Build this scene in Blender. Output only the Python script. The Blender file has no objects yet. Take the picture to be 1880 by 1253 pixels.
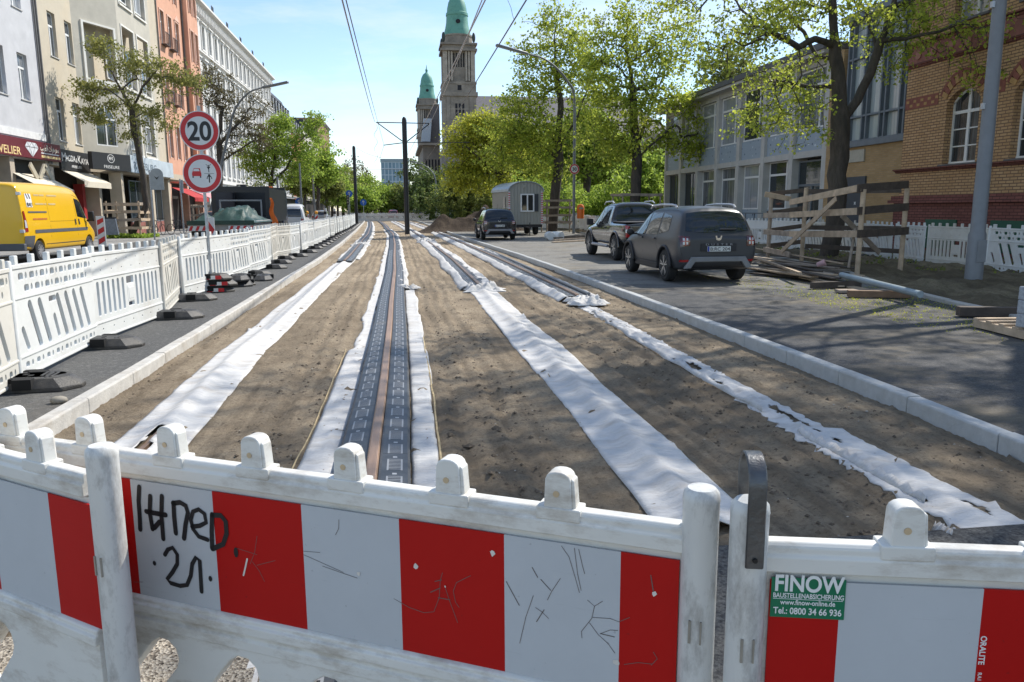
import math, random
W0,H0=1880.0,1253.0
FPX=1410.0; PITCH=math.radians(9.74); YAW=math.radians(8.3); ROLL=math.radians(.33); CAMH=1.6
def _basis():
    # world: +Y runs down the street, +X to its right, camera looks YAW to the right of +Y, PITCH down
    f=(math.sin(YAW)*math.cos(PITCH), math.cos(YAW)*math.cos(PITCH), -math.sin(PITCH))
    r=(math.cos(YAW),-math.sin(YAW),0.0)
    u=(r[1]*f[2]-r[2]*f[1], r[2]*f[0]-r[0]*f[2], r[0]*f[1]-r[1]*f[0])
    c,s=math.cos(ROLL),math.sin(ROLL)
    # slight camera roll raises the right end of the frame's horizon
    r2=tuple(c*r[i]-s*u[i] for i in range(3)); u2=tuple(c*u[i]+s*r[i] for i in range(3))
    return r2,u2,f
CR,CU,CF=_basis()
CAM=(0.0,0.0,CAMH)
def ray(px,py):
    a=(px-W0/2)/FPX; b=-(py-H0/2)/FPX
    return tuple(CF[i]+a*CR[i]+b*CU[i] for i in range(3))
def G(px,py,z=0.0):
    "world point where the sight line through a photo pixel meets height z"
    d=ray(px,py); t=(z-CAMH)/d[2]
    return (d[0]*t, d[1]*t, z)
def OX(px,py,x):
    d=ray(px,py); t=x/d[0]; return (x,d[1]*t,CAMH+d[2]*t)
def OY(px,py,y):
    d=ray(px,py); t=y/d[1]; return (d[0]*t,y,CAMH+d[2]*t)
def proj(x,y,z):
    v=(x,y,z-CAMH); a=sum(v[i]*CR[i] for i in range(3)); b=sum(v[i]*CU[i] for i in range(3)); c=sum(v[i]*CF[i] for i in range(3))
    return (W0/2+FPX*a/c, H0/2-FPX*b/c, c)
def PLN(px,py,o,d):
    "where the sight line meets the vertical plane through ground point o with direction d: (run along d, height)"
    r=ray(px,py); n=(d[1],-d[0])
    t=(o[0]*n[0]+o[1]*n[1])/(r[0]*n[0]+r[1]*n[1])
    x,y=r[0]*t,r[1]*t
    return ((x-o[0])*d[0]+(y-o[1])*d[1], CAMH+r[2]*t)
import bpy, bmesh, numpy as np
from mathutils import Vector, Matrix
from mathutils.bvhtree import BVHTree
SC=bpy.context.scene; COL=SC.collection
R=math.radians
random.seed(7); NR=np.random.RandomState(11)
# ---------------------------------------------------------------- materials
def _new(name):
    m=bpy.data.materials.new(name); m.use_nodes=True
    nt=m.node_tree; b=nt.nodes['Principled BSDF']; return m,nt,b
def coords(nt,kind='Object',scale=(1,1,1)):
    tc=nt.nodes.new('ShaderNodeTexCoord'); mp=nt.nodes.new('ShaderNodeMapping'); mp.inputs['Scale'].default_value=scale
    if kind=='World':
        g=nt.nodes.new('ShaderNodeNewGeometry'); nt.links.new(g.outputs['Position'],mp.inputs[0])
    else: nt.links.new(tc.outputs[kind],mp.inputs[0])
    return mp.outputs[0]
def noise(nt,vec,scale,detail=4,rough=.6):
    n=nt.nodes.new('ShaderNodeTexNoise'); n.inputs['Scale'].default_value=scale; n.inputs['Detail'].default_value=detail; n.inputs['Roughness'].default_value=rough
    nt.links.new(vec,n.inputs['Vector']); return n.outputs['Fac']
def ramp(nt,fac,stops):
    r=nt.nodes.new('ShaderNodeValToRGB'); el=r.color_ramp.elements
    while len(el)<len(stops): el.new(.5)
    for e,(p,c) in zip(el,stops): e.position=p; e.color=(*c,1) if len(c)==3 else c
    nt.links.new(fac,r.inputs[0]); return r.outputs[0]
def mix(nt,fac,a,b,mode='MIX'):
    m=nt.nodes.new('ShaderNodeMix'); m.data_type='RGBA'; m.blend_type=mode
    for sock,v in ((m.inputs[0],fac),(m.inputs[6],a),(m.inputs[7],b)):
        if isinstance(v,(int,float)): sock.default_value=v
        elif isinstance(v,tuple): sock.default_value=(*v,1)
        else: nt.links.new(v,sock)
    return m.outputs[2]
def bump(nt,b,h,strength=.3,dist=.02):
    n=nt.nodes.new('ShaderNodeBump'); n.inputs['Strength'].default_value=strength; n.inputs['Distance'].default_value=dist
    nt.links.new(h,n.inputs['Height']); nt.links.new(n.outputs[0],b.inputs['Normal'])
def sc(c,k): return tuple(min(1,v*k) for v in c)
MATS={}
def M(name,col,rough=.7,var=.12,scale=4,bmp=0,metal=0,dirt=None,dirt_scale=1.3,dirt_amt=.5,spec=.5,space='Object',bscale=None,dist=.02,stretch=(1,1,1),coat=0):
    if name in MATS: return MATS[name]
    m,nt,b=_new(name); v=coords(nt,space,stretch)
    n=noise(nt,v,scale)
    c=ramp(nt,n,[(.3,sc(col,1-var)),(.7,sc(col,1+var))])
    if dirt:
        d=noise(nt,v,dirt_scale,6,.72); f=ramp(nt,d,[(.48,(0,0,0)),(.75,(dirt_amt,)*3)])
        c=mix(nt,f,c,dirt)
    nt.links.new(c,b.inputs['Base Color']); b.inputs['Roughness'].default_value=rough; b.inputs['Metallic'].default_value=metal
    b.inputs['Specular IOR Level'].default_value=spec
    if coat: b.inputs['Coat Weight'].default_value=coat; b.inputs['Coat Roughness'].default_value=.08
    if bmp: bump(nt,b,noise(nt,v,bscale or scale*6,5),bmp,dist)
    MATS[name]=m; return m
def glassy(name,col=(.02,.025,.03),rough=.06,curtain=None,scale=.8):
    if name in MATS: return MATS[name]
    m,nt,b=_new(name)
    if curtain:
        oi=nt.nodes.new('ShaderNodeObjectInfo')
        v=coords(nt,'Object',(6,1,.15)); f=noise(nt,v,2.2,2)
        r=nt.nodes.new('ShaderNodeMath'); r.operation='MULTIPLY'; nt.links.new(oi.outputs['Random'],r.inputs[0]); nt.links.new(f,r.inputs[1])
        c=ramp(nt,r.outputs[0],[(.12,col),(.34,curtain)])
        nt.links.new(c,b.inputs['Base Color'])
    else: b.inputs['Base Color'].default_value=(*col,1)
    b.inputs['Roughness'].default_value=rough; b.inputs['Specular IOR Level'].default_value=.8
    MATS[name]=m; return m
def leafmat(name,c1,c2,trans=.45):
    if name in MATS: return MATS[name]
    m,nt,b=_new(name); g=nt.nodes.new('ShaderNodeNewGeometry')
    c=ramp(nt,g.outputs['Random Per Island'],[(0,c1),(1,c2)])
    nt.links.new(c,b.inputs['Base Color']); b.inputs['Roughness'].default_value=.55; b.inputs['Specular IOR Level'].default_value=.3
    t=nt.nodes.new('ShaderNodeBsdfTranslucent'); tc=mix(nt,1.0,c,(1.0,1.0,.62),'MULTIPLY'); nt.links.new(tc,t.inputs[0])
    br=nt.nodes.new('ShaderNodeBrightContrast'); br.inputs['Bright'].default_value=.04; nt.links.new(tc,br.inputs[0]); nt.links.new(br.outputs[0],t.inputs[0])
    mx=nt.nodes.new('ShaderNodeMixShader'); mx.inputs[0].default_value=trans
    nt.links.new(b.outputs[0],mx.inputs[1]); nt.links.new(t.outputs[0],mx.inputs[2]); nt.links.new(mx.outputs[0],nt.nodes['Material Output'].inputs[0])
    MATS[name]=m; return m
def brickmat(name,c1,c2,mortar,axis='YZ',bw=.25,bh=.075,ms=.01):
    if name in MATS: return MATS[name]
    m,nt,b=_new(name); tc=nt.nodes.new('ShaderNodeTexCoord'); s=nt.nodes.new('ShaderNodeSeparateXYZ'); cb=nt.nodes.new('ShaderNodeCombineXYZ')
    nt.links.new(tc.outputs['Object'],s.inputs[0])
    add=nt.nodes.new('ShaderNodeMath'); nt.links.new(s.outputs[0],add.inputs[0]); nt.links.new(s.outputs[1],add.inputs[1])
    nt.links.new(add.outputs[0],cb.inputs[0]); nt.links.new(s.outputs[2],cb.inputs[1])
    br=nt.nodes.new('ShaderNodeTexBrick'); nt.links.new(cb.outputs[0],br.inputs['Vector'])
    for k,vv in (('Scale',1),('Brick Width',bw),('Row Height',bh),('Mortar Size',ms),('Mortar Smooth',.2),('Bias',0)): br.inputs[k].default_value=vv
    br.inputs['Color1'].default_value=(*c1,1); br.inputs['Color2'].default_value=(*c2,1); br.inputs['Mortar'].default_value=(*mortar,1)
    n=noise(nt,tc.outputs['Object'],1.2,5); c=mix(nt,ramp(nt,n,[(.4,(0,0,0)),(.8,(.5,.5,.5))]),br.outputs[0],sc(c1,.6))
    nt.links.new(c,b.inputs['Base Color']); b.inputs['Roughness'].default_value=.85
    bump(nt,b,br.outputs['Fac'],-.4,.01)
    MATS[name]=m; return m
# ---------------------------------------------------------------- mesh building
class MB:
    def __init__(s): s.v=[]; s.f=[]; s.m=[]
    def add(s,vs,fs,mi=0):
        o=len(s.v); s.v+= [tuple(p) for p in vs]; s.f+=[tuple(i+o for i in f) for f in fs]; s.m+=[mi]*len(fs); return s
    def box(s,x0,x1,y0,y1,z0,z1,mi=0,skip=''):
        vs=[(x0,y0,z0),(x1,y0,z0),(x1,y1,z0),(x0,y1,z0),(x0,y0,z1),(x1,y0,z1),(x1,y1,z1),(x0,y1,z1)]
        fs=[(0,3,2,1),(4,5,6,7),(0,1,5,4),(1,2,6,5),(2,3,7,6),(3,0,4,7)]
        return s.add(vs,fs,mi)
    def obox(s,c,size,rot=None,mi=0):
        h=[d/2 for d in size]; vs=[]
        for k in range(8):
            p=Vector(((-h[0],h[0])[k in(1,2,5,6)],(-h[1],h[1])[k in(2,3,6,7)],(-h[2],h[2])[k>3]))
            if rot is not None: p=rot@p
            vs.append(p+Vector(c))
        return s.add(vs,[(0,3,2,1),(4,5,6,7),(0,1,5,4),(1,2,6,5),(2,3,7,6),(3,0,4,7)],mi)
    def beam(s,a,b,w,h,mi=0,up=(0,0,1)):
        a,b=Vector(a),Vector(b); d=(b-a); L=d.length; d.normalize(); u=Vector(up)
        if abs(d.dot(u))>.95: u=Vector((1,0,0))
        x=d.cross(u).normalized(); z=x.cross(d)
        rot=Matrix((x,d,z)).transposed()
        return s.obox((a+b)/2,(w,L,h),rot,mi)
    def tube(s,pts,r,n=8,mi=0,cap=True):
        pts=[Vector(p) for p in pts]; k=len(pts); r=[r]*k if isinstance(r,(int,float)) else r
        vs=[]; fs=[]; ref=None
        for i,p in enumerate(pts):
            t=(pts[min(i+1,k-1)]-pts[max(i-1,0)]); t=t.normalized() if t.length>1e-9 else Vector((0,0,1))
            if ref is None: ref=Vector((1,0,0)) if abs(t.x)<.9 else Vector((0,1,0))
            x=(ref-t*ref.dot(t)); x=x.normalized() if x.length>1e-6 else t.orthogonal().normalized(); ref=x; y=t.cross(x)
            for j in range(n):
                a=2*math.pi*j/n; vs.append(p+(x*math.cos(a)+y*math.sin(a))*r[i])
        for i in range(k-1):
            for j in range(n): fs.append((i*n+j,i*n+(j+1)%n,(i+1)*n+(j+1)%n,(i+1)*n+j))
        if cap: fs.append(tuple(range(n-1,-1,-1))); fs.append(tuple((k-1)*n+j for j in range(n)))
        return s.add(vs,fs,mi)
    def prism(s,pts,y0,y1,mi=0,plane='XZ'):
        "polygon in a plane pushed from y0 to y1 along the third axis"
        f={'XZ':lambda a,b,c:(a,c,b),'XY':lambda a,b,c:(a,b,c),'YZ':lambda a,b,c:(c,a,b)}[plane]
        n=len(pts); vs=[f(a,b,y0) for a,b in pts]+[f(a,b,y1) for a,b in pts]
        fs=[tuple(range(n)),tuple(range(2*n-1,n-1,-1))]+[(i,i+n,(i+1)%n+n,(i+1)%n) for i in range(n)]
        return s.add(vs,fs,mi)
    def lathe(s,prof,n=16,c=(0,0,0),mi=0,axis='Z',ph=0):
        vs=[];fs=[]
        for r,z in prof:
            for j in range(n):
                a=2*math.pi*j/n+ph; p=(r*math.cos(a),r*math.sin(a),z)
                if axis=='X': p=(p[2],p[0],p[1])
                if axis=='Y': p=(p[0],p[2],p[1])
                vs.append((c[0]+p[0],c[1]+p[1],c[2]+p[2]))
        for i in range(len(prof)-1):
            for j in range(n): fs.append((i*n+j,i*n+(j+1)%n,(i+1)*n+(j+1)%n,(i+1)*n+j))
        fs.append(tuple(range(n-1,-1,-1))); fs.append(tuple((len(prof)-1)*n+j for j in range(n)))
        return s.add(vs,fs,mi)
    def ell(s,c,r,n=12,m=8,mi=0):
        return s.lathe([(max(1e-4,math.sin(math.pi*i/m)),-math.cos(math.pi*i/m)) for i in range(m+1)],n,mi=mi)._sc(n*(m+1),c,r)
    def _sc(s,k,c,r):
        for i in range(len(s.v)-k,len(s.v)):
            p=s.v[i]; s.v[i]=(c[0]+p[0]*r[0],c[1]+p[1]*r[1],c[2]+p[2]*r[2])
        return s
    def grid(s,fn,nu,nv,mi=0):
        vs=[fn(i/nu,j/nv) for j in range(nv+1) for i in range(nu+1)]
        fs=[(j*(nu+1)+i,j*(nu+1)+i+1,(j+1)*(nu+1)+i+1,(j+1)*(nu+1)+i) for j in range(nv) for i in range(nu)]
        return s.add(vs,fs,mi)
    def merge(s,o,mi=0): return s.add(o.v,o.f,mi)
    def xf(s,mat):
        s.v=[tuple(mat@Vector(p)) for p in s.v]; return s
    def mesh(s,name):
        me=bpy.data.meshes.new(name); me.from_pydata(s.v,[],s.f); 
        if any(s.m): me.polygons.foreach_set('material_index',s.m)
        me.update(); return me
    def build(s,name,mat,parent=None,smooth=False,bev=0,seg=2,auto=None,fix=True):
        me=s.mesh(name)
        if fix:
            bm=bmesh.new(); bm.from_mesh(me); bmesh.ops.recalc_face_normals(bm,faces=bm.faces); bm.to_mesh(me); bm.free()
        return link(name,me,mat,parent,smooth,bev,seg)
def link(name,me,mat,parent=None,smooth=False,bev=0,seg=2):
    for m in (mat if isinstance(mat,(list,tuple)) else [mat]): me.materials.append(m)
    o=bpy.data.objects.new(name,me); COL.objects.link(o)
    if parent: o.parent=parent
    if smooth:
        me.polygons.foreach_set('use_smooth',[True]*len(me.polygons))
        if smooth!='all':
            try: me.set_sharp_from_angle(angle=R(38 if smooth is True else smooth))
            except Exception: pass
    if bev:
        b=o.modifiers.new('bevel','BEVEL'); b.width=bev; b.segments=seg; b.limit_method='ANGLE'; b.angle_limit=R(40)
    return o
def tag(o,label=None,cat=None,group=None,kind=None):
    if label: o['label']=label
    if cat: o['category']=cat
    if group: o['group']=group
    if kind: o['kind']=kind
    return o
def thing(name,label,cat,loc=(0,0,0),rz=0,group=None):
    o=bpy.data.objects.new(name,None); COL.objects.link(o); o.location=loc; o.rotation_euler=(0,0,rz); o.empty_display_size=.2
    return tag(o,label,cat,group)
def dup(root,loc=None,rz=None,label=None,scale=None):
    def cp(o,par):
        c=o.copy(); COL.objects.link(c)
        if par: c.parent=par
        for ch in list(o.children): cp(ch,c)
        return c
    r=cp(root,None)
    if loc is not None: r.location=loc
    if rz is not None: r.rotation_euler=(0,0,rz)
    if label: r['label']=label
    if scale: r.scale=scale
    return r
def inst(src,parent,loc,rz=None,name=None,scale=None):
    "a part's copy (with its sub-parts) under a parent"
    c=src.copy(); COL.objects.link(c); c.parent=parent; c.location=loc
    if rz is not None: c.rotation_euler=(0,0,rz)
    if scale: c.scale=scale
    for ch in list(src.children):
        d=ch.copy(); COL.objects.link(d); d.parent=c
    return c
def nth(k):
    "0 -> first"
    a=['first','second','third','fourth','fifth','sixth','seventh','eighth','ninth','tenth','eleventh','twelfth','thirteenth','fourteenth','fifteenth','sixteenth','seventeenth','eighteenth','nineteenth']
    if k<19: return a[k]
    t=['twent','thirt','fort','fift','sixt','sevent','eight','ninet'][(k+1)//10-2]
    return t+'ieth' if (k+1)%10==0 else t+'y-'+a[(k+1)%10-1]
def split(o,name):
    "every loose piece of a part becomes a part of its own"
    bm=bmesh.new(); bm.from_mesh(o.data); bmesh.ops.remove_doubles(bm,verts=bm.verts,dist=2e-5); bm.verts.ensure_lookup_table(); seen=set(); out=[]
    for v in bm.verts:
        if v.index in seen: continue
        st=[v]; isl=[]; seen.add(v.index)
        while st:
            q=st.pop(); isl.append(q)
            for e in q.link_edges:
                w_=e.other_vert(q)
                if w_.index not in seen: seen.add(w_.index); st.append(w_)
        ix={q.index:i for i,q in enumerate(isl)}; fs={f for q in isl for f in q.link_faces}
        me=bpy.data.meshes.new(name); me.from_pydata([q.co[:] for q in isl],[],[[ix[w.index] for w in f.verts] for f in fs])
        for m in o.data.materials: me.materials.append(m)
        for p,f in zip(me.polygons,fs): p.material_index=f.material_index
        c=bpy.data.objects.new(name,me); COL.objects.link(c); c.parent=o.parent; c.location=o.location; c.rotation_euler=o.rotation_euler; out.append(c)
        for md in o.modifiers:
            if md.type=='BEVEL': b=c.modifiers.new('bevel','BEVEL'); b.width=md.width; b.segments=md.segments; b.limit_method='ANGLE'
    bm.free(); bpy.data.objects.remove(o); return out
def evalmesh(o):
    dg=bpy.context.evaluated_depsgraph_get(); dg.update()
    return bpy.data.meshes.new_from_object(o.evaluated_get(dg))
def curve2d(name,loops,thick,bev=0,mat=None,parent=None,res=2):
    "flat plate with holes from closed 2D loops; lies in local XZ, thickness along Y"
    cu=bpy.data.curves.new(name,'CURVE'); cu.dimensions='2D'; cu.fill_mode='BOTH'; cu.extrude=thick/2; cu.bevel_depth=bev; cu.bevel_resolution=1; cu.offset=-bev
    for L in loops:
        s=cu.splines.new('POLY'); s.points.add(len(L)-1); s.use_cyclic_u=True
        for i,(x,y) in enumerate(L): s.points[i].co=(x,y,0,1)
    o=bpy.data.objects.new(name,cu); COL.objects.link(o); me=evalmesh(o); bpy.data.objects.remove(o); bpy.data.curves.remove(cu)
    me.transform(Matrix.Rotation(R(90),4,'X'))
    return me
def textmesh(s,size,extrude=.002,align='LEFT',font=None,wide=1,bold=0,space=1):
    cu=bpy.data.curves.new('writing','FONT'); cu.body=s; cu.size=size; cu.extrude=extrude; cu.align_x=align; cu.offset=bold; cu.space_character=space
    o=bpy.data.objects.new('writing',cu); COL.objects.link(o); me=evalmesh(o); bpy.data.objects.remove(o); bpy.data.curves.remove(cu)
    me.transform(Matrix.Diagonal((wide,1,1,1))); me.transform(Matrix.Rotation(R(90),4,'X'))
    return me
def text(s,size,mat,parent,loc,rz=0,name='writing',fit=None,**k):
    "upright writing facing local -Y; fit = target width"
    me=textmesh(s,size,**k)
    if fit and len(me.vertices):
        xs=[v.co.x for v in me.vertices]; w=max(xs)-min(xs); me.transform(Matrix.Diagonal((fit/w,1,1,1)))
    o=link(name,me,mat,parent); o.location=loc; o.rotation_euler=(0,0,rz); return o
def stroke(pts,w,y0,y1,mb,n=None):
    "marker stroke in XZ plane as a chain of quads with round ends"
    P=[Vector((p[0],p[1])) for p in pts]; 
    L=[];Rr=[]
    for i,p in enumerate(P):
        t=(P[min(i+1,len(P)-1)]-P[max(i-1,0)]).normalized(); nrm=Vector((-t.y,t.x)); L.append(p+nrm*w/2); Rr.append(p-nrm*w/2)
    t=(P[-1]-P[-2]).normalized(); e1=[P[-1]+Vector((t.x*math.cos(a)-t.y*math.sin(a),t.x*math.sin(a)+t.y*math.cos(a)))*w/2 for a in (.9,.3,-.3,-.9)]
    t=(P[0]-P[1]).normalized(); e0=[P[0]+Vector((t.x*math.cos(a)-t.y*math.sin(a),t.x*math.sin(a)+t.y*math.cos(a)))*w/2 for a in (.9,.3,-.3,-.9)]
    k=len(P)
    for i in range(k-1): mb.add([(q.x,y0,q.y) for q in (L[i],L[i+1],Rr[i+1],Rr[i])],[(0,1,2,3)])
    mb.add([(q.x,y0,q.y) for q in [L[-1]]+e1+[Rr[-1]]],[tuple(range(6))]); mb.add([(q.x,y0,q.y) for q in [Rr[0]]+e0+[L[0]]],[tuple(range(6))])
def arc(cx,cy,r,a0,a1,n=8,ry=None):
    return [(cx+r*math.cos(R(a0+(a1-a0)*i/n)),cy+(ry or r)*math.sin(R(a0+(a1-a0)*i/n))) for i in range(n+1)]
def rrect(x0,x1,z0,z1,r,n=3):
    return arc(x1-r,z1-r,r,0,90,n)+arc(x0+r,z1-r,r,90,180,n)+arc(x0+r,z0+r,r,180,270,n)+arc(x1-r,z0+r,r,270,360,n)
def slot(x0,z0,x1,z1,w,n=5):
    "capsule outline between two points"
    a=math.degrees(math.atan2(z1-z0,x1-x0)); return arc(x1,z1,w/2,a-90,a+90,n)+arc(x0,z0,w/2,a+90,a+270,n)
# ---------------------------------------------------------------- camera, sky, sun
cam_d=bpy.data.cameras.new('camera'); cam=bpy.data.objects.new('camera',cam_d); COL.objects.link(cam); SC.camera=cam
cam_d.sensor_width=36; cam_d.lens=36*FPX/W0; cam_d.clip_start=.05; cam_d.clip_end=4000
cam.matrix_world=Matrix(((CR[0],CU[0],-CF[0],0),(CR[1],CU[1],-CF[1],0),(CR[2],CU[2],-CF[2],CAMH),(0,0,0,1)))
SUN_EL,SUN_AZ=R(46),R(56)     # azimuth clockwise from +Y
w=bpy.data.worlds.new('World'); SC.world=w; w.use_nodes=True; nt=w.node_tree; bg=nt.nodes['Background']
sky=nt.nodes.new('ShaderNodeTexSky'); sky.sky_type='NISHITA'; sky.sun_disc=False; sky.sun_elevation=SUN_EL; sky.sun_rotation=SUN_AZ
sky.altitude=300; sky.air_density=1.0; sky.dust_density=.15; sky.ozone_density=1.7
tc=nt.nodes.new('ShaderNodeTexCoord'); mp=nt.nodes.new('ShaderNodeMapping'); mp.inputs['Scale'].default_value=(1.1,1.5,5.5); mp.inputs['Rotation'].default_value=(0,.35,.5)
nt.links.new(tc.outputs['Generated'],mp.inputs[0])
n1=noise(nt,mp.outputs[0],1.6,7,.62); fac=ramp(nt,n1,[(.47,(0,0,0)),(.72,(.75,)*3)])
cl=mix(nt,fac,sky.outputs[0],(5.2,5.4,5.7)); nt.links.new(cl,bg.inputs[0]); bg.inputs[1].default_value=.15
sl=bpy.data.lights.new('sun','SUN'); so=bpy.data.objects.new('sun',sl); COL.objects.link(so); sl.energy=4.3; sl.angle=R(.53); sl.color=(1,.95,.87)
sd=Vector((math.sin(SUN_AZ)*math.cos(SUN_EL),math.cos(SUN_AZ)*math.cos(SUN_EL),math.sin(SUN_EL))); so.rotation_euler=sd.to_track_quat('Z','Y').to_euler(); so.location=(30,30,60)
SC.view_settings.view_transform='Standard'; SC.view_settings.look='None'; SC.view_settings.exposure=.45; SC.view_settings.gamma=1
SC.render.resolution_x=1024; SC.render.resolution_y=682
# ---------------------------------------------------------------- ground, sand bed, roads, kerbs, rails, fleece
def asphalt(name,c,c2,fleck=.5,sandy=None,sscale=.25,lo=.5,hi=.7,bs=90):
    m,nt,b=_new(name); v=coords(nt,'World'); 
    n=noise(nt,v,bs,3,.7); f=ramp(nt,n,[(.38,c),(.62,c2)])
    n3=noise(nt,v,.35,5,.6); f=mix(nt,ramp(nt,n3,[(.35,(.45,)*3),(.65,(0,)*3)]),f,sc(c,.6)); g2=noise(nt,v,22,6,.8); f=mix(nt,ramp(nt,g2,[(.5,(0,0,0)),(.66,(.6,)*3)]),f,sc(c2,1.7))
    if sandy:
        vv=coords(nt,'World',(.7,.22,1)); n2=noise(nt,vv,sscale,6,.7); f=mix(nt,ramp(nt,n2,[(lo,(0,0,0)),(hi,(.85,)*3)]),f,sandy)
    nt.links.new(f,b.inputs['Base Color']); b.inputs['Roughness'].default_value=.9; bump(nt,b,n,.5,.006); return m
GM=M('ground_earth',(.16,.13,.095),.95,.3,.5,.3,space='World')
g=MB().box(-900,900,-300,1500,-.4,-.06).build('ground',GM); tag(g,kind='structure')
def poly_at(P,y):
    for (x0,y0),(x1,y1) in zip(P,P[1:]):
        if y0<=y<=y1: return x0+(x1-x0)*(y-y0)/(y1-y0)
    return P[0][0] if y<P[0][1] else P[-1][0]
LK=[(-2.52,0),(-2.5,5.8),(-2.47,7.4),(-2.46,10.3),(-2.44,15.2),(-2.4,24.1),(-2.55,36.6),(-3.09,60),(-4.15,98),(-5.2,130)]
RK=[(3.8,-6),(3.84,4.1),(3.9,5),(3.95,7),(3.98,12),(3.98,20),(3.9,26),(3.7,33),(3.38,47),(2.73,99),(1.9,130)]
# sand bed: real relief, wheel tracks and clods
def sand_h(x,y):
    import mathutils.noise as mn
    h=.012*mn.fractal(Vector((x*1.3,y*.7,1)),.9,2.1,5)+.02*mn.noise(Vector((x*.5,y*.3,9)))
    h+=.010*abs(mn.noise(Vector((x*11,y*9,4))))+.010*mn.noise(Vector((x*24,y*20,4)))+.009*mn.noise(Vector((x*44,y*38,2)))
    wb=mn.noise(Vector((0,y*.35,5)))*.09
    for tx in (-.98,-.62,.42,.78,2.15,2.62):
        d=x-tx-wb; h-= .024*math.exp(-(d/.045)**2)*(.6+.6*mn.noise(Vector((tx*9,y*2.2,0)))); h+=.016*(math.exp(-((abs(d)-.10)/.04)**2))*(1+.6*mn.noise(Vector((tx,y*6,5))))
    c=mn.noise(Vector((x*9,y*9,20))); 
    if c>.42: h+=(c-.42)*.12
    return h
def sheet(name,xl,xr,ys,nx,hf,mat,z=0):
    vs=[];fs=[]
    for y in ys:
        a,b=xl(y),xr(y)
        for i in range(nx+1):
            x=a+(b-a)*i/nx; vs.append((x,y,z+hf(x,y)))
    for j in range(len(ys)-1):
        for i in range(nx): fs.append((j*(nx+1)+i,j*(nx+1)+i+1,(j+1)*(nx+1)+i+1,(j+1)*(nx+1)+i))
    mb=MB(); mb.add(vs,fs); return mb.build(name,mat,smooth='all',fix=False)
def ygrid(y0,y1,s0,k):
    ys=[y0]; s=s0
    while ys[-1]<y1: ys.append(ys[-1]+s); s=s0+max(0,ys[-1]-6)*k
    return ys
def sandmat(name,a,b_,dk,space='World'):
    m,nt,b=_new(name); v=coords(nt,space)
    n=noise(nt,v,2.2,8,.7); c=ramp(nt,n,[(.3,a),(.55,b_),(.75,sc(b_,1.12))])
    n2=noise(nt,v,26,8,.85); c=mix(nt,ramp(nt,n2,[(.50,(0,0,0)),(.62,(.8,)*3)]),c,dk); n5=noise(nt,v,60,4,.8); c=mix(nt,ramp(nt,n5,[(.55,(0,0,0)),(.68,(.5,)*3)]),c,sc(b_,1.35)); n4=noise(nt,coords(nt,space,(5.5,.28,1)),1.0,5,.6); c=mix(nt,ramp(nt,n4,[(.50,(0,0,0)),(.62,(.55,)*3)]),c,sc(a,.62))
    n3=noise(nt,coords(nt,space,(1,.3,1)),.8,6,.65); c=mix(nt,ramp(nt,n3,[(.44,(0,0,0)),(.64,(.75,)*3)]),c,sc(a,.6))
    vo=nt.nodes.new('ShaderNodeTexVoronoi'); vo.inputs['Scale'].default_value=11; nt.links.new(v,vo.inputs[0])
    c=mix(nt,ramp(nt,vo.outputs['Distance'],[(.03,(.9,)*3),(.05,(0,)*3)]),c,(.34,.30,.24))
    nt.links.new(c,b.inputs['Base Color']); b.inputs['Roughness'].default_value=.95; b.inputs['Specular IOR Level'].default_value=.2
    bump(nt,b,noise(nt,v,16,9,.85),1.0,.05); return m
SAND=sandmat('sand_earth',(.30,.235,.162),(.44,.355,.25),(.15,.112,.078))
s=sheet('sand_bed',lambda y:poly_at(LK,y)-.02,lambda y:poly_at(RK,y)+.02,ygrid(2.75,112,.030,.006),190,sand_h,SAND); tag(s,kind='structure')
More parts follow.
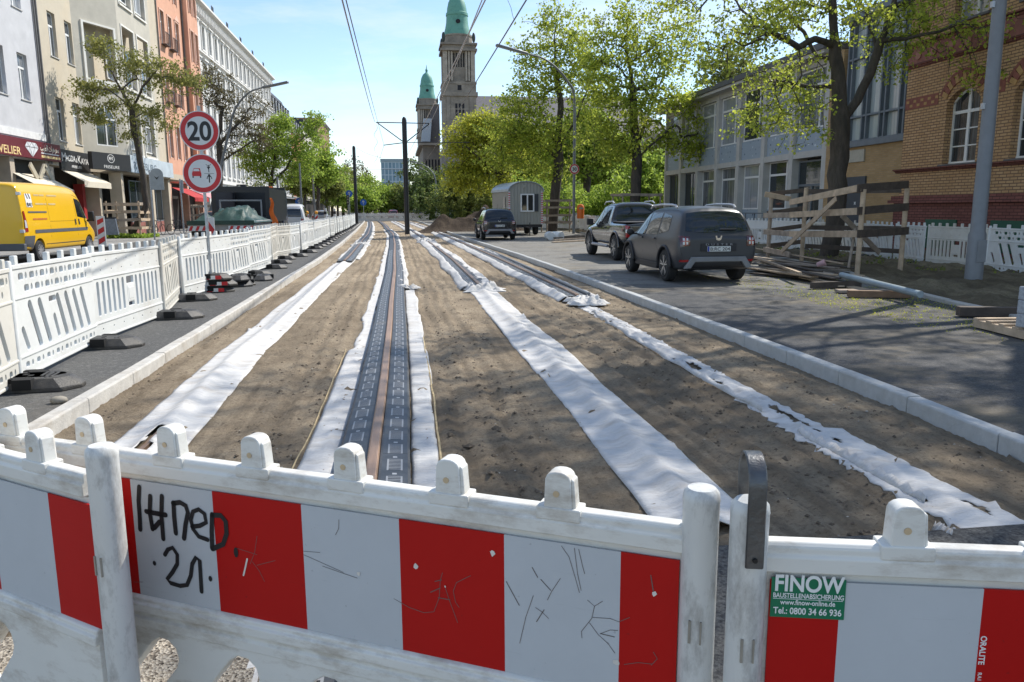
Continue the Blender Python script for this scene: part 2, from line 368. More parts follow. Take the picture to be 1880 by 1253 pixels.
# roads either side and the pavement strips
AR=asphalt('asphalt_dark',(.035,.036,.038),(.088,.087,.083),sandy=(.21,.165,.105),sscale=.9,lo=.53,hi=.72)
AL=asphalt('asphalt_left',(.045,.045,.046),(.12,.118,.11),sandy=(.15,.13,.1),sscale=.6,lo=.56,hi=.8)
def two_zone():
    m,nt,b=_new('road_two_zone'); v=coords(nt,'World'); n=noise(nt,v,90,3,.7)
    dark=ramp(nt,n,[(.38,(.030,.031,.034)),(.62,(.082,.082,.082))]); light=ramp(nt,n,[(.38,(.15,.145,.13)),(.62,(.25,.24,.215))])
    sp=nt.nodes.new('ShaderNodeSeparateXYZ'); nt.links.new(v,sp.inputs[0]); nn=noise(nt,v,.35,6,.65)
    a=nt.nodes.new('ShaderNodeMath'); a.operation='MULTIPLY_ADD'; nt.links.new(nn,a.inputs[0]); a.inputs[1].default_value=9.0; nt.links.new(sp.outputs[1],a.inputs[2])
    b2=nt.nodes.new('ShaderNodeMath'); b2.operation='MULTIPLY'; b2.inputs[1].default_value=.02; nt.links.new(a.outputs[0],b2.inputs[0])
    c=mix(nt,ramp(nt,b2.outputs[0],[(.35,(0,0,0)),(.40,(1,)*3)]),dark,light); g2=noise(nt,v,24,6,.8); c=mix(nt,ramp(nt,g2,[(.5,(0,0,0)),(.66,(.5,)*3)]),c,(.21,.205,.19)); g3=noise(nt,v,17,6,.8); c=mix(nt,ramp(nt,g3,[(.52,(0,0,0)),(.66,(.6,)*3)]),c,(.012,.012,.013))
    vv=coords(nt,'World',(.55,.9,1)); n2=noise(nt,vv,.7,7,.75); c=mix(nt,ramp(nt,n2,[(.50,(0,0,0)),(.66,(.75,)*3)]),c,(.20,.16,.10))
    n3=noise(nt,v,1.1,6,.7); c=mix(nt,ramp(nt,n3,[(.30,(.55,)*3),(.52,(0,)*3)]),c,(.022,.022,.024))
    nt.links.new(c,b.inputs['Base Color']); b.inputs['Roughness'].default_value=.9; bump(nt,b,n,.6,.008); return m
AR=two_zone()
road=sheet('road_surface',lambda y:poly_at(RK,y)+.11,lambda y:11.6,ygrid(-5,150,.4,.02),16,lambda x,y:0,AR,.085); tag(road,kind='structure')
CONC=asphalt('concrete_pavers',(.17,.16,.145),(.25,.235,.21),sandy=(.26,.21,.15),sscale=.8)
r2=sheet('side_road',lambda y:-13.2,lambda y:poly_at(LK,y)-.11,ygrid(-5,150,.4,.02),12,lambda x,y:0,AL,.075); tag(r2,kind='structure')
pv=MB().box(-18.0,-13.2,-10,330,-.1,.12).build('pavement',asphalt('paving_slabs',(.2,.195,.185),(.3,.29,.27))); tag(pv,kind='structure')
ks=MB().box(-13.2,-13.06,-10,330,-.1,.135).build('pavement_kerb',M('granite',(.34,.33,.31),.8,.2,30)); tag(ks,kind='structure')
far=MB().box(-13,30,112.5,330,-.1,.06).build('far_road',asphalt('asphalt_far',(.09,.09,.088),(.15,.148,.14))); tag(far,kind='structure')
# gravel patch under the front barriers
GR,nt,b=_new('gravel'); v=coords(nt,'World'); vo=nt.nodes.new('ShaderNodeTexVoronoi'); vo.inputs['Scale'].default_value=110; nt.links.new(v,vo.inputs[0])
c=ramp(nt,vo.outputs['Color'],[(.15,(.07,.055,.04)),(.4,(.30,.25,.19)),(.7,(.52,.46,.37)),(.95,(.10,.08,.07))]); nt.links.new(c,b.inputs['Base Color']); b.inputs['Roughness'].default_value=.9; bump(nt,b,vo.outputs['Distance'],.8,.012)
gp=sheet('gravel_path',lambda y:-2.38,lambda y:3.7,[-2+.1*i for i in range(51)],60,lambda x,y:.006*math.sin(x*7)*math.cos(y*6)-max(0,y-2.8)*.2,GR,.03); tag(gp,kind='structure')
fa=sheet('foreground_asphalt',lambda y:.75,lambda y:3.75,[-2+.1*i for i in range(53)],20,lambda x,y:.0,asphalt('asphalt_coarse',(.02,.02,.022),(.11,.108,.10),bs=60),.045); tag(fa,kind='structure')
# right verge: rough earth
def verge_h(x,y):
    import mathutils.noise as mn
    e=min(1,max(0,(x-poly_at(KV,y)-.12)/.5)); return .02+e*(.16*mn.fractal(Vector((x*.9,y*.9,2)),.9,2,4)+.09+.05*mn.noise(Vector((x*5,y*5,3)))+.025*mn.noise(Vector((x*13,y*13,3))))*(1 if x<16 else .5)
KV=[(7.4,5.5),(7.6,7),(8.17,9),(8.42,10.1),(8.57,11.2),(8.82,12.2),(9.36,14.2),(10.03,16),(10.8,19),(11.3,22),(11.4,60)]
VE=sandmat('verge_earth',(.15,.12,.08),(.26,.215,.14),(.08,.085,.035))
ve=sheet('verge_ground',lambda y:poly_at(KV,y)+.06,lambda y:17.6,ygrid(6,60,.10,.004),90,verge_h,VE,.075); tag(ve,kind='structure')
# kerbs: one metre stones with open joints
KM=M('kerb_concrete',(.50,.48,.44),.85,.12,9,.3,dirt=(.27,.22,.16),dirt_scale=2.3,dirt_amt=.7,space='World')
def kerb(name,P,side,y0,y1,mat,zt=.135,w=.12):
    mb=MB(); y=y0; 
    while y<y1:
        a=(poly_at(P,y),y+.004); b=(poly_at(P,y+1),y+.996); x0,x1=a[0],b[0]; dz=random.uniform(-.004,.004)
        s_=w*side; pr=[(0,-.1),(0,zt-.012),(.012*side,zt),(s_-.006*side,zt),(s_,zt-.006),(s_,-.1)]
        vs=[(x0+p,a[1],q+dz) for p,q in pr]+[(x1+p,b[1],q+dz) for p,q in pr]; n=6
        mb.add(vs,[tuple(range(n)),tuple(range(2*n-1,n-1,-1))]+[(i,i+n,(i+1)%n+n,(i+1)%n) for i in range(n)])
        y+=1
    o=mb.build(name,mat,bev=.004,seg=1); tag(o,kind='structure'); return o
kerb('kerb_left',LK,-1,1.4,112,KM); kerb('kerb_right',RK,1,.35,112,M('kerb_concrete_grey',(.44,.45,.44),.85,.1,9,.3,dirt=(.3,.27,.22),dirt_scale=2,space='World'))
kerb('kerb_verge',KV,1,6,48,M('kerb_pale',(.42,.40,.36),.85,.1,9,.3),.15,.13)
# ---- rails
STEEL=M('rail_steel',(.30,.20,.14),.45,.3,14,.2,metal=.6,dirt=(.28,.15,.08),dirt_scale=3,stretch=(1,.2,1))
RUST=M('rail_bare',(.34,.22,.15),.5,.2,10,.2,metal=.4,stretch=(1,.1,1))
RUB=M('rubber_chamber',(.055,.058,.062),.55,.25,6,.2)
def ribmat():
    m,nt,b=_new('ribbed_rubber'); uvn=nt.nodes.new('ShaderNodeUVMap'); sp=nt.nodes.new('ShaderNodeSeparateXYZ'); nt.links.new(uvn.outputs[0],sp.inputs[0])
    def ma(op,a,b_=None):
        n=nt.nodes.new('ShaderNodeMath'); n.operation=op
        for i,v in enumerate((a,b_)):
            if v is None: continue
            if isinstance(v,(int,float)): n.inputs[i].default_value=v
            else: nt.links.new(v,n.inputs[i])
        return n.outputs[0]
    u=ma('ABSOLUTE',ma('SUBTRACT',sp.outputs[0],.5)); v=sp.outputs[1]
    md=ma('MODULO',v,.31); inblk=ma('LESS_THAN',md,.20); inu=ma('LESS_THAN',u,.036)
    bar=ma('LESS_THAN',ma('MODULO',md,.026),.016)
    dark=ma('MULTIPLY',ma('MULTIPLY',inblk,inu),bar)
    frame=ma('MULTIPLY',ma('LESS_THAN',md,.207),ma('LESS_THAN',u,.047)); frame=ma('SUBTRACT',frame,dark)
    tabs=ma('MULTIPLY',ma('MULTIPLY',ma('GREATER_THAN',md,.235),ma('LESS_THAN',md,.262)),ma('LESS_THAN',u,.013))
    light=ma('MAXIMUM',ma('MULTIPLY',frame,.75),tabs)
    joint=ma('LESS_THAN',ma('MODULO',v,1.24),.012)
    dark=ma('MAXIMUM',dark,joint)
    tcn=coords(nt,'World'); n=noise(nt,tcn,9,5,.7)
    c=ramp(nt,n,[(.3,(.028,.032,.037)),(.7,(.062,.068,.076))])
    c=mix(nt,light,c,(.36,.37,.38)); c=mix(nt,dark,c,(.004,.004,.005))
    dn=noise(nt,tcn,3,6,.7); c=mix(nt,ramp(nt,dn,[(.55,(0,0,0)),(.8,(.5,)*3)]),c,(.22,.18,.13))
    nt.links.new(c,b.inputs['Base Color']); b.inputs['Roughness'].default_value=.5
    bump(nt,b,ma('SUBTRACT',light,dark),.8,.006); return m
RIB=ribmat()
RUBP=M('rubber_recess',(.012,.012,.013),.8); RUBL=M('rubber_ridge',(.13,.135,.14),.6,.2,30)
FLE=M('fleece_white',(.58,.57,.55),.95,.06,2.5,.6,dirt=(.36,.30,.23),dirt_scale=2.2,dirt_amt=.6,bscale=7,dist=.035,space='World',stretch=(1,2.8,1))
FLE2=M('fleece_edge',(.62,.47,.25),.95,.2,20,.3,space='World')
R2=[(-.2,1.0),(-.2,4.4),(-.17,6.4),(-.15,10.3),(-.15,13),(-.12,20),(-.15,25.3),(-.17,35),(-.33,50),(-.94,67),(-1.3,80),(-2.25,103),(-2.6,110)]
R1=[(-1.73,1.0),(-1.73,5.4),(-1.78,8.4),(-1.77,13.2),(-1.71,20),(-1.64,25.4),(-1.74,34.4),(-1.94,51),(-2.6,75),(-3.57,102),(-3.95,110)]
R3=[(1.5,1.0),(1.52,3.9),(1.58,5.75),(1.57,7.45),(1.6,14.1),(1.62,23.9),(1.45,36),(1.02,56),(.35,80),(-.5,103),(-.75,110)]
R4=[(3.0,1.0),(3.02,3.3),(3.07,6.5),(3.11,12.5),(3.1,17),(3.07,24),(2.98,30),(2.8,40),(2.5,60),(1.56,95),(1.1,110)]
def yl(a,b,s): 
    n=max(2,int((b-a)/s)); return [a+(b-a)*i/n for i in range(n+1)]
def along(P,ys,prof,closed=True):
    mb=MB(); n=len(prof); vs=[(poly_at(P,y)+p,y,q) for y in ys for p,q in prof]; fs=[]
    for j in range(len(ys)-1):
        for i in range(n if closed else n-1): fs.append((j*n+i,j*n+(i+1)%n,(j+1)*n+(i+1)%n,(j+1)*n+i))
    if closed: fs+= [tuple(range(n)),tuple(len(vs)-n+i for i in range(n))]
    return mb.add(vs,fs)
def rail(P,y0,y1,label,panels=None,mat=STEEL,cham=True):
    t=thing('tram_rail',label,'rail',(0,y0,0),group='tram rails in the sand bed')
    PP=[(x,y-y0) for x,y in P]; ys=yl(0,y1-y0,1.0)
    along(PP,ys,[(-.036,-.05),(.036,-.05),(.036,.105),(.028,.115),(-.028,.115),(-.036,.105)]).build('rail_head',mat,t,bev=.003,seg=1)
    if cham:
        for s in (-1,1):
            along(PP,ys,[(s*.040,-.05),(s*.225,-.05),(s*.225,.066),(s*.21,.074),(s*.055,.086),(s*.040,.086)]).build('rubber_chamber',RUB,t)
            y1_=(panels or (0,0))[1]-y0
            xa,xb=(.055,.21) if s>0 else (-.21,-.055)
            mb=MB(); n=len(ys); k=3; vs=[];fs=[];uv=[]
            for j,yy in enumerate([q for q in ys if q<=y1_]):
                c=poly_at(PP,yy)
                for i in range(k+1):
                    f=i/k; off=xa+(xb-xa)*f; d=abs(off); vs.append((c+off,yy,.0865-(d-.055)*.078)); uv.append((off-(xa+xb)/2+.5,yy))
                if j:
                    for i in range(k): fs.append(((j-1)*(k+1)+i,(j-1)*(k+1)+i+1,j*(k+1)+i+1,j*(k+1)+i))
            if fs:
                mb.add(vs,fs); o=mb.build('ribbed_top',RIB,t,fix=False); me=o.data; ul=me.uv_layers.new(name='UVMap')
                for li,lp in enumerate(me.loops): ul.data[li].uv=uv[lp.vertex_index]
    return t
rail(R2,1.0,110,'bare rusty rail between black rubber blocks, running up the middle, second from the left kerb',(1.2,30),RUST)
rail(R1,24,110,'far rail lying nearest the left kerb, wrapped in white fleece until it surfaces',(24,40))
rail(R3,15.6,110,'third rail from the left kerb, surfacing beyond the crumpled fleece end',(15.8,36))
rail(R4,13.2,110,'rail closest to the right kerb and parked cars',(13.4,36))
def fleece(label,P,y0,y1,la,ra,zf=None,step=.12,name='fleece_strip',edge=False,ragged=0,seed=0,nx=14,lift=.018,ridge=0,hole=None):
    "a cloth strip; la/ra(y) its left and right offsets from the line P"
    import mathutils.noise as mn
    ys=yl(y0,y1,step); vs=[];fs=[];uv={}
    for j,y in enumerate(ys):
        c=poly_at(P,y); a,b=la(y),ra(y)
        a+=.016*mn.noise(Vector((y*2.1,seed,0)))+ragged*(mn.noise(Vector((y*7,seed,3)))+.7*mn.noise(Vector((y*21,seed,3)))); b+=.016*mn.noise(Vector((y*1.7,seed+5,0)))+ragged*.45*(mn.noise(Vector((y*8,seed+5,3)))+mn.noise(Vector((y*19,seed+5,3))))
        for i in range(nx+1):
            u=i/nx; x=c+a+(b-a)*u
            z=lift+.0045*mn.noise(Vector((x*3,y*2.5,seed)))+.003*mn.noise(Vector((x*2,y*11,seed+2)))+.003*mn.noise(Vector((x*5,y*26,seed+4)))
            if ridge: z+=ridge*math.exp(-((u-.5)/.16)**2)
            if zf: z+=zf(u,y)
            z=z*(1 if 0<i<nx else .4)+.02*mn.noise(Vector((x*.5,y*.3,9)))
            vs.append((x,y-y0,max(z,sand_h(x,y)+.005) if name!='raw' else z))
    for j in range(len(ys)-1):
        for i in range(nx):
            if hole and hole(vs[j*(nx+1)+i][0],ys[j],i/nx): continue
            fs.append((j*(nx+1)+i,j*(nx+1)+i+1,(j+1)*(nx+1)+i+1,(j+1)*(nx+1)+i))
    mb=MB(); mb.add(vs,fs); o=mb.build(name,FLE,smooth='all',fix=False); o.location=(0,y0,0)
    tag(o,label,'fleece',group='white fleece strips along the rails')
    so_=o.modifiers.new('thickness','SOLIDIFY'); so_.thickness=.006
    return o
def edge_trim(o,P,y0,y1,off,w=.012):
    import mathutils.noise as mn
    ys=yl(0,y1-y0,.15); mb=MB(); vs=[];fs=[]
    for j,y in enumerate(ys):
        c=poly_at(P,y+y0)+off(y+y0)+.008*mn.noise(Vector((y*2.1,off(0),0))); z=.022+sand_h(c,y+y0)
        vs+=[(c-w/2,y,z),(c+w/2,y,z+.004)]
        if j: fs.append((2*j-2,2*j-1,2*j+1,2*j))
    mb.add(vs,fs).build('frayed_edge',FLE2,o,fix=False)
import mathutils.noise as mnz
jog=lambda y,f,s,a: a*mnz.noise(Vector((y*f,s,7)))
# beside rail 2
o=fleece('white fleece sheet left of the bare middle rail, with yellow frayed edge',R2,1.0,64,lambda y:(-.47 if y<9 else -.40)-max(0,(3-y))*.0+jog(y,.9,1,.05)*(y>8),lambda y:-.235+jog(y,1.3,4,.03)*(y>8),edge=True,seed=1,nx=8,step=.1)
edge_trim(o,R2,1.0,9,lambda y:-.485)
o=fleece('white fleece sheet right of the bare middle rail, folded over at its far end',R2,1.0,15.6,lambda y:.235,lambda y:(.41 if y<7 else .44)+jog(y,.7,1,.03),seed=3,nx=8,step=.08)
edge_trim(o,R2,1.0,9.5,lambda y:.425)
fleece('crumpled narrower fleece beyond the folded piece, right of the middle rail',R2,15.4,64,lambda y:.07+jog(y,1.2,8,.06),lambda y:.33+jog(y,.8,2,.06),seed=5,nx=8,zf=lambda u,y:.04+.05*max(0,mnz.noise(Vector((y*1.9,u*3,8)))))
def crumple(label,c,rad,seed,w=1.0,h=.2,rz=0):
    mb=MB()
    def fn(u,v):
        x=(u-.5)*2*rad*w; y=(v-.5)*2*rad
        e=max(0,1-max(abs(u-.5),abs(v-.5))*2); p=Vector((x*5,y*5,seed))
        z=.012+min(1,e*2.6)*h*(.25+.8*abs(mnz.fractal(p*1.3,.8,2.1,5))+.22*math.sin(x*22+6*mnz.noise(p)))
        return (x*(.75+.5*abs(math.sin(v*5+seed)))+.08*mnz.noise(Vector((y*6,seed,1)))+.04*mnz.noise(p*2),y+.05*mnz.noise(Vector((x*6,seed,2))),z)
    mb.grid(fn,26,26); o=mb.build('crumpled_fleece',FLE,smooth='all',fix=False); o.location=c; o.rotation_euler=(0,0,rz)
    s_=o.modifiers.new('thickness','SOLIDIFY'); s_.thickness=.006
    return tag(o,label,'fleece',group='bunched fleece ends')
crumple('fleece corner folded back beside the middle rail',(.16,15.7,.02),.2,3,1.1,.10)
# rail 1 wholly covered, then open
o=fleece('long fleece strip covering the rail nearest the left kerb, torn open at its near end',R1,3.0,26,lambda y:-.27+jog(y,.5,3,.03),lambda y:.25+jog(y,.5,6,.03),seed=9,nx=18,step=.08,ridge=.055,
  hole=lambda x,y,u:(3.9<y<5.65 and .44+.05*mnz.noise(Vector((y*5,0,0)))<u<.56+.04*mnz.noise(Vector((y*4,3,0)))) )
mb=along([(x,y-4.3) for x,y in R1],yl(0,1.45,.2),[(-.018,.0),(.018,.0),(.018,.075),(-.018,.075)]); t=mb.build('rail_head',STEEL); t.location=(0,4.3,-.025); t.name='covered_rail'; tag(t,'rusty rail end showing through the torn fleece at lower left','rail')
fleece('fleece left of the open far stretch nearest the left kerb',R1,25.6,108,lambda y:-.36+jog(y,.3,5,.1),lambda y:-.13+jog(y,.4,5,.08),seed=12,nx=6,step=.25,zf=lambda u,y:.06*max(0,mnz.noise(Vector((y*1.2,u*2,4)))))
fleece('fleece right of the open far stretch nearest the left kerb',R1,25.6,108,lambda y:.17+jog(y,.3,9,.08),lambda y:.40+jog(y,.4,8,.1),seed=14,nx=6,step=.25,zf=lambda u,y:.06*max(0,mnz.noise(Vector((y*1.2,u*2,14)))))
crumple('small crumpled fleece knot on the left rail, middle distance',(-1.72,36,.0),.42,8,.9,.2)
# rail 3: covered near, open far
fleece('broad smooth fleece strip covering the third rail up to the crumpled end',R3,3.45,15.0,lambda y:-.27+jog(y,.4,2,.04),lambda y:.27+jog(y,.4,4,.04),seed=21,nx=18,step=.07,ridge=.05)
crumple('big crumpled fleece bundle where the third rail goes under cover',(1.63,15.1,.02),.40,14,.85,.17)
fleece('fleece along the left of the exposed third rail',R3,15.2,106,lambda y:-.42+jog(y,.3,2,.09),lambda y:-.19+.07*min(1,max(0,(y-24)/8))+jog(y,.5,2,.05),seed=23,nx=6,step=.2,zf=lambda u,y:.085*min(1,u*1.6)+.05*max(0,mnz.noise(Vector((y*1.3,u*2,4)))))
fleece('fleece along the right of the exposed third rail',R3,15.6,106,lambda y:.06+jog(y,.5,3,.05),lambda y:.34+jog(y,.3,3,.08),seed=25,nx=8,step=.2,zf=lambda u,y:.06+.06*max(0,mnz.noise(Vector((y*1.1,u*2,8)))))
crumple('long crumpled fleece wrap on the third rail beside the black mast',(1.35,38,.02),.5,19,.8,.2)
fleece('gathered fleece over the third rail behind its first wrap',R3,33,42,lambda y:-.3,lambda y:.3,seed=27,nx=10,zf=lambda u,y:.07)
# rail 4: ragged near, open far
fleece('torn ragged fleece strip half buried in sand, second from the right kerb corner',R4,2.6,12.3,lambda y:-.30-.03*(y<6)+.10*max(0,min(1,(y-5)/2)),lambda y:(.10 if y<5 else .02)+.05*max(0,min(1,(y-7)/3)),seed=31,nx=18,step=.045,ragged=.06,lift=.012,ridge=.02,
  hole=lambda x,y,u: mnz.noise(Vector((x*7,y*1.6,3)))+.3*mnz.noise(Vector((x*30,y*8,1)))>.47+(.1 if y<5 else 0))
crumple('twisted fleece end at the fourth rail beside the kerb',(3.12,12.6,.02),.38,25,.75,.14)
fleece('fleece left of the exposed fourth rail',R4,13,104,lambda y:-.43+jog(y,.5,7,.06),lambda y:-.20+.09*min(1,max(0,(y-26)/8)),seed=33,nx=6,step=.2,zf=lambda u,y:.085*min(1,u*1.6)+.05*max(0,mnz.noise(Vector((y*1.7,u*2,4)))))
fleece('fleece right of the exposed fourth rail, next to the kerb',R4,13,104,lambda y:.20-.09*min(1,max(0,(y-24)/8))+jog(y,.5,4,.04),lambda y:.42+jog(y,.5,9,.07),seed=35,nx=6,step=.2,zf=lambda u,y:.085*min(1,(1-u)*1.6)+.05*max(0,mnz.noise(Vector((y*1.7,u*2,9)))))
t=MB().tube([(3.33,13.3,.1),(3.33,30,.1)],.035,8).build('conduit_pipe',M('grey_pipe',(.2,.21,.22),.5),smooth=True); tag(t,'grey cable conduit beside the rail nearest the right kerb','pipe')
# thin buried edges of older fleece
for k,(a,b,lab) in enumerate([(G(1085,575),G(1400,762),'thin torn fleece edge sticking out of the sand, farther piece'),(G(1465,795),G(1700,930),'thin torn fleece edge sticking out of the sand, nearer piece'),(G(1712,980),G(1745,998),'short loose white fleece scrap by the right barrier')]):
    A,B=Vector(a),Vector(b); n=26; mb=MB(); vs=[];fs=[]
    for i in range(n+1):
        p=A.lerp(B,i/n); w_=.028*abs(math.sin(math.pi*i/n))**.5+.004; x=p.x+.04*mnz.noise(Vector((p.y*2,k,0))); z=sand_h(x,p.y)
        vs+=[(x-w_,p.y,z+.012),(x+w_*.4,p.y,z+.045*abs(math.sin(i*1.3))+.02)]
        if i: fs.append((2*i-2,2*i-1,2*i+1,2*i))
    o=mb.add(vs,fs).build('fleece_scrap',FLE,smooth='all',fix=False); o.modifiers.new('thickness','SOLIDIFY').thickness=.004
    tag(o,lab,'fleece')
# stones and clods on the sand
cm=M('soil_clod',(.13,.10,.07),.95,.3,20); lm=M('pebble',(.42,.38,.32),.8,.2,20)
for nm,mt,cnt,rr in (('soil_clods',cm,5200,(.004,.022)),('pebbles',lm,1100,(.003,.010))):
    mb=MB()
    for i in range(cnt):
        y=1.3+abs(NR.normal(0,1))*7; x=NR.uniform(-2.4,3.75); r=NR.uniform(*rr)*(1+(NR.rand()<.03)); z=sand_h(x,y)
        if any(abs(x-poly_at(P,y))<.5 for P in (R1,R2,R3)) or abs(x-poly_at(R4,y))<.33: continue
        vs=[(x+r*NR.uniform(.6,1.3)*dx,y+r*NR.uniform(.6,1.3)*dy,z+r*.6*dz) for dx,dy,dz in ((1,0,0),(0,1,0),(-1,0,0),(0,-1,0),(0,0,1),(0,0,-1))]
        mb.add(vs,[(0,1,4),(1,2,4),(2,3,4),(3,0,4),(1,0,5),(2,1,5),(3,2,5),(0,3,5)])
    tag(mb.build(nm,mt),('dark soil crumbs' if nm=='soil_clods' else 'small pale pebbles')+' scattered over the sand bed','debris',kind='stuff')
# ---------------------------------------------------------------- barriers in front
PW=M('barrier_plastic',(.72,.71,.66),.42,.04,6,.08,dirt=(.33,.27,.20),dirt_scale=8,dirt_amt=.85,bscale=60,dist=.004,stretch=(.7,1,1.8))
PW2=M('post_plastic_scuffed',(.66,.66,.63),.45,.06,6,.1,dirt=(.20,.18,.16),dirt_scale=16,dirt_amt=.9,stretch=(1,1,.4))
PDK=M('barrier_recess',(.30,.27,.22),.8,.2,12)
def board(name,c,hi):
    m,nt,b=_new(name); v=coords(nt,'Object'); n=noise(nt,v,2.5,6,.7); c1=ramp(nt,n,[(.35,sc(c,.93)),(.65,c)])
    sp=noise(nt,v,70,2,.5); c1=mix(nt,ramp(nt,sp,[(.72,(0,0,0)),(.76,(.5,)*3)]),c1,hi)
    v2=coords(nt,'Object',(3,3,40)); st=noise(nt,v2,1.5,4,.7); c1=mix(nt,ramp(nt,st,[(.64,(0,0,0)),(.74,(.28,)*3)]),c1,hi)
    nt.links.new(c1,b.inputs['Base Color']); b.inputs['Roughness'].default_value=.5; b.inputs['Specular IOR Level'].default_value=.25; return m
BRED=board('reflective_red',(.47,.004,.003),(.22,.01,.01)); BWHT=board('reflective_white',(.53,.555,.575),(.30,.31,.32)); BBLK=M('marker_black',(.012,.012,.014),.5)
AMB=M('amber_dot',(.58,.44,.27),.6)
def bar_profile(mb,x0,x1,z0,z1,hw,top=True):
    "lengthwise bar with a ridge, hw = half depth"
    h=z1-z0; pr=[(-hw,z0),(-hw*1.0,z0+h*.55),(-hw*.8,z0+h*.62),(-hw*.8,z0+h*.86),(-hw*.5,z1),(hw*.5,z1),(hw*.8,z0+h*.86),(hw,z0+h*.55),(hw,z0)]
    n=len(pr); vs=[(x0,a,b) for a,b in pr]+[(x1,a,b) for a,b in pr]
    mb.add(vs,[tuple(range(n)),tuple(range(2*n-1,n-1,-1))]+[(i,i+n,(i+1)%n+n,(i+1)%n) for i in range(n)])
def barrier(label,o,d,s0,s1,stripes,studs,posts,zoff=0,board_x=None,lower='diag'):
    t=thing('barrier',label,'barrier',(o[0],o[1],0),math.atan2(d[1],d[0]),'red and white striped barriers at the front')
    mb=MB(); bar_profile(mb,s0,s1,.964+zoff,1.018+zoff,.024)
    mb.build('top_bar',PW,t,smooth=True,bev=.006,seg=2)
    for x in studs:
        s_=MB(); s_.prism([(x+a_,z_+zoff) for a_,z_ in ((-.031,1.0),(-.0275,1.078),(-.024,1.086),(-.017,1.0915),(-.008,1.094),(.005,1.094),(.014,1.0915),(.021,1.086),(.0245,1.078),(.028,1.0))],-.021,.021); s_.prism([(x+.0255,1.0+zoff),(x+.0235,1.082+zoff),(x+.030,1.078+zoff),(x+.036,1.0+zoff)],-.016,.016); s_.box(x-.045,x+.045,-.024,.024,.995+zoff,1.022+zoff)
        q=s_.build('stud',PW,t,smooth=True,bev=.007,seg=3)
        MB().lathe([(.0001,-.0015),(.0065,-.0015),(.0065,0)],12,(x-.004,-.0212,1.05+zoff),axis='Y').build('reflector_dot',AMB,q)
    # board
    bx0,bx1=board_x; mb=MB(); nz=1
    edges=[bx0]+[e for e,_ in stripes if bx0<e<bx1]+[bx1]
    def colr(x):
        c=None
        for e,k in stripes:
            if x>=e: c=k
        return c if c is not None else 1-stripes[0][1]
    for a,b in zip(edges,edges[1:]):
        mb.box(a,b,-.016,-.012,.642+zoff,.947+zoff,colr((a+b)/2))
    bd=mb.build('board',[BRED,BWHT],t)
    mb=MB(); bar_profile(mb,s0,s1,.60+zoff,.642+zoff,.030); bar_profile(mb,s0,s1,.555+zoff,.602+zoff,.024) if lower!='holes' else None
    mb.box(s0,s1,-.008,.012,.63+zoff,.96+zoff); mb.build('frame',PW,t,smooth=True,bev=.004,seg=2)
    # lower web with slanted openings
    loops=[rrect(s0,s1,.08,.56+zoff,.02)]
    x=s0+.10
    if lower=='holes':
        loops=[rrect(s0,s1,.08,.63,.02),slot(-.55,.600,.185,.612,.030),arc(.249,.610,.016,0,345,10),arc(.325,.612,.016,0,345,10)]
        for q_ in (-.06,-.32,-.58): loops.append(slot(q_,.50,q_-.12,.36,.10))
        loops.append(slot(.10,.33,-.02,.18,.09)); loops.append(slot(.32,.30,.2,.16,.09))
        MB().box(.03,.35,-.019,-.010,.40,.565).build('label_plate',PW,t,bev=.003)
    elif lower=='diag':
        x=-.05-.245*3
        while x<s1-.10:
            loops.append(slot(x,.488,x-.155,.30,.092)); x+=.245
    else:
        x=s1-.36
        loops.append(rrect(s1-.33,s1-.06,.30,.41,.01)) if False else None
        while x>s0+.2:
            loops.append(slot(x,.14,x-.20,.44+zoff,.085)); x-=.24
    lw=link('lower_web',curve2d('lower_web',loops,.03,.006),PW,t,smooth=True)
    mb=MB(); bar_profile(mb,s0,s1,.05,.11,.026); mb.build('bottom_bar',PW,t,smooth=True)
    for x in posts:
        r=.0335; p=MB().lathe([(r-.012,0),(r,.01),(r,1.068+zoff),(r+.001,1.072+zoff),(r-.001,1.086+zoff),(r-.008,1.094+zoff),(.001,1.096+zoff)],28,(x,-.010,0)).build('post',PW2,t,smooth=True)
        MB().box(x-.012,x-.0105+.003,-.0455,-.040,.80,.845).box(x+.009,x+.012,-.0455,-.040,.80,.845).build('moulded_mark',PDK,p)
    return t,bd
bo=thing
MO=(-0.568,1.893); MD=(.8790,-.4768)
mid,mbd=barrier('long red and white striped barrier with black graffiti, centre front',MO,MD,-.98,1.262,
  [(-.113,1),(.138,0),(.387,1),(.635,0),(.876,1),(1.117,0)],[-.517-.245,-.517,-.247,.016,.262,.509,.755,.992],[1.264],board_x=(-.9,1.229))
def pm(zx,zy,ox=0,oy=720,s=2.352): 
    a=PLN(ox+zx/s,oy+zy/s,MO,MD); return a
gr=MB(); SW=.013
for st in [[(625,400),(622,460),(627,530),(629,582)],[(672,440),(670,510),(682,580)],[(722,440),(720,520),(728,622)],[(655,505),(690,512),(738,520)],[(690,575),(712,550)],
           [(772,468),(775,530),(782,598)],[(770,470),(800,466),(824,480),(834,510),(824,560),(817,620)],
           [(852,570),(885,566),(912,552),(905,515),(880,496),(856,505),(846,540),(856,580),(880,612),(918,626)],
           [(938,518),(936,590),(938,662)],[(938,520),(975,522),(996,548),(1000,600),(985,645),(940,665)],
           [(735,690),(748,668),(768,660),(788,690),(788,730),(768,765),(745,795),(760,812),(800,824),(830,820),(846,780),(852,730),(868,702),(884,715),(888,780),(892,848)]]:
    gr.f and None; stroke([pm(*p) for p in st],SW if len(st)<9 else .0115,-.0175,0,gr)
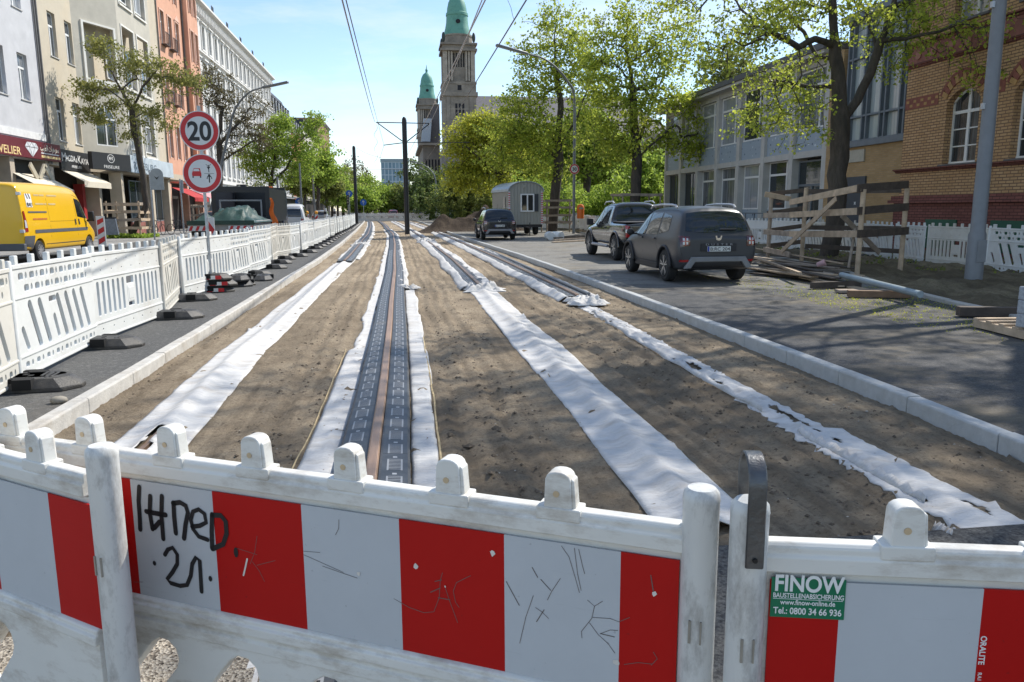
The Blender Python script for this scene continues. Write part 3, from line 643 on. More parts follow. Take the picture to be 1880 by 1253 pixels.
for c,w_,h_ in [((690,727),.0055,.0065),((930,793),.0055,.0075),((1040,680),.0065,.013)]:
    a=pm(*c); gr.add([(a[0]+w_*math.cos(k*math.pi/6),-.0175,a[1]+h_*math.sin(k*math.pi/6)) for k in range(12)],[tuple(range(12))])
split(gr.build('graffiti_stroke',BBLK,mid,fix=False),'graffiti_stroke')
# scuffs and chips
sf=MB(); 
def sc2(pts,w_,ox,oy,s): stroke([PLN(ox+a/s,oy+b/s,MO,MD) for a,b in pts],w_,-.0168,0,sf)
S2=(600,780,2.54)
for pts in [[(555,675),(545,710),(540,790),(515,855),(470,860),(400,835),(330,795)],[(685,688),(620,720),(605,760),(615,810),(632,835)],[(565,735),(590,810),(625,905)],[(500,765),(545,745)],[(520,715),(550,708)],[(535,790),(590,800)],
   [(1105,550),(1140,600),(1170,700),(1188,765)],[(1165,560),(1180,680),(1196,755)],[(1185,565),(1202,640),(1212,678)],[(970,650),(995,695)],[(1010,705),(1055,755)],[(1100,700),(1060,760),(1040,800)],[(985,835),(1015,855),(1045,885)],[(1025,845),(990,900)],
   [(1225,800),(1258,828),(1295,805)],[(1258,828),(1245,885),(1197,945),(1200,975)],[(1235,905),(1275,960),(1320,1000),(1352,1045)],[(1250,880),(1330,885),(1370,900),(1420,880)],[(1285,955),(1330,938),(1365,940)],[(1285,955),(1350,970)],[(975,780),(940,880),(912,1000)],
   [(1518,685),(1530,760)],[(1395,1097),(1460,1088),(1525,1095)],[(1530,1040),(1548,1070),(1520,1100)],[(0,645),(100,680),(160,700)],[(75,430),(75,470),(60,500)],[(850,715),(910,825)]]:
    sc2(pts,.0012 if len(pts)>2 else .0018,*S2)
for pts in [[(1035,660),(1130,690)],[(1130,610),(1120,680),(1100,730)],[(1110,720),(1140,760),(1162,805)],[(1130,735),(1208,715)],[(600,808),(640,808)],[(1330,675),(1400,680)],[(1330,690),(1500,765)]]:
    stroke([pm(*p) for p in pts],.0011,-.0168,0,sf)
split(sf.build('scratch',M('scratch_dark',(.13,.11,.10),.7),mid,fix=False),'scratch')
cp=MB()
for a,b,r in [(432,645,.006),(788,585,.006),(568,738,.002),(1533,770,.005),(1360,1088,.007),(168,680,.005),(1065,300,.001)]:
    c=PLN(600+a/2.54,780+b/2.54,MO,MD); cp.add([(c[0]+r*math.cos(k)*random.uniform(.5,1.2),-.0172,c[1]+r*1.2*math.sin(k)*random.uniform(.6,1.2)) for k in (0,.9,1.8,2.7,3.6,4.5,5.4)],[tuple(range(7))])
stroke([pm(*p) for p in [(1088,708),(1080,745),(1072,778)]],.0045,-.0172,0,cp)
split(cp.build('chip',M('chip_white',(.7,.66,.6),.7),mid,fix=False),'chip')
# left barrier, standing in front of the middle one's end
a,b_=G(0,828,1.015),G(160,868,1.015); l=math.hypot(b_[0]-a[0],b_[1]-a[1]); LD=((b_[0]-a[0])/l,(b_[1]-a[1])/l)
lt,lbd=barrier('red and white barrier cut off by the left edge, its scuffed end post in front',a,LD,-1.5,.36,[(-.04,1),(.212,0)],[.178,-.067,-.312],[.425],zoff=.0,board_x=(-1.4,.372),lower='holes')
# right barrier with sticker and steel strap
a,b_=G(1420,989,1.018),G(1880,1007,1.018); l=math.hypot(b_[0]-a[0],b_[1]-a[1]); QD=((b_[0]-a[0])/l,(b_[1]-a[1])/l); QO=a
rt,rbd=barrier('red and white barrier at the right with green sticker and steel strap on its post',QO,QD,-.03,1.9,[(-.005,0),(.116,1),(.354,0),(.604,1),(.854,0),(1.104,1)],[.222,.467,.712,.957],[-.045],board_x=(-.005,1.85))
def pr_(px,py): return PLN(px,py,QO,QD)
x0,z1=pr_(1413,1051); x1,z0=pr_(1543,1129); x1=x0+(x1-x0)
sk=MB().box(x0,x1,-.0185,-.0165,z0,z1).build('sticker',M('sticker_green',(.0,.16,.075),.35,.05),rt)
SWH=M('print_white',(.78,.8,.78),.5,.02)
W_=x1-x0; H_=z1-z0; cx=(x0+x1)/2
for s_,zz,hh,ww,bo_ in [('FINOW',.68,.41,.93,.0011),('BAUSTELLENABSICHERUNG',.505,.12,.95,.0002),('www.finow-online.de',.335,.125,.74,.0002),('Tel.: 0800 34 66 936',.10,.165,.92,.0003)]:
    text(s_,H_*hh*1.38,SWH,sk,(cx-W_*ww/2,-.0195,z0+H_*zz),fit=W_*ww,extrude=.0004,bold=bo_)
MB().box(x0+W_*.03,x1-W_*.03,-.0192,-.0185,z0+H_*.465,z0+H_*.475).build('rule',SWH,sk)
me=textmesh('ORALITE',.014,.0004,bold=.0002); me.transform(Matrix.Rotation(R(90),4,'Y')); o=link('writing',me,SWH,rt); o.location=(.357,-.0165,.86)
me=textmesh('RA1  Aufbau A / DIN 67520 & ',.0095,.0004); me.transform(Matrix.Rotation(R(90),4,'Y')); o=link('writing',me,SWH,rt); o.location=(.358,-.0165,.79)
# steel strap looped over the post
ST=M('strap_steel',(.12,.125,.13),.38,.25,12,.15,metal=.7,dirt=(.13,.08,.05),dirt_scale=8)
hw=.0155
outer=[(-.052,.985)]+[(-.052,1.13)]+[(0.0+.052*math.cos(R(a)),1.13+.05*math.sin(R(a))) for a in range(170,0,-20)]+[(.052,1.13),(.052,1.06)]
mb=MB(); vs=[];fs=[]
inner=[(y*.88,z-.006 if 1.0<z and abs(y)<.05 else z) for y,z in outer]
n=len(outer)
for (y,z),(yi,zi) in zip(outer,inner): vs+=[(-hw,y,z),(hw,y,z),(hw,yi,zi),(-hw,yi,zi)]
for i in range(n-1):
    for j in range(4): fs.append((i*4+j,i*4+(j+1)%4,(i+1)*4+(j+1)%4,(i+1)*4+j))
fs+=[(0,1,2,3),tuple((n-1)*4+j for j in (3,2,1,0))]
mb.add(vs,fs); sp=mb.build('steel_strap',ST,rt,smooth=True,bev=.002,seg=1); sp.location=(-.043,-.006,0)
MB().lathe([(.004,-.004),(.0045,-.001),(.0045,.002)],10,(0,-.053,1.002),axis='Y').build('bolt',M('bolt_dark',(.04,.04,.04),.5,metal=.8),sp)
# ---------------------------------------------------------------- site fence panels
FP=M('fence_plastic',(.68,.69,.67),.5,.05,3,.1,dirt=(.46,.42,.36),dirt_scale=1.4,dirt_amt=.55,space='World')
FP2=M('fence_plastic_yellowed',(.62,.60,.54),.5,.05,3,.1,dirt=(.42,.36,.28),dirt_scale=1.4,dirt_amt=.6,space='World')
FSH=M('fence_mark',(.40,.39,.36),.6)
FLb=FP
def panel_proto(kind,mat):
    t=thing('fence_panel','','fence panel',(0,0,-50))
    loops=[rrect(.02,1.98,.0,1.0,.015)]; marks=MB()
    if kind=='slots':
        for r_,z in enumerate((.895,.785)):
            for i in range(8):
                x=.14+i*.232+(.10 if r_ else 0)
                if x<1.86: loops.append(rrect(x,x+.095,z-.032,z+.03,.02,2))
                if x+.155<1.93: loops.append(arc(x+.155,z,.020,0,345,8,.032))
        for i in range(8):
            x=.10+i*.215
            if i==3: loops.append(rrect(x+.0,x+.17,.60,.655,.02,2)); loops.append(slot(x+.10,.45,x+.17,.26,.06)); continue
            if i==0: loops.append(slot(x+.03,.42,x+.11,.25,.06)); continue
            loops.append(slot(x,.63,x+.16,.245,.078))
        for i in range(8):
            x=.12+i*.232; loops.append(rrect(x,x+.07,.075,.125,.018,2)); loops.append(arc(x+.14,.10,.017,0,345,8,.028))
        nst=6
    else:
        for i in range(14):
            x=.13+i*.128
            if 6<=i<=7: continue
            loops.append(rrect(x,x+.055,.26,.66,.02,2))
        loops.append(rrect(.90,1.10,.57,.66,.01,2)); 
        for x in (.2,.47,.74,1.01,1.28,1.55,1.82): loops.append(arc(x-.06,.90,.011,0,330,6)); loops.append(arc(x+.06,.79,.011,0,330,6)); loops.append(arc(x,.10,.012,0,330,6))
        loops.append(rrect(.92,1.08,.28,.33,.01,2))
        nst=8
    link('panel',curve2d('panel',loops,.022,.005),mat,t,smooth=True)
    fr=MB(); 
    for z0,z1,h in ((.965,1.005,.028),(.695,.722,.026),(.17,.198,.026),(-.005,.022,.024)): fr.box(.01,1.99,-h,h,z0,z1)
    fr.build('rail',mat,t,bev=.006,seg=1)
    for i in range(nst):
        x=.12+i*(1.76/(nst-1)); MB().box(x-.034,x+.034,-.022,.022,1.0,1.085).build('stud',mat,t,bev=.008,seg=2)
    for x,e in ((.0,.03),(2.0,.0)):
        if e: MB().lathe([(.028,-.10),(.028,1.03),(.02,1.045)],10,(x,0,0)).build('post',mat,t,smooth=True)
    if kind=='bars': MB().box(.90,1.10,-.02,.02,.34,.55).box(.93,1.07,-.024,.02,.37,.52).build('label_plate',mat,t,bev=.004,seg=1)
    return t
PR={('slots',0):panel_proto('slots',FP),('bars',0):panel_proto('bars',FP),('slots',1):panel_proto('slots',FP2),('bars',1):panel_proto('bars',FP2)}
fmesh=[]
FCOUNT=[0]
def place_panel(a,b,kind,label,group,var=0):
    p=PR[(kind,var)]; L=math.hypot(b[0]-a[0],b[1]-a[1])
    o=dup(p,(a[0],a[1],.12),math.atan2(b[1]-a[1],b[0]-a[0]),label,(L/2,1,1)); o['group']=group; FCOUNT[0]+=1; o.rotation_euler=(random.gauss(0,.018),random.gauss(0,.007),o.rotation_euler[2]+random.gauss(0,.02)); o.location.z+=random.gauss(0,.010); return o
far_mb=[]
KN={'slots':'slotted','bars':'plain banded'}
jl=[(-40,752),(37,699),(174,627),(302,577),(338,546),(418,520),(455,502),(488,490),(510,474),(534,469),(554,462),(567,455),(584,448),(607,435),(616,430),(637,421),(653,411)]
JL=[G(x,y,.12)[:2] for x,y in jl]
JL[0]=(JL[1][0]+.25,JL[1][1]-2)
kinds=['slots','slots','bars','slots','bars','slots','slots','bars','slots','slots','bars','bars','slots','bars','slots','slots']
ordn=['first','second','third','fourth','fifth','sixth','seventh','eighth','ninth','tenth','eleventh','twelfth']
LEND=[]; k=0; allp=[]
for i in range(len(JL)-1):
    a,b=JL[i],JL[i+1]; L=math.hypot(b[0]-a[0],b[1]-a[1]); n=max(1,round(L/2.1))
    for j in range(n):
        p=(a[0]+(b[0]-a[0])*j/n,a[1]+(b[1]-a[1])*j/n); q=(a[0]+(b[0]-a[0])*(j+1)/n,a[1]+(b[1]-a[1])*(j+1)/n)
        allp.append((p,q,kinds[i] if n==1 else ('slots','bars')[(i+j)%3==0]))
for k,(p,q,kd) in enumerate(allp):
    lab='white plastic %s fence panel, %s in the left fence counted from the front'%(KN[kd],nth(k))
    place_panel(p,q,kd,lab,'white site fence along the left road',int(k in(0,3,8,9)))
JR=[G(x,y,.12)[:2] for x,y in [(2080,535),(1960,519),(1808,498),(1700,488),(1590,473),(1480,461),(1370,449)]]
JR+=[(12.9,33),(12.3,40),(11.9,47.5),(12.6,52),(11.5,60),(10.5,66)]
k=0
for i in range(len(JR)-1):
    b,a=JR[i],JR[i+1]; L=math.hypot(b[0]-a[0],b[1]-a[1]); n=max(1,round(L/2.1))
    for j in range(n-1,-1,-1):
        q=(a[0]+(b[0]-a[0])*(j+1)/n,a[1]+(b[1]-a[1])*(j+1)/n); p=(a[0]+(b[0]-a[0])*j/n,a[1]+(b[1]-a[1])*j/n)
        kd=['slots','slots','bars','slots','slots','bars'][min(i,5)] if i<6 else ('bars','slots')[k%2]
        place_panel(p,q,kd,'white plastic %s fence panel, %s in the right fence counted from the right edge'%(KN[kd],nth(k)),'white site fence on the right verge',int(i in(2,4))); k+=1
xs=-6.6; k=0
while xs<14.5:
    place_panel((xs,110.5),(xs+2.05,110.5),('bars','slots')[k in(4,)],'white panel of the fence across the far end, %s from its left end'%nth(k),'white fence across the far end',0); xs+=2.07; k+=1
for p in PR.values():
    for c in list(p.children): bpy.data.objects.remove(c)
    bpy.data.objects.remove(p)
# rubber feet
RF=M('foot_rubber',(.030,.030,.031),.55,.3,10,.3,dirt=(.16,.14,.11),dirt_scale=4,dirt_amt=.55)
def foot_mb(w=.40,l=.84,h=.115):
    m=MB(); hw=w/2; hl=l/2
    top=[(-hl+.20,-hw+.07),(hl-.20,-hw+.07),(hl-.10,0),(hl-.20,hw-.07),(-hl+.20,hw-.07),(-hl+.10,0)]
    bot=[(-hl+.1,-hw),(hl-.1,-hw),(hl,-.06),(hl,.06),(hl-.1,hw),(-hl+.1,hw),(-hl,.06),(-hl,-.06)]
    b8=[(-hl+.12,-hw),(hl-.12,-hw),(hl,-.05),(hl,.05),(hl-.12,hw),(-hl+.12,hw),(-hl,.05),(-hl,-.05)]
    t8=[(-hl+.2,-hw+.06),(hl-.2,-hw+.06),(hl-.1,-.04),(hl-.1,.04),(hl-.2,hw-.06),(-hl+.2,hw-.06),(-hl+.1,.04),(-hl+.1,-.04)]
    vs=[(x,y,0) for x,y in b8]+[(x,y,.035) for x,y in b8]+[(x,y,h) for x,y in t8]; fs=[tuple(range(7,-1,-1)),tuple(range(16,24))]
    for r_ in (0,8): fs+=[(r_+i,r_+(i+1)%8,r_+8+(i+1)%8,r_+8+i) for i in range(8)]
    m.add(vs,fs); return m
def foot_proto():
    t=thing('base_plate','','base plate',(0,0,-50)); foot_mb().build('body',RF,t,smooth=20,bev=.008)
    rc=M('foot_recess',(.008,.008,.008),.9)
    split(MB().box(-.075,.075,-.215,-.135,.03,.121).box(-.075,.075,.135,.215,.03,.121).box(-.02,.02,-.03,.03,.1,.119).build('notch',rc,t),'notch')
    mb=MB()
    for x in (-.19,-.15,.15,.19): mb.box(x-.012,x+.012,-.1,.1,.11,.121)
    split(mb.build('rib',RF,t,bev=.003,seg=1),'rib')
    return t
FT=foot_proto(); k=0
for p,q,kd in allp:
    if k<40:
        o=dup(FT,(q[0]+.16,q[1]-.15,.075),R(8)+random.uniform(-.2,.2),'black rubber foot under the left fence, '+'%s one from the front'%nth(k)); o['group']='rubber feet of the left fence'
    k+=1
o=dup(FT,(JL[1][0]+.1,JL[1][1]-.1,.075),R(6),'nearest black rubber foot at the lower left, overlapping the kerb'); o['group']='rubber feet of the left fence'
for kk,b in enumerate(JR[1:6]):
    o=dup(FT,(b[0]-.2,b[1],.1),R(95),'black rubber foot under the right fence in the verge, %s from the right edge'%nth(kk)); o['group']='rubber feet of the right fence'
# ---------------------------------------------------------------- sign 20 / no overtaking cyclists, on stacked plates
SB=(-3.63,15.5); 
SR=M('sign_red',(.50,.012,.018),.4,.04); SWT=M('sign_white',(.62,.63,.62),.4,.03); SBK=M('sign_black',(.015,.015,.016),.5); GALV=M('galvanised',(.42,.44,.46),.4,.15,12,.1,metal=.55); SGB=M('sign_back',(.38,.39,.4),.5)
def disc(t,name,r,z,y,rim,face,back=SGB,cx=0):
    d=MB().lathe([(r,0),(r,.012),(.001,.012)],48,(cx,y+.003,z),axis='Y').build(name,back,t,smooth=True)
    ring=lambda ro,ri,yy,m,nm: MB().add([(cx+ro*math.cos(a*math.pi/24),yy,z+ro*math.sin(a*math.pi/24)) for a in range(48)]+[(cx+ri*math.cos(a*math.pi/24),yy,z+ri*math.sin(a*math.pi/24)) for a in range(48)],[(i,(i+1)%48,48+(i+1)%48,48+i) for i in range(48)]).build(nm,m,d,fix=False)
    ring(r,r*.955,y+.0025,SWT,'edge_ring'); ring(r*.955,r*.715,y+.0025,rim,'red_ring'); ring(r*.715,.0005,y+.0025,face,'face'); return d
zc1=OY(364,240,15.2)[2]; zc2=OY(370,319,15.2)[2]; xs1=OY(364,240,15.2)[0]
rr=abs(OY(402,240,15.2)[0]-OY(327,240,15.2)[0])/2
t=thing('sign_post','twin round traffic signs on a thin grey post, 20 above and no overtaking cyclists below','traffic sign',(OY(388,525,15.3)[0],15.3,0),YAW*-.6)
p=MB().tube([(0,0,.32),(0,0,zc1+rr+.09)],.03,14).build('pole',GALV,t,smooth=True)
d=disc(t,'sign_plate',rr,zc1,-.05,SR,SWT); me=textmesh('20',.47,.001,align='CENTER',bold=.012); me.transform(Matrix.Diagonal((.92,1,1,1))); o=link('number',me,SBK,d); o.location=(0,-.0495,zc1-.165)
d=disc(t,'sign_plate',rr,zc2,-.05,SR,SWT)
y_=-.0492; cr=MB(); 
body=[(-.155,-.045),(-.16,.0),(-.145,.045),(-.12,.10),(.02-.03,.10),(.0,.045),(.012,.0),(.01,-.045)]
cr.add([(x-.03,y_,zc2+z) for x,z in body],[tuple(range(len(body)))]); cr.build('car_symbol',SR,d,fix=False)
w2=MB(); w2.add([(x,y_-.0006,z) for x,z in [(-.165,zc2+.045),(-.148,zc2+.088),(-.062,zc2+.088),(-.045,zc2+.045)]],[(0,1,2,3)]); w2.build('car_symbol',SWT,d,fix=False)
bk=MB(); bk.box(-.185,-.160,y_,y_+.001,zc2-.075,zc2-.045); bk.box(-.05,-.025,y_,y_+.001,zc2-.075,zc2-.045); bk.box(.035,.21,y_,y_+.001,zc2-.002,zc2+.004)
stroke([(.12,zc2+.15),(.12,zc2+.03)],.014,y_,0,bk); stroke([(.075,zc2+.165),(.10,zc2+.15),(.14,zc2+.15),(.165,zc2+.165)],.009,y_,0,bk); stroke([(.1,zc2+.12),(.115,zc2+.085),(.14,zc2+.12)],.02,y_,0,bk)
stroke([(.12,zc2-.03),(.12,zc2-.155)],.022,y_,0,bk); stroke([(.08,zc2-.09),(.09,zc2-.05),(.15,zc2-.05),(.165,zc2-.09)],.016,y_,0,bk); bk.add([(.12+.022*math.cos(a),y_,zc2-.03+.022*math.sin(a)) for a in [k*.785 for k in range(8)]],[tuple(range(8))])
split(bk.build('bicycle_symbol',SBK,d,fix=False),'bicycle_symbol')
for z in (zc1+.12,zc1-.12,zc2+.12,zc2-.12): MB().box(-.045,.045,-.04,.035,z-.012,z+.012).build('clamp',GALV,t,bev=.003)
px,py=t.location.x,t.location.y
for k,(dx,dy,dz,a) in enumerate([(0,0,.0,.0),(.05,.02,.118,.05),(-.03,.0,.236,-.04)]):
    o=dup(FT,(px+dx,py+dy,.075+dz),R(3)+a,('bottom plate of the stack','middle plate of the stack','top plate of the stack')[k]+' with red and white ends holding the sign post'); o.name='base_plate'; o['group']='plates under the round signs'
    for j in range(5): 
        b_=MB().box(-.26+j*.104,-.156+j*.104,-.214,-.196,.02,.085).build('reflective_strip',[SR,SWT][j%2],o)
for k,(dx,dy,dz) in enumerate([(.35,1.25,0),(.3,1.2,.118),(.55,2.5,0)]):
    o=dup(FT,(px+dx,py+dy,.075+dz),R(96),'spare black rubber plate behind the sign post, '+('lower of two','upper of two','single one')[k]); o['group']='spare plates behind the signs'
for c in list(FT.children): bpy.data.objects.remove(c)
bpy.data.objects.remove(FT)
st=MB().ell((0,0,0),(.07,.05,.035),10,6).build('stone',M('stone_grey',(.3,.27,.22),.8,.2,10),smooth='all'); st.location=G(108,735,.1); tag(st,'rounded grey stone by the left kerb below the nearest rubber foot','stone')
# ---------------------------------------------------------------- buildings
STUC=lambda n,c,d=None: M(n,c,.9,.07,1.6,.12,dirt=d or sc(c,.72),dirt_scale=.55,dirt_amt=.45,bscale=30)
WFR=M('window_white',(.72,.72,.70),.5,.04); WFG=M('window_grey',(.13,.15,.17),.5); GLS=glassy('glass_curtained',(.025,.032,.038),.06,(.30,.32,.34)); GLD=glassy('glass_dark',(.02,.027,.03),.04)
WPROTO={}
def win_unit(w,h,style='cross',fm=None,gm=None,arch=0,key=''):
    fm=fm or WFR; gm=gm or GLS
    k=(round(w,2),round(h,2),style,fm.name,gm.name,arch)
    if k in WPROTO: return WPROTO[k]
    f=MB(); b=.07
    top=lambda x: h-arch+ (arch*(1-((x-w/2)/(w/2))**2) if arch else 0)
    if arch:
        pts=[(x,top(x)) for x in [w*i/10 for i in range(11)]]
        for (a,za),(c,zc) in zip(pts,pts[1:]): f.beam((a,.03,za-b/2),(c,.03,zc-b/2),.06,b)
        f.box(0,b,0,.06,0,h-arch); f.box(w-b,w,0,.06,0,h-arch)
    else:
        f.box(0,w,0,.06,h-b,h); f.box(0,b,0,.06,b,h-b); f.box(w-b,w,0,.06,b,h-b)
    f.box(0,w,-.02,.06,0,b)
    if style in('cross','T'):
        zt=h*(.70 if not arch else .66); f.box(b,w-b,-.01,.062,zt-.05,zt+.05)
        f.box(w/2-.045,w/2+.045,-.008,.061,b,zt-.05)
        if style=='cross': f.box(w/2-.03,w/2+.03,-.004,.061,zt+.05,h-b if not arch else h-b)
    if style=='eight':
        zt=h*.70; f.box(b,w-b,-.01,.062,zt-.05,zt+.04); f.box(w/2-.05,w/2+.05,-.008,.061,b,h-.05)
        for q in (.24,.47): f.box(b,w/2-.05,0,.05,h*q-.018,h*q+.018); f.box(w/2+.05,w-b,0,.05,h*q-.018,h*q+.018)
    if style=='side':   # wide pane with top light and narrow side light
        zt=h*.72; xs=w*.72; f.box(xs-.05,xs+.05,-.008,.061,b,h-b); f.box(b,xs-.05,-.01,.062,zt-.05,zt+.05); f.box(xs+.05,w-b,-.004,.06,h*.36-.03,h*.36+.03); f.box(xs+.05,w-b,-.004,.06,zt-.03,zt+.03)
    if style=='single': f.box(w/2-.04,w/2+.04,0,.06,b,h-b)
    o=f.build('window',fm,None); 
    if arch:
        pts=[(x,top(x)-.03) for x in [w*i/10 for i in range(11)]]; p=MB().prism([(0.02,.03)]+[(min(max(x,.02),w-.02),z) for x,z in pts]+[(w-.02,.03)],.03,.045)
    else: p=MB().box(.02,w-.02,.03,.045,.02,h-.02)
    q=p.build('pane',gm,o)
    WPROTO[k]=o; o.location=(0,0,-60); return o
def facade(t,W,H,wins,mat,D=9,th=.25,z0=0,name='wall',frame=None,yo=.15,x0=0,dy=0,fm=None,gm=None,body=True):
    loops=[[(x0,z0),(x0+W,z0),(x0+W,H),(x0,H)]]
    for q in wins:
        u,v,w,h=q[:4]; ar=q[5] if len(q)>5 else 0
        if ar: loops.append([(u,v),(u+w,v)]+[(u+w-w*i/10,v+h-ar+ar*(1-((w/2-w*i/10)/(w/2))**2)) for i in range(11)])
        else: loops.append([(u,v),(u+w,v),(u+w,v+h),(u,v+h)])
    me=curve2d(name,loops,th); me.transform(Matrix.Translation((0,th/2+dy,0)))
    o=link(name,me,mat,t)
    if body:
        MB().box(x0+.002,x0+W-.002,th+dy,D,z0,H-.01).build('body',mat,t)
    for q in wins:
        u,v,w,h=q[:4]; st=q[4] if len(q)>4 else 'cross'; ar=q[5] if len(q)>5 else 0
        if st is None: continue
        inst(win_unit(w,h,st,fm,gm,ar),t,(u,dy+yo,v))
    return o
def cornice(t,x0,x1,z,d=.3,h=.35,mat=None,name='cornice',dy=0):
    MB().prism([(dy,z),(dy-d*.35,z+h*.15),(dy-d*.45,z+h*.5),(dy-d,z+h*.7),(dy-d,z+h),(dy,z+h)],x0,x1,plane='YZ').build(name,mat,t)
def LB(name,label,y0): return thing(name,label,'building',(-18,y0,0),R(90))
# A: grey plaster house
A=LB('plaster_house','light grey plastered apartment house at the left edge above the jeweller sign',28); SG=STUC('plaster_grey',(.50,.50,.51))
wA=[(u,v,1.02,2.2,'T') for u in (11.65,14.0,9.3,6.5) for v in (7.05,11.37,15.4)]
facade(A,16.4,19,wA,SG,z0=4.2)
SILL=M('sill_stone',(.45,.44,.42),.7)
for u,v,w_,h_,_ in wA: MB().box(u-.05,u+w_+.05,-.06,.14,v-.05,v-.002).build('window_sill',SILL,A)
MB().box(9,16.38,-.05,-.002,5.2,5.55).build('plaster_band',M('band_white',(.66,.66,.64),.8,.1),A)
SHD=M('shop_dark',(.03,.028,.027),.6); STW=M('shop_pillar',(.42,.36,.28),.8,.1,2)
MB().box(0,16.38,.6,8.9,0,4.199).build('shop_interior',SHD,A)
for u in (0,7.6,12.1,15.9): MB().box(u,u+.45,0,.6,0,4.195).build('shop_pillar',STW,A)
SGR=M('sign_maroon',(.13,.013,.022),.4,.1,3)
sb=MB().box(9.0,17.35,-.22,-.055,4.22,5.1).build('shop_sign',SGR,A,bev=.01)
GOLD=M('sign_gold',(.75,.55,.25),.5); SLV=M('sign_silver',(.65,.66,.68),.3,.3,6)
text('JUWELIER',.52,GOLD,sb,(9.7,-.226,4.30),fit=3.2,extrude=.002,bold=.006)
text('ATELIER',.3,GOLD,sb,(11.6,-.227,4.28),fit=1.9,extrude=.002) if False else None
for n_ in ('writing',): pass
g=MB(); g.add([(13.55,-.228,4.98),(14.5,-.228,4.98),(14.75,-.228,4.75),(14.03,-.228,4.28),(13.3,-.228,4.75)],[(0,1,2,3,4)]); dm=g.build('diamond_emblem',SLV,sb,fix=False)
ln=MB()
for p in ([(13.3,4.75),(14.75,4.75)],[(13.75,4.75),(14.03,4.3)],[(14.3,4.75),(14.03,4.3)],[(13.55,4.98),(13.75,4.75),(14.03,4.98),(14.3,4.75),(14.5,4.98)]): stroke(p,.03,-.231,0,ln)
ln.build('diamond_facets',M('facet_line',(.12,.1,.1),.5),dm,fix=False)
ar='\ufee3\ufea0\ufeee\ufeeb\ufeae\ufe8d\ufe95 \ufe8d\ufedf\ufec4\ufef4\ufe90'
text(ar[::-1],.42,M('sign_cream',(.75,.68,.55),.5),sb,(14.95,-.228,4.68),fit=2.15,extrude=.002,bold=.006)
MB().box(15.0,17.1,-.230,-.2201,4.52,4.57).build('rule',WFR,sb); MB().box(15.0,17.2,-.230,-.2201,4.32,4.44).build('rule',GOLD,sb)
AW=M('awning_cream',(.62,.56,.45),.8,.08); 
def awning(t,x0,x1,z,depth,drop,mat,valance=None,label=None):
    o=MB().add([(x0,0,z),(x1,0,z),(x1,-depth,z-drop),(x0,-depth,z-drop),(x0,0,z-.03),(x1,0,z-.03),(x1,-depth,z-drop-.03),(x0,-depth,z-drop-.03)],[(0,1,2,3),(7,6,5,4),(0,4,5,1),(1,5,6,2),(2,6,7,3),(3,7,4,0)]).build('awning',mat,t)
    v_=MB(); n=int((x1-x0)/.28)
    for i in range(n): a=x0+(x1-x0)*i/n; b=x0+(x1-x0)*(i+1)/n; v_.box(a,b,-depth-.015,-depth-.005,z-drop-.32,z-drop-.005,i%2)
    v_.build('valance',[mat,valance or mat],o); return o
awning(A,12.3,15.8,3.45,1.3,.75,AW,M('awning_stripe',(.30,.14,.12),.8))
for a_,b_,c_,d_ in ((13.2,14.0,3.9,3.1),(14.0,14.8,3.1,3.9),(14.8,15.7,3.9,3.1)): MB().beam((a_,-.4,c_),(b_,-.4,d_),.08,.28).build('decor_strut',M('gold_trim',(.45,.40,.30),.5),A)
# B: beige house with bay
Bh=LB('beige_house','beige plastered house with angled corner bay and loggias above the hairdresser',44.4); SBG=STUC('plaster_beige',(.50,.44,.34),(.58,.46,.30)); SBY=STUC('plaster_olive',(.47,.44,.37))
wB=[(u,v,.95,2.3,'T') for u in (1.55,3.7) for v in (5.4,9.8,14.2)]
facade(Bh,21.7,20.5,wB,SBG,z0=4.05,fm=WFR)
for u,v,w_,h_,_ in wB: MB().box(u-.06,u+w_+.06,-.06,.14,v-.05,v-.002).build('window_sill',SILL,Bh)
# bay: prism with angled cheek; loggia openings are deep
by0,by1=4.75,14.4
cheek=math.atan2(1.45,3.1); Lc=math.hypot(3.1,1.45)
def plate(name,loops,th,mat,t,mat4):
    me=curve2d(name,loops,th); me.transform(Matrix.Translation((0,th/2,0))); me.transform(mat4); return link(name,me,mat,t)
mc=Matrix.Translation((by0,-.0,0))@Matrix.Rotation(-cheek,4,'Z')
archw=[(1.05,5.5),(2.65,5.5)]+[(1.85+.8*math.cos(R(a)),7.1+.8*math.sin(R(a))) for a in range(0,181,20)]
plate('bay_cheek',[[(0,4.6),(Lc,4.6),(Lc,20.5),(0,20.5)],[(.75,9.3),(3.0,9.3),(3.0,12.4),(.75,12.4)],archw],.2,SBY,Bh,mc)
MB().prism([(by0+.3,.0),(by0+3.1,-1.2),(by1-.3,-1.2),(by1-.3,.0)],4.55,9.0,plane='XY').build('bay_core',SBY,Bh)
MB().prism([(by0+.3,.0),(by0+3.1,-1.2),(by1-.3,-1.2),(by1-.3,.0)],13.3,20.45,plane='XY').build('bay_core',SBY,Bh)
xb=by0+3.1; Wb=by1-xb
ops=[(u_,v_,2.2,h_) for u_ in (.6,3.5) for v_,h_ in ((9.3,3.6),(14.3,3.0),(5.3,2.9))]
plate('bay_front',[[(0,4.6),(Wb,4.6),(Wb,20.5),(0,20.5)]]+[[(u,v),(u+w_,v),(u+w_,v+h_),(u,v+h_)] for u,v,w_,h_ in ops],.25,SBY,Bh,Matrix.Translation((xb,-1.45,0)))
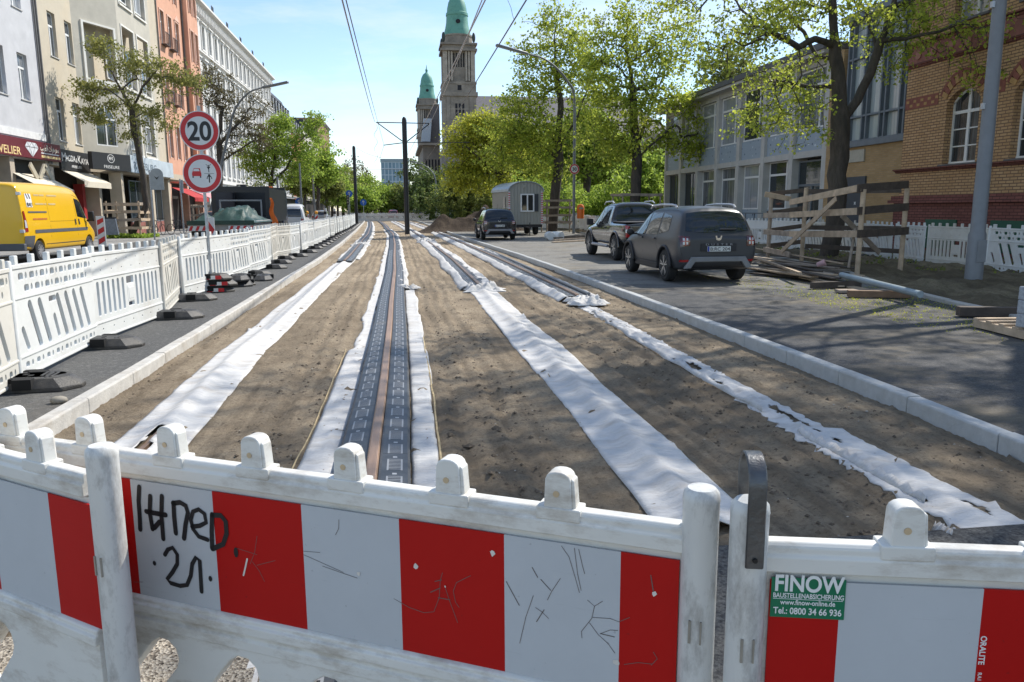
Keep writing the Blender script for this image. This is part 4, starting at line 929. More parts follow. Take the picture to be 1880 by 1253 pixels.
for u,v,w_,h_ in ops:
    f=MB(); x=xb+u
    f.box(x-.1,x,-1.50,-1.451,v-.1,v+h_+.1).box(x+w_,x+w_+.1,-1.50,-1.451,v-.1,v+h_+.1).box(x,x+w_,-1.50,-1.451,v+h_,v+h_+.1).box(x-.1,x+w_+.1,-1.56,-1.451,v-.2,v-.1); f.build('loggia_frame',M('trim_white',(.72,.70,.64),.8,.05),Bh)
for u in (5.5,9.3,12.4): inst(win_unit(1.6,2.4,'cross'),Bh,(by0+u-.8,-.12,9.9))
for v in (14.5,5.5):
    for u in (.6,3.5): inst(win_unit(1.9,2.5,'cross'),Bh,(xb+u+.1,-1.27,v))
aw=inst(win_unit(1.6,2.4,'cross',None,None,.8),Bh,tuple(mc@Vector((1.05,.02,5.5))),-cheek)
MB().box(.6,3.15,-.08,.0,12.4,12.5).box(.6,.75,-.08,.0,9.2,12.4).box(3.0,3.15,-.08,.0,9.2,12.4).box(.55,3.2,-.15,.02,8.9,9.3).xf(mc).build('loggia_frame',MATS['trim_white'],Bh)
# ground floor and fascia signs
MB().box(.02,21.68,.9,8.9,0,4.04).build('shop_interior',SHD,Bh)
TILE=M('tile_red',(.28,.11,.09),.5,.2,3); CREAM=M('shop_cream',(.50,.43,.33),.8,.08,2)
for u,y0_,y1_ in ((0,0,.9),(5.7,-.3,.9),(6.6,-1.3,-.6),(12.6,-1.3,-.5),(16.5,-1.3,.9),(21.2,0,.9)): MB().box(u,u+.42,y0_,y1_,0,3.95).build('shop_pillar',CREAM,Bh)
MB().prism([(4.9,.0),(8.2,-1.5),(21.7,-1.5),(21.7,.0)],3.93,4.35,plane='XY').build('bay_soffit',CREAM,Bh)
for u0,u1,yy in ((9.3,11.9,-.9),(13.4,16.2,-.9)):
    MB().box(u0,u1,yy,yy+.12,.0,.9).build('stall_riser',TILE,Bh); inst(win_unit(u1-u0,2.7,'single',WFG,GLD),Bh,(u0,yy+.02,.9))
inst(win_unit(1.0,2.6,'single',WFR,GLD),Bh,(3.6,.7,.2)); inst(win_unit(1.7,2.6,'single',WFG,GLD),Bh,(1.2,.7,.4)); MB().box(4.8,5.2,.3,.8,0,3.2).build('door_jamb',M('jamb_red',(.35,.03,.03),.5),Bh)
FBK=M('fascia_black',(.018,.018,.020),.45,.1); SLT=M('sign_letter',(.70,.70,.68),.5)
f1=MB().box(1.15,5.55,-.12,-.002,3.85,4.95).build('shop_sign',FBK,Bh)
text('M',.66,SLT,f1,(1.25,-.126,4.32),fit=.52,bold=.004); text('AGDA',.46,SLT,f1,(1.80,-.126,4.36),fit=1.30,bold=.004); text('&',.34,SLT,f1,(3.14,-.126,4.34),fit=.2); text('K',.66,SLT,f1,(3.40,-.126,4.28),fit=.42,bold=.004); text('AYA',.46,SLT,f1,(3.86,-.126,4.30),fit=1.1,bold=.004)
text('FRISEURE',.2,SLT,f1,(2.5,-.126,4.02),fit=1.35,bold=.002)
P1=OX(170,300,-17.2); P2=OX(240,300,-16.25); a1=math.atan2(-16.25+17.2,P2[1]-P1[1]); L1=math.hypot(.95,P2[1]-P1[1])
f2=MB().box(0,L1,0,.25,4.02,5.0).build('shop_sign',FBK,Bh); f2.location=(P1[1]-44.4,-.8,0); f2.rotation_euler=(0,0,-a1)
text('M·K',.30,SLT,f2,(L1*.47,-.006,4.60),fit=.42,align='CENTER',bold=.004); text('FRISEURE',.25,SLT,f2,(L1*.27,-.006,4.12),fit=1.45)
MB().add([(L1*.47+r_*math.cos(k*math.pi/16),-.008,4.69+r_*.72*math.sin(k*math.pi/16)) for r_ in (.34,.30) for k in range(32)],[(k,(k+1)%32,32+(k+1)%32,32+k) for k in range(32)]).build('sign_ring',SLT,f2,fix=False)
P3=OX(317,300,-16.25); f3=MB().box(0,P3[1]-P2[1],0,.25,4.0,5.05).build('shop_sign',M('fascia_blue_white',(.55,.62,.68),.3,.15,1.5),Bh); f3.location=(P2[1]-44.4,-1.75,0)
text('RENSEBURG-KIEZ' if False else 'R   SEBURG',.62,M('sign_letter_blue',(.08,.12,.16),.5),f3,(.5,-.006,4.25),fit=4.6)
awning(Bh,1.4,5.4,3.85,1.1,.6,AW)
# C: orange house
OR=STUC('plaster_orange',(.60,.33,.22),(.48,.22,.14)); Ch=LB('orange_house','orange plastered apartment house with small iron balconies, between beige and white houses',66.1)
wc=[(u,v,1.05,2.6,'cross') for u in (.75,2.9,5.05) for v in (5.9,10.2,14.6,18.7)]
facade(Ch,7.4,21.6,wc,OR,z0=3.9)
wc2=[(u,v,.95,2.6,'cross') for u in (8.0,9.5) for v in (5.9,10.2,14.6,18.7)]
facade(Ch,3.5,21.6,wc2,OR,z0=3.9,x0=7.4,dy=-.5)
TRM=M('trim_pink',(.66,.42,.32),.8,.1)
IRON=M('iron_dark',(.03,.022,.02),.6)
for u,v,w_,h_,_ in wc+wc2:
    dy=-.5 if u>7.4 else 0
    f=MB(); f.box(u-.12,u,-.06+dy,dy-.002,v-.1,v+h_+.1).box(u+w_,u+w_+.12,-.06+dy,dy-.002,v-.1,v+h_+.1).box(u,u+w_,-.06+dy,dy-.002,v+h_,v+h_+.12)
    f.prism([(u-.2,v+h_+.13),(u+w_/2,v+h_+.62),(u+w_+.2,v+h_+.13)],-.1+dy,dy-.002) if u in (5.05,) else None
    f.build('window_surround',TRM,Ch)
    if v in (10.2,14.6) and u<4:
        g=MB(); 
        g.box(u-.1,u+w_+.1,-.42,-.38,v+.85,v+.9); g.box(u-.1,u+w_+.1,-.42,-.002,v-.06,v)
        for i in range(9): x=u-.08+i*(w_+.16)/8; g.box(x-.012,x+.012,-.41,-.39,v,v+.86)
        g.build('balcony_rail',IRON,Ch)
MB().box(.02,10.88,.7,8.9,0,3.89).build('shop_interior',SHD,Ch); cornice(Ch,0,10.9,3.9,.35,.4,TRM); cornice(Ch,-.05,10.95,21.6,.6,.6,TRM,dy=-.5)
awning(Ch,.5,5.2,3.5,1.7,.8,M('awning_red',(.40,.02,.02),.7)); awning(Ch,5.6,10.6,3.5,2.3,1.0,M('awning_pink',(.60,.28,.30),.7),M('awning_pale',(.7,.6,.6),.7))
for u in (0,5.3,10.4): MB().box(u,u+.4,0,.7,0,3.88).build('shop_pillar',TRM,Ch)
DP=M('downpipe',(.16,.15,.14),.5,.1,metal=.3)
for th_,u_,h_ in ((A,16.25,19),(Bh,.12,20),(Bh,21.5,20),(Ch,7.3,21)): MB().tube([(u_,-.07 if u_!=7.3 else -.09,4.1),(u_,-.07 if u_!=7.3 else -.09,h_)],.055,8).build('downpipe',DP,th_,smooth=True)
# D,E,F: white ornate houses
WH=STUC('stucco_white',(.60,.59,.56),(.50,.49,.46)); WT=M('stucco_trim',(.68,.67,.64),.8,.06); ROOF=M('roof_dark',(.045,.048,.055),.6,.2,3)
def ornate(label,y0,W,n,H=20.2,base=3.9,mat=WH):
    t=LB('ornate_white_house',label,y0); t['group']='row of white stucco houses'
    rows=[(5.2,2.5),(9.1,2.6),(13.1,2.4),(16.9,2.0)]; ws=[]
    for v,h in rows:
        for i in range(n):
            u=(i+.5)*W/n-.55; ws.append((u,v,1.1,h,'cross'))
    facade(t,W,H,ws,mat,z0=base)
    for u,v,w_,h_,_ in ws:
        f=MB(); f.box(u-.16,u-.001,-.09,-.002,v-.1,v+h_+.08).box(u+w_+.001,u+w_+.16,-.09,-.002,v-.1,v+h_+.08).box(u-.25,u+w_+.25,-.16,-.002,v-.24,v-.10)
        f.box(u-.22,u+w_+.22,-.10,-.002,v+h_+.081,v+h_+.26)
        if v==9.1: f.prism([(u-.32,v+h_+.27),(u+w_/2,v+h_+.75),(u+w_+.32,v+h_+.27)],-.28,-.002)
        else: f.box(u-.3,u+w_+.3,-.26,-.002,v+h_+.27,v+h_+.40)
        f.build('window_surround',WT,t)
    for z,d,h in ((4.1,.25,.35),(8.2,.2,.25),(12.35,.22,.25),(15.95,.4,.38),(H-.1,.75,.65)): cornice(t,-.02,W+.02,z,d,h,WT)
    b=MB(); k=int(W/.6)
    for i in range(k): u=(i+.5)*W/k; b.box(u-.09,u+.09,-.5,-.002,H-.65,H-.12)
    split(b.build('bracket',WT,t),'bracket')
    r_=MB()
    for z in (4.6,4.95,5.0): pass
    MB().box(.02,W-.02,.7,8.9,0,base-.01).build('shop_interior',SHD,t)
    for i in range(n+1): MB().box(max(0,i*W/n-.35),min(W,i*W/n+.35),0,.7,0,base-.005).build('shop_pillar',mat,t)
    MB().prism([(-.5,H+.55),(.9,H+2.2),(9,H+2.4),(9,H+.5)],-.02,W+.02,plane='YZ').build('roof',ROOF,t)
    for i in range(2): inst(win_unit(.9,1.1,'single',WFG,GLD),t,((i+.5)*W/2-.4,.15,H+.95))
    return t
ornate('nearest white stucco house, directly after the orange house',77.0,13.2,5)
ornate('middle white stucco house in the row of three, tall windows under hoods',90.2,15.0,6)
ornate('farthest white stucco house, its end rising beside the dark mansard roof',105.2,16.5,7)
# G mansard house and farther ones
def plain(name,label,y0,W,H,mat,n,rows,rh=4.0,top=None,x=-18,group=None,roofh=0,shop=True):
    t=thing(name,label,'building',(x,y0,0),R(90),group); ws=[((i+.5)*W/n-.55,4.6+r_*rh,1.1,2.2,'cross') for i in range(n) for r_ in range(rows)]
    facade(t,W,H,ws,mat,z0=3.6 if shop else 0,D=12)
    cornice(t,0,W,H,.6,.5,WT); cornice(t,0,W,3.7,.2,.3,WT)
    if shop: MB().box(.02,W-.02,.6,9,0,3.59).build('shop_interior',SHD,t)
    if roofh:
        MB().prism([(-.2,H+.5),(1.2,H+roofh),(9,H+roofh),(9,H+.5)],0,W,plane='YZ').build('mansard_roof',ROOF,t)
        for i in range(n):
            u=(i+.5)*W/n; MB().box(u-.7,u+.7,-.05,1.2,H+.9,H+.9+roofh*.5).build('dormer',ROOF,t); inst(win_unit(1.0,roofh*.4,'single'),t,(u-.5,-.10,H+1.0))
    return t
plain('mansard_house','grey house with slate-blue mansard roof and dormers beyond the white row',122,20,15.2,STUC('plaster_pale',(.42,.42,.42)),7,3,3.6,roofh=4.8)
plain('red_facade_house','orange-red plastered house with dark roof, seen above the green street trees',142.3,18,15,STUC('plaster_redorange',(.48,.20,.12)),6,3,3.6,roofh=3.5)
plain('pale_far_house','narrow pale house before the brown corner block',160.5,30,17.5,STUC('plaster_offwhite',(.50,.47,.42)),8,3,4,roofh=2)
plain('brown_corner_block','brown corner block with projecting cornice at the far end of the left row',191,32,23,STUC('plaster_brown',(.30,.18,.12)),8,5,4)
# ---------------- modern school on the right
Rg=thing('modern_building','two-storey concrete and glass building with spotted blue panels behind the parked cars','building',(17.3,49.2,0),R(-90))
CON=M('concrete_pier',(.46,.45,.42),.85,.1,2,.15); YBR=brickmat('brick_tan',(.36,.23,.10),(.44,.29,.14),(.30,.23,.15),bw=.24,bh=.07,ms=.008)
def spotted():
    m,nt,b=_new('spotted_panel'); v=coords(nt,'Object'); vo=nt.nodes.new('ShaderNodeTexVoronoi'); vo.inputs['Scale'].default_value=3.4; vo.inputs['Randomness'].default_value=.55; nt.links.new(v,vo.inputs[0])
    f=ramp(nt,vo.outputs['Distance'],[(.17,(1,)*3),(.19,(0,)*3)]); cc=ramp(nt,vo.outputs['Color'],[(.3,(.03,.05,.09)),(.5,(.62,.68,.72)),(.8,(.05,.08,.13))])
    c=mix(nt,f,(.30,.36,.42),cc); nt.links.new(c,b.inputs['Base Color']); b.inputs['Roughness'].default_value=.5; return m
SPT=spotted()
MB().box(.1,19.4,.7,9,0,7.6).build('body',M('interior_dark',(.05,.05,.055),.8),Rg)
MB().box(19.42,24.6,.3,9,0,4.0).build('side_body',YBR,Rg)
nb=7; pit=19.2/nb
for i in range(nb+1):
    MB().box(i*pit-.16 if i else 0,i*pit+.2,-.02,.7,0,7.7).build('pier',CON,Rg)
for i in range(nb):
    u=i*pit+.22; w_=pit-.40
    inst(win_unit(w_,2.45,'side',WFR,GLS),Rg,(u,.18,4.88))
    MB().box(u-.01,u+w_+.01,.12,.3,3.98,4.86).build('spandrel_panel',SPT,Rg)
    MB().box(u-.01,u+w_+.01,.02,.62,7.34,7.6).build('lintel',CON,Rg)
    if 2<=i<=5: inst(win_unit(w_,2.2,'side',WFR,GLS),Rg,(u,.3,1.52)); MB().box(u-.01,u+w_+.01,.28,.5,.0,1.51).build('sill_wall',SPT,Rg)
    elif i<2: inst(win_unit(w_,3.6,'single',WFG,GLD),Rg,(u,.3,.1))
    else: inst(win_unit(w_,3.5,'T',WFG,GLD),Rg,(u,.3,.1))
MB().box(0,19.4,.0,.6,3.7,3.97).build('floor_beam',CON,Rg)
MB().box(-.6,19.8,-.65,9,7.75,8.0).build('roof',M('roof_edge',(.10,.10,.105),.6),Rg); MB().box(-.5,19.7,-.55,8.8,7.6,7.745).build('soffit',CON,Rg)
for i in range(3): MB().lathe([(.07,8.0),(.07,8.9)],8,(4+i*4.3,2,0)).build('vent_pipe',GALV,Rg)
# brick recessed link with glazed stair
lk=19.4
MB().box(19.42,20.3,-.05,.3,0,7.6).build('brick_pier',YBR,Rg)
MB().box(20.3,25.4,.1,.35,0,3.9).build('brick_wall',YBR,Rg)
BGF=M('frame_bluegrey',(.14,.165,.19),.5,.1)
fr=MB(); 
for i in range(5): x=20.45+i*1.1; fr.box(x-.04,x+.04,.05,.2,4.1,8.5); fr.box(x+.24,x+.32,.05,.2,4.1,8.5)
for z in (4.05,4.95,7.1,8.45): fr.box(20.4,25.0,.06,.19,z,z+.07)
fr.build('glazing_frame',BGF,Rg)
MB().box(20.35,25.05,.2,.24,4.1,8.5).build('glazing',glassy('glass_milky',(.28,.33,.33),.12,(.5,.55,.55)),Rg); MB().box(20.3,25.2,-.05,.30,3.86,4.05).build('glazing_sill',BGF,Rg); MB().box(20.2,25.4,-.2,9,8.5,8.75).build('link_roof',BGF,Rg)
MB().box(20.7,21.9,.04,.1,3.3,3.75).build('vent_panel',M('vent_pale',(.40,.37,.30),.6),Rg); dr=MB().box(20.85,22.1,.03,.1,0,2.75).build('door',M('door_slate',(.05,.06,.075),.5),Rg)
MB().add([(21.55+.09*math.cos(a*.785)*(1 if a%2 else .45),.026,1.75+.09*math.sin(a*.785)*(1 if a%2 else .45)) for a in range(8)],[tuple(range(8))]).build('door_emblem',SWT,dr,fix=False)
rl=MB(); 
for i in range(9): rl.box(12+i*.9,12.04+i*.9,-1.2,-1.16,0,1.35+.0*i)
rl.box(12,19.3,-1.2,-1.16,1.33,1.38).box(12,19.3,-1.2,-1.16,.8,.84); rl.build('ramp_railing',WFG,Rg)
# brick gymnasium / villa at the far right
Bk=thing('brick_building','yellow brick building with red brick bands and arched white windows at the right edge','building',(16.4,23.7,0),R(-90))
YB=brickmat('brick_yellow',(.46,.265,.12),(.55,.345,.175),(.15,.09,.06),bw=.26,bh=.085,ms=.014); RB=brickmat('brick_red',(.19,.065,.05),(.25,.09,.07),(.07,.03,.025),bw=.26,bh=.085,ms=.012)
wk=[(1.95+i*2.62,2.86,1.36,2.15,'eight',.34) for i in range(5)]; wk2=[(1.95+i*2.62,6.95,1.36,2.3,'eight',.34) for i in range(5)]
facade(Bk,16,10.5,wk+wk2,YB,D=10,th=.32,yo=.22,z0=1.95)
MB().box(-.08,16,-.10,.4,0,1.72).build('plinth',RB,Bk); MB().box(-.25,16,-.22,.4,1.72,1.82).box(-.18,16,-.15,.4,1.82,1.95).build('plinth_moulding',RB,Bk)
cornice(Bk,-.2,16,2.68,.16,.13,RB,'sill_course'); MB().box(-.02,16,-.03,-.002,6.05,6.55).build('frieze',M('terracotta',(.25,.10,.075),.8,.2,5),Bk); cornice(Bk,-.1,16,6.55,.14,.14,RB); cornice(Bk,-.1,16,5.92,.09,.13,RB,'frieze_moulding')
for i in range(22):
    u=.5+i*.72; MB().lathe([(.11,-.06),(.13,-.06),(.13,-.03),(.11,-.03)],14,(u,0,6.3),axis='Y').build('rosette',M('terracotta_light',(.36,.17,.12),.8),Bk)
YC=M('brick_plain_yellow',(.42,.25,.10),.85,.15,6); RC=M('brick_plain_red',(.24,.085,.06),.85,.2,6)
bands=[(0,1.55)]+[(3.7+i*2.62,4.2+i*2.62) for i in range(5)]
for a_,b_ in bands:
    MB().box(a_,b_,-.012,-.001,4.68,5.02).build('band',RC,Bk)
    m_=MB(); u=a_+.06; k=0
    while u<b_-.12:
        m_.box(u,u+.13,-.018,-.0125,4.74 if k%2 else 4.87,4.82 if k%2 else 4.95); u+=.17; k+=1
    m_.build('band_pattern',YC,Bk)
for q in wk:
    u,v,w_,h_=q[:4]; cx=u+w_/2; ra=MB(); r0=.82; zc=v+h_-.52
    for k in range(13):
        a=R(28+124*k/12); 
        for (ri,ro,mt) in ((.74,.98,k%2),(.985,1.07,1)): 
            mtx=Matrix.Translation((cx,0,zc))@Matrix.Rotation(-(a-math.pi/2),4,'Y'); b2=MB().box(-.07 if ri<.9 else -.09,.07 if ri<.9 else .09,-.035,.02,ri,ro,mt); b2.xf(mtx); 
            ra.add(b2.v,b2.f,1 if (mt and ri>.9) or (ri<.9 and mt) else 0)
    ra.build('window_arch',[YC,RC],Bk,fix=False)
for q in wk+wk2: MB().box(q[0]-.1,q[0]+q[2]+.1,-.08,.2,q[1]-.07,q[1]-.001).build('window_sill',M('slate_sill',(.12,.11,.11),.6),Bk)
GSH=M('shutter_green',(.02,.10,.06),.5)
for i in range(5): MB().box(1.6+i*2.7,2.95+i*2.7,-.14,-.101,.35,1.22).build('basement_shutter',GSH,Bk)
# ---------------- courthouse with two towers
SND=M('sandstone_brown',(.28,.245,.20),.9,.22,.35,.3,dirt=(.13,.115,.10),dirt_scale=.25,dirt_amt=.9,bscale=1.2,dist=.1); SNL=M('sandstone_light',(.38,.335,.275),.9,.2,.8); CU_=M('copper_green',(.13,.34,.26),.6,.12,.5,dirt=(.05,.15,.12),dirt_scale=.5,dirt_amt=.8); SLATE=M('slate_roof',(.12,.11,.115),.7,.25,2,.3,bscale=8); DKW=M('opening_dark',(.015,.015,.018),.8)
c0=OY(845,384,212); c1=OY(789,384,330)
CH=thing('courthouse','brown sandstone courthouse with two towers topped by green copper domes','courthouse',(c0[0],212,0),0)
def tower(x,y,full):
    t=MB(); w_=4.3
    t.box(x-w_,x+w_,y-w_,y+w_,0,33.2)
    tw=t.build('tower',SND,CH); 
    def sub(mb,name,mat,**k): return mb.build(name,mat,tw,**k)
    b=MB(); b.box(x-4.75,x+4.75,y-4.75,y+4.75,33.2,34.3); b.box(x-4.35,x+4.35,y-4.35,y+4.35,34.3,36.5); b.box(x-4.5,x+4.5,y-4.5,y+4.5,36.5,37.1); sub(b,'string_course',SND)
    b=MB(); b.box(x-3.3,x+3.3,y-3.3,y+3.3,37.1,45.4); sub(b,'belfry_core',SND)
    b=MB()
    for sx in (-1,1):
        for sy in (-1,1): b.box(x+sx*3.6-.55,x+sx*3.6+.55,y+sy*3.6-.55,y+sy*3.6+.55,37.1,45.4)
    for k in (-2.6,-1.9,1.9,2.6):
        b.box(x+k-.22,x+k+.22,y-4.05,y-3.35,37.4,45.3); b.box(x-4.05,x-3.35,y+k-.22,y+k+.22,37.4,45.3); b.box(x+3.35,x+4.05,y+k-.22,y+k+.22,37.4,45.3)
    sub(b,'belfry_pillars',SNL)
    b=MB()
    for k in (-1.25,-.62,0,.62,1.25): b.box(x+k-.17,x+k+.17,y-3.34,y-3.2,41.2,45.0); b.box(x-3.34,x-3.2,y+k-.17,y+k+.17,41.2,45.0)
    for k in (-.9,0,.9): b.box(x+k-.28,x+k+.28,y-w_-.03,y-w_+.1,27.8,31.2); 
    b.box(x-.5,x+.5,y-4.4,y-4.2,34.8,36.2); sub(b,'belfry_slit',DKW)
    b=MB(); b.box(x-4.7,x+4.7,y-4.7,y+4.7,45.4,46.0); b.box(x-4.2,x+4.2,y-4.2,y+4.2,46.0,47.0); b.box(x-4.75,x+4.75,y-4.75,y+4.75,47.0,47.5); b.lathe([(3.9,47.5),(3.9,49.6),(4.05,49.7),(4.05,50.1)],16,(x,y,0)); sub(b,'attic',SND)
    b=MB(); b.lathe([(3.55,50.1),(3.5,50.8),(3.15,52.2),(2.9,53.6),(2.8,55.4),(2.95,55.5),(2.9,56.2),(2.65,56.4),(2.55,57.6),(2.2,59.2),(1.55,60.6),(.8,61.3),(.45,61.6),(.45,62.3),(.6,62.5),(.2,63.2),(.08,64.6),(.001,64.9)],20,(x,y,0)); dm_=sub(b,'dome',CU_,smooth=True)
    b=MB(); b.lathe([(.6,0),(.6,.15),(.001,.15)],12,(x,y-3.15,53.5),axis='Y'); sub(b,'dome_oculus',DKW)
    b=MB()
    for sx in (-1,1):
        for sy in (-1,1): b.ell((x+sx*3.9,y+sy*3.9,49.0),(.45,.45,1.4)); 
    sub(b,'corner_statues',M('bronze_dark',(.035,.05,.045),.6),smooth='all')
    b=MB()
    for k in range(9): b.box(x-w_-.06,x+w_+.06,y-w_-.06,y+w_+.06,4+k*3.2,4.15+k*3.2)
    sub(b,'ashlar_bands',SNL)
    b=MB()
    for k in (-3.0,3.0): b.box(x+k-.45,x+k+.45,y-w_-.25,y-w_+.1,0,33)
    sub(b,'buttress',SND)
tower(0,0,1); tower(c1[0]-c0[0],118,0)
MB().box(-1,60,6,112,0,24).build('main_block',SND,CH)
MB().add([(4.3,2,24),(62,2,24),(62,112,24),(4.3,112,24),(6.5,20,37),(50,20,37),(50,90,37),(6.5,90,37)],[(0,1,5,4),(1,2,6,5),(2,3,7,6),(3,0,4,7),(4,5,6,7)]).build('main_roof',SLATE,CH)
MB().box(4.35,62,0,6,0,24).build('front_wing',SND,CH)
# gabled end bay between towers
b=MB(); b.box(-9.2,-4.4,14,60,0,22); b.build('side_bay',SND,CH)
MB().prism([(-9.8,22),(-4.3,22),(-4.3,33),(-6,33)],14,60).build('side_roof',SLATE,CH); MB().prism([(-9.7,22.2),(-7.2,22.2),(-6.6,29),(-8.9,29)],12,14).build('dormer_sheet',M('zinc_pale',(.42,.48,.55),.45),CH)
MB().box(-10.3,-4.35,12.5,61,21.2,22.1).build('side_cornice',SNL,CH)
b=MB(); 
for k in range(5): b.box(-8.6+k*.9,-8.2+k*.9,13.9,14.0,12,17)
b.build('side_windows',DKW,CH)
# office slab far away
a_=OY(699,292,420); b_=OY(751,335,420)
of=thing('office_tower','pale blue glass office block far down the street behind the trees','office block',(a_[0],420,0),0)
def gridglass():
    m,nt,b=_new('office_glass'); tcn=nt.nodes.new('ShaderNodeTexCoord'); s=nt.nodes.new('ShaderNodeSeparateXYZ'); nt.links.new(tcn.outputs['Object'],s.inputs[0]); cb=nt.nodes.new('ShaderNodeCombineXYZ'); nt.links.new(s.outputs[0],cb.inputs[0]); nt.links.new(s.outputs[2],cb.inputs[1])
    br=nt.nodes.new('ShaderNodeTexBrick'); br.offset=0; nt.links.new(cb.outputs[0],br.inputs['Vector']); 
    for k,v in (('Scale',1),('Brick Width',1.9),('Row Height',3.3),('Mortar Size',.22)): br.inputs[k].default_value=v
    br.inputs['Color1'].default_value=(.10,.20,.28,1); br.inputs['Color2'].default_value=(.18,.29,.36,1); br.inputs['Mortar'].default_value=(.40,.50,.56,1); nt.links.new(br.outputs[0],b.inputs['Base Color']); b.inputs['Roughness'].default_value=.2; return m
MB().box(0,b_[0]-a_[0],0,20,0,a_[2]-1.5).build('tower_body',gridglass(),of); MB().box(-.3,b_[0]-a_[0]+.3,-.3,20.3,a_[2]-1.5,a_[2]).build('roof_parapet',M('parapet',(.25,.33,.36),.5),of)
# ---------------------------------------------------------------- vehicles (each faces +Y, away from the camera)
for o in CH.children: pass
CH.scale=(1,1,.925)
TYRE=M('tyre',(.022,.022,.022),.85,.2,30,.2); RIM=M('alloy',(.42,.43,.44),.32,.05,metal=.8); RIMD=M('alloy_dark',(.04,.04,.045),.4); PLB=M('plastic_black',(.022,.022,.024),.6,.1); TINT=glassy('car_glass',(.012,.016,.018),.03); TAIL=M('tail_lens',(.30,.008,.010),.15,.1,10,coat=1); LENS=M('clear_lens',(.55,.56,.58),.15,.1,10,coat=1); CHR=M('chrome',(.6,.6,.62),.15,.02,metal=1)
PLATE=M('plate_white',(.62,.63,.60),.4,.02); PLT=M('plate_black',(.015,.015,.015),.5); EUB=M('plate_blue',(.01,.04,.30),.4)
def lerpP(P,u):
    n=len(P)-1; k=min(int(u*n),n-1); f=u*n-k; return (P[k][0]+(P[k+1][0]-P[k][0])*f,P[k][1]+(P[k+1][1]-P[k][1])*f)
def sec(y,zb,hs,hm,zbelt,hb,hr,zr):
    return [(0,y,zb),(hs*.55,y,zb),(hs*.95,y,zb+.01),(hs,y,zb+.09),(hm,y,zb+(zbelt-zb)*.45),(hm*.995,y,zb+(zbelt-zb)*.8),(hb,y,zbelt),(hb-(hb-hr)*.12,y,zbelt+(zr-zbelt)*.10),(hr+.02,y,zr-(zr-zbelt)*.16),(hr-.06,y,zr-.015),(hr*.5,y,zr+.02),(0,y,zr+.028)]
def hull(stations):
    rows=[]
    for s_ in stations:
        h=sec(*s_); rows.append(h+[(-p[0],p[1],p[2]) for p in h[-2:0:-1]])
    n=len(rows[0]); vs=[p for r_ in rows for p in r_]; fs=[]
    for j in range(len(rows)-1):
        for i in range(n): fs.append((j*n+i,j*n+(i+1)%n,(j+1)*n+(i+1)%n,(j+1)*n+i))
    def cap(o):
        return [(o+i,o+i+1,o+n-i-1,o+n-i) if i else (o,o+1,o+n-1) for i in range(n//2)][:-1]+[(o+n//2-1,o+n//2,o+n//2+1)]
    for o in (0,len(vs)-n):
        for i in range(n//2):
            a,b,c,d=o+i,o+i+1,o+(n-i-1)%n,o+(n-i)%n
            q=[a,b]; 
            if c!=b: q.append(c)
            if d!=a and d!=c: q.append(d)
            if len(q)>2: fs.append(tuple(q))
    m=MB(); m.add(vs,fs); return m
def carve(me,wheels,r,hw,mats):
    ob=bpy.data.objects.new('tmp',me); COL.objects.link(ob)
    cuts=[]
    for y,z in wheels:
        for s_ in (-1,1):
            c=MB().lathe([(r,0),(r,.42)],28,(s_*hw-(.40 if s_>0 else .02),y,z),axis='X'); c.box(s_*hw-.2-.19,s_*hw-.2+.19,y-r,y+r,z-.5,z-.001) if False else None
            co=c.build('cut',mats[-1]); cuts.append(co); b=ob.modifiers.new('b','BOOLEAN'); b.object=co; b.operation='DIFFERENCE'; b.solver='EXACT'
    m2=evalmesh(ob); bpy.data.objects.remove(ob)
    for c in cuts: bpy.data.objects.remove(c)
    return m2
def bodymesh(stations,wheels,r,hw,paint,level=2):
    o=hull(stations).build('tmp',paint); s_=o.modifiers.new('s','SUBSURF'); s_.levels=level; s_.render_levels=level; me=evalmesh(o); bpy.data.objects.remove(o)
    me=carve(me,wheels,r,hw,[paint,PLB]); return me
class Patcher:
    ext=0
    def __init__(s,me): 
        bm=bmesh.new(); bm.from_mesh(me); s.t=BVHTree.FromBMesh(bm); bm.free()
    def hit(s,axis,a,b,off):
        if axis=='R': o,d=Vector((4,a,b)),Vector((-1,0,0))
        elif axis=='L': o,d=Vector((-4,a,b)),Vector((1,0,0))
        elif axis=='B': o,d=Vector((a,-6,b)),Vector((0,1,0))
        else: o,d=Vector((a,6,b)),Vector((0,-1,0))
        h=s.t.ray_cast(o,d)
        if h[0] is None: return None
        return h[0]-d*off
    def patch(s,axis,bot,top,off=.006,nu=10,nv=5,mb=None):
        m=mb or MB(); g=[]
        if axis in 'LR': bot=[(a+s.ext if a>.3 else a,b) for a,b in bot]; top=[(a+s.ext if a>.3 else a,b) for a,b in top]
        for j in range(nv+1):
            for i in range(nu+1):
                b=lerpP(bot,i/nu); t=lerpP(top,i/nu); a,c=b[0]+(t[0]-b[0])*j/nv,b[1]+(t[1]-b[1])*j/nv
                p=s.hit(axis,a,c,off); g.append(p)
        last=next((q for q in g if q is not None),Vector((0,0,0)))
        for k,q in enumerate(g):
            if q is None: g[k]=last
            else: last=q
        fs=[(j*(nu+1)+i,j*(nu+1)+i+1,(j+1)*(nu+1)+i+1,(j+1)*(nu+1)+i) for j in range(nv) for i in range(nu)]
        m.add(g,fs); return m
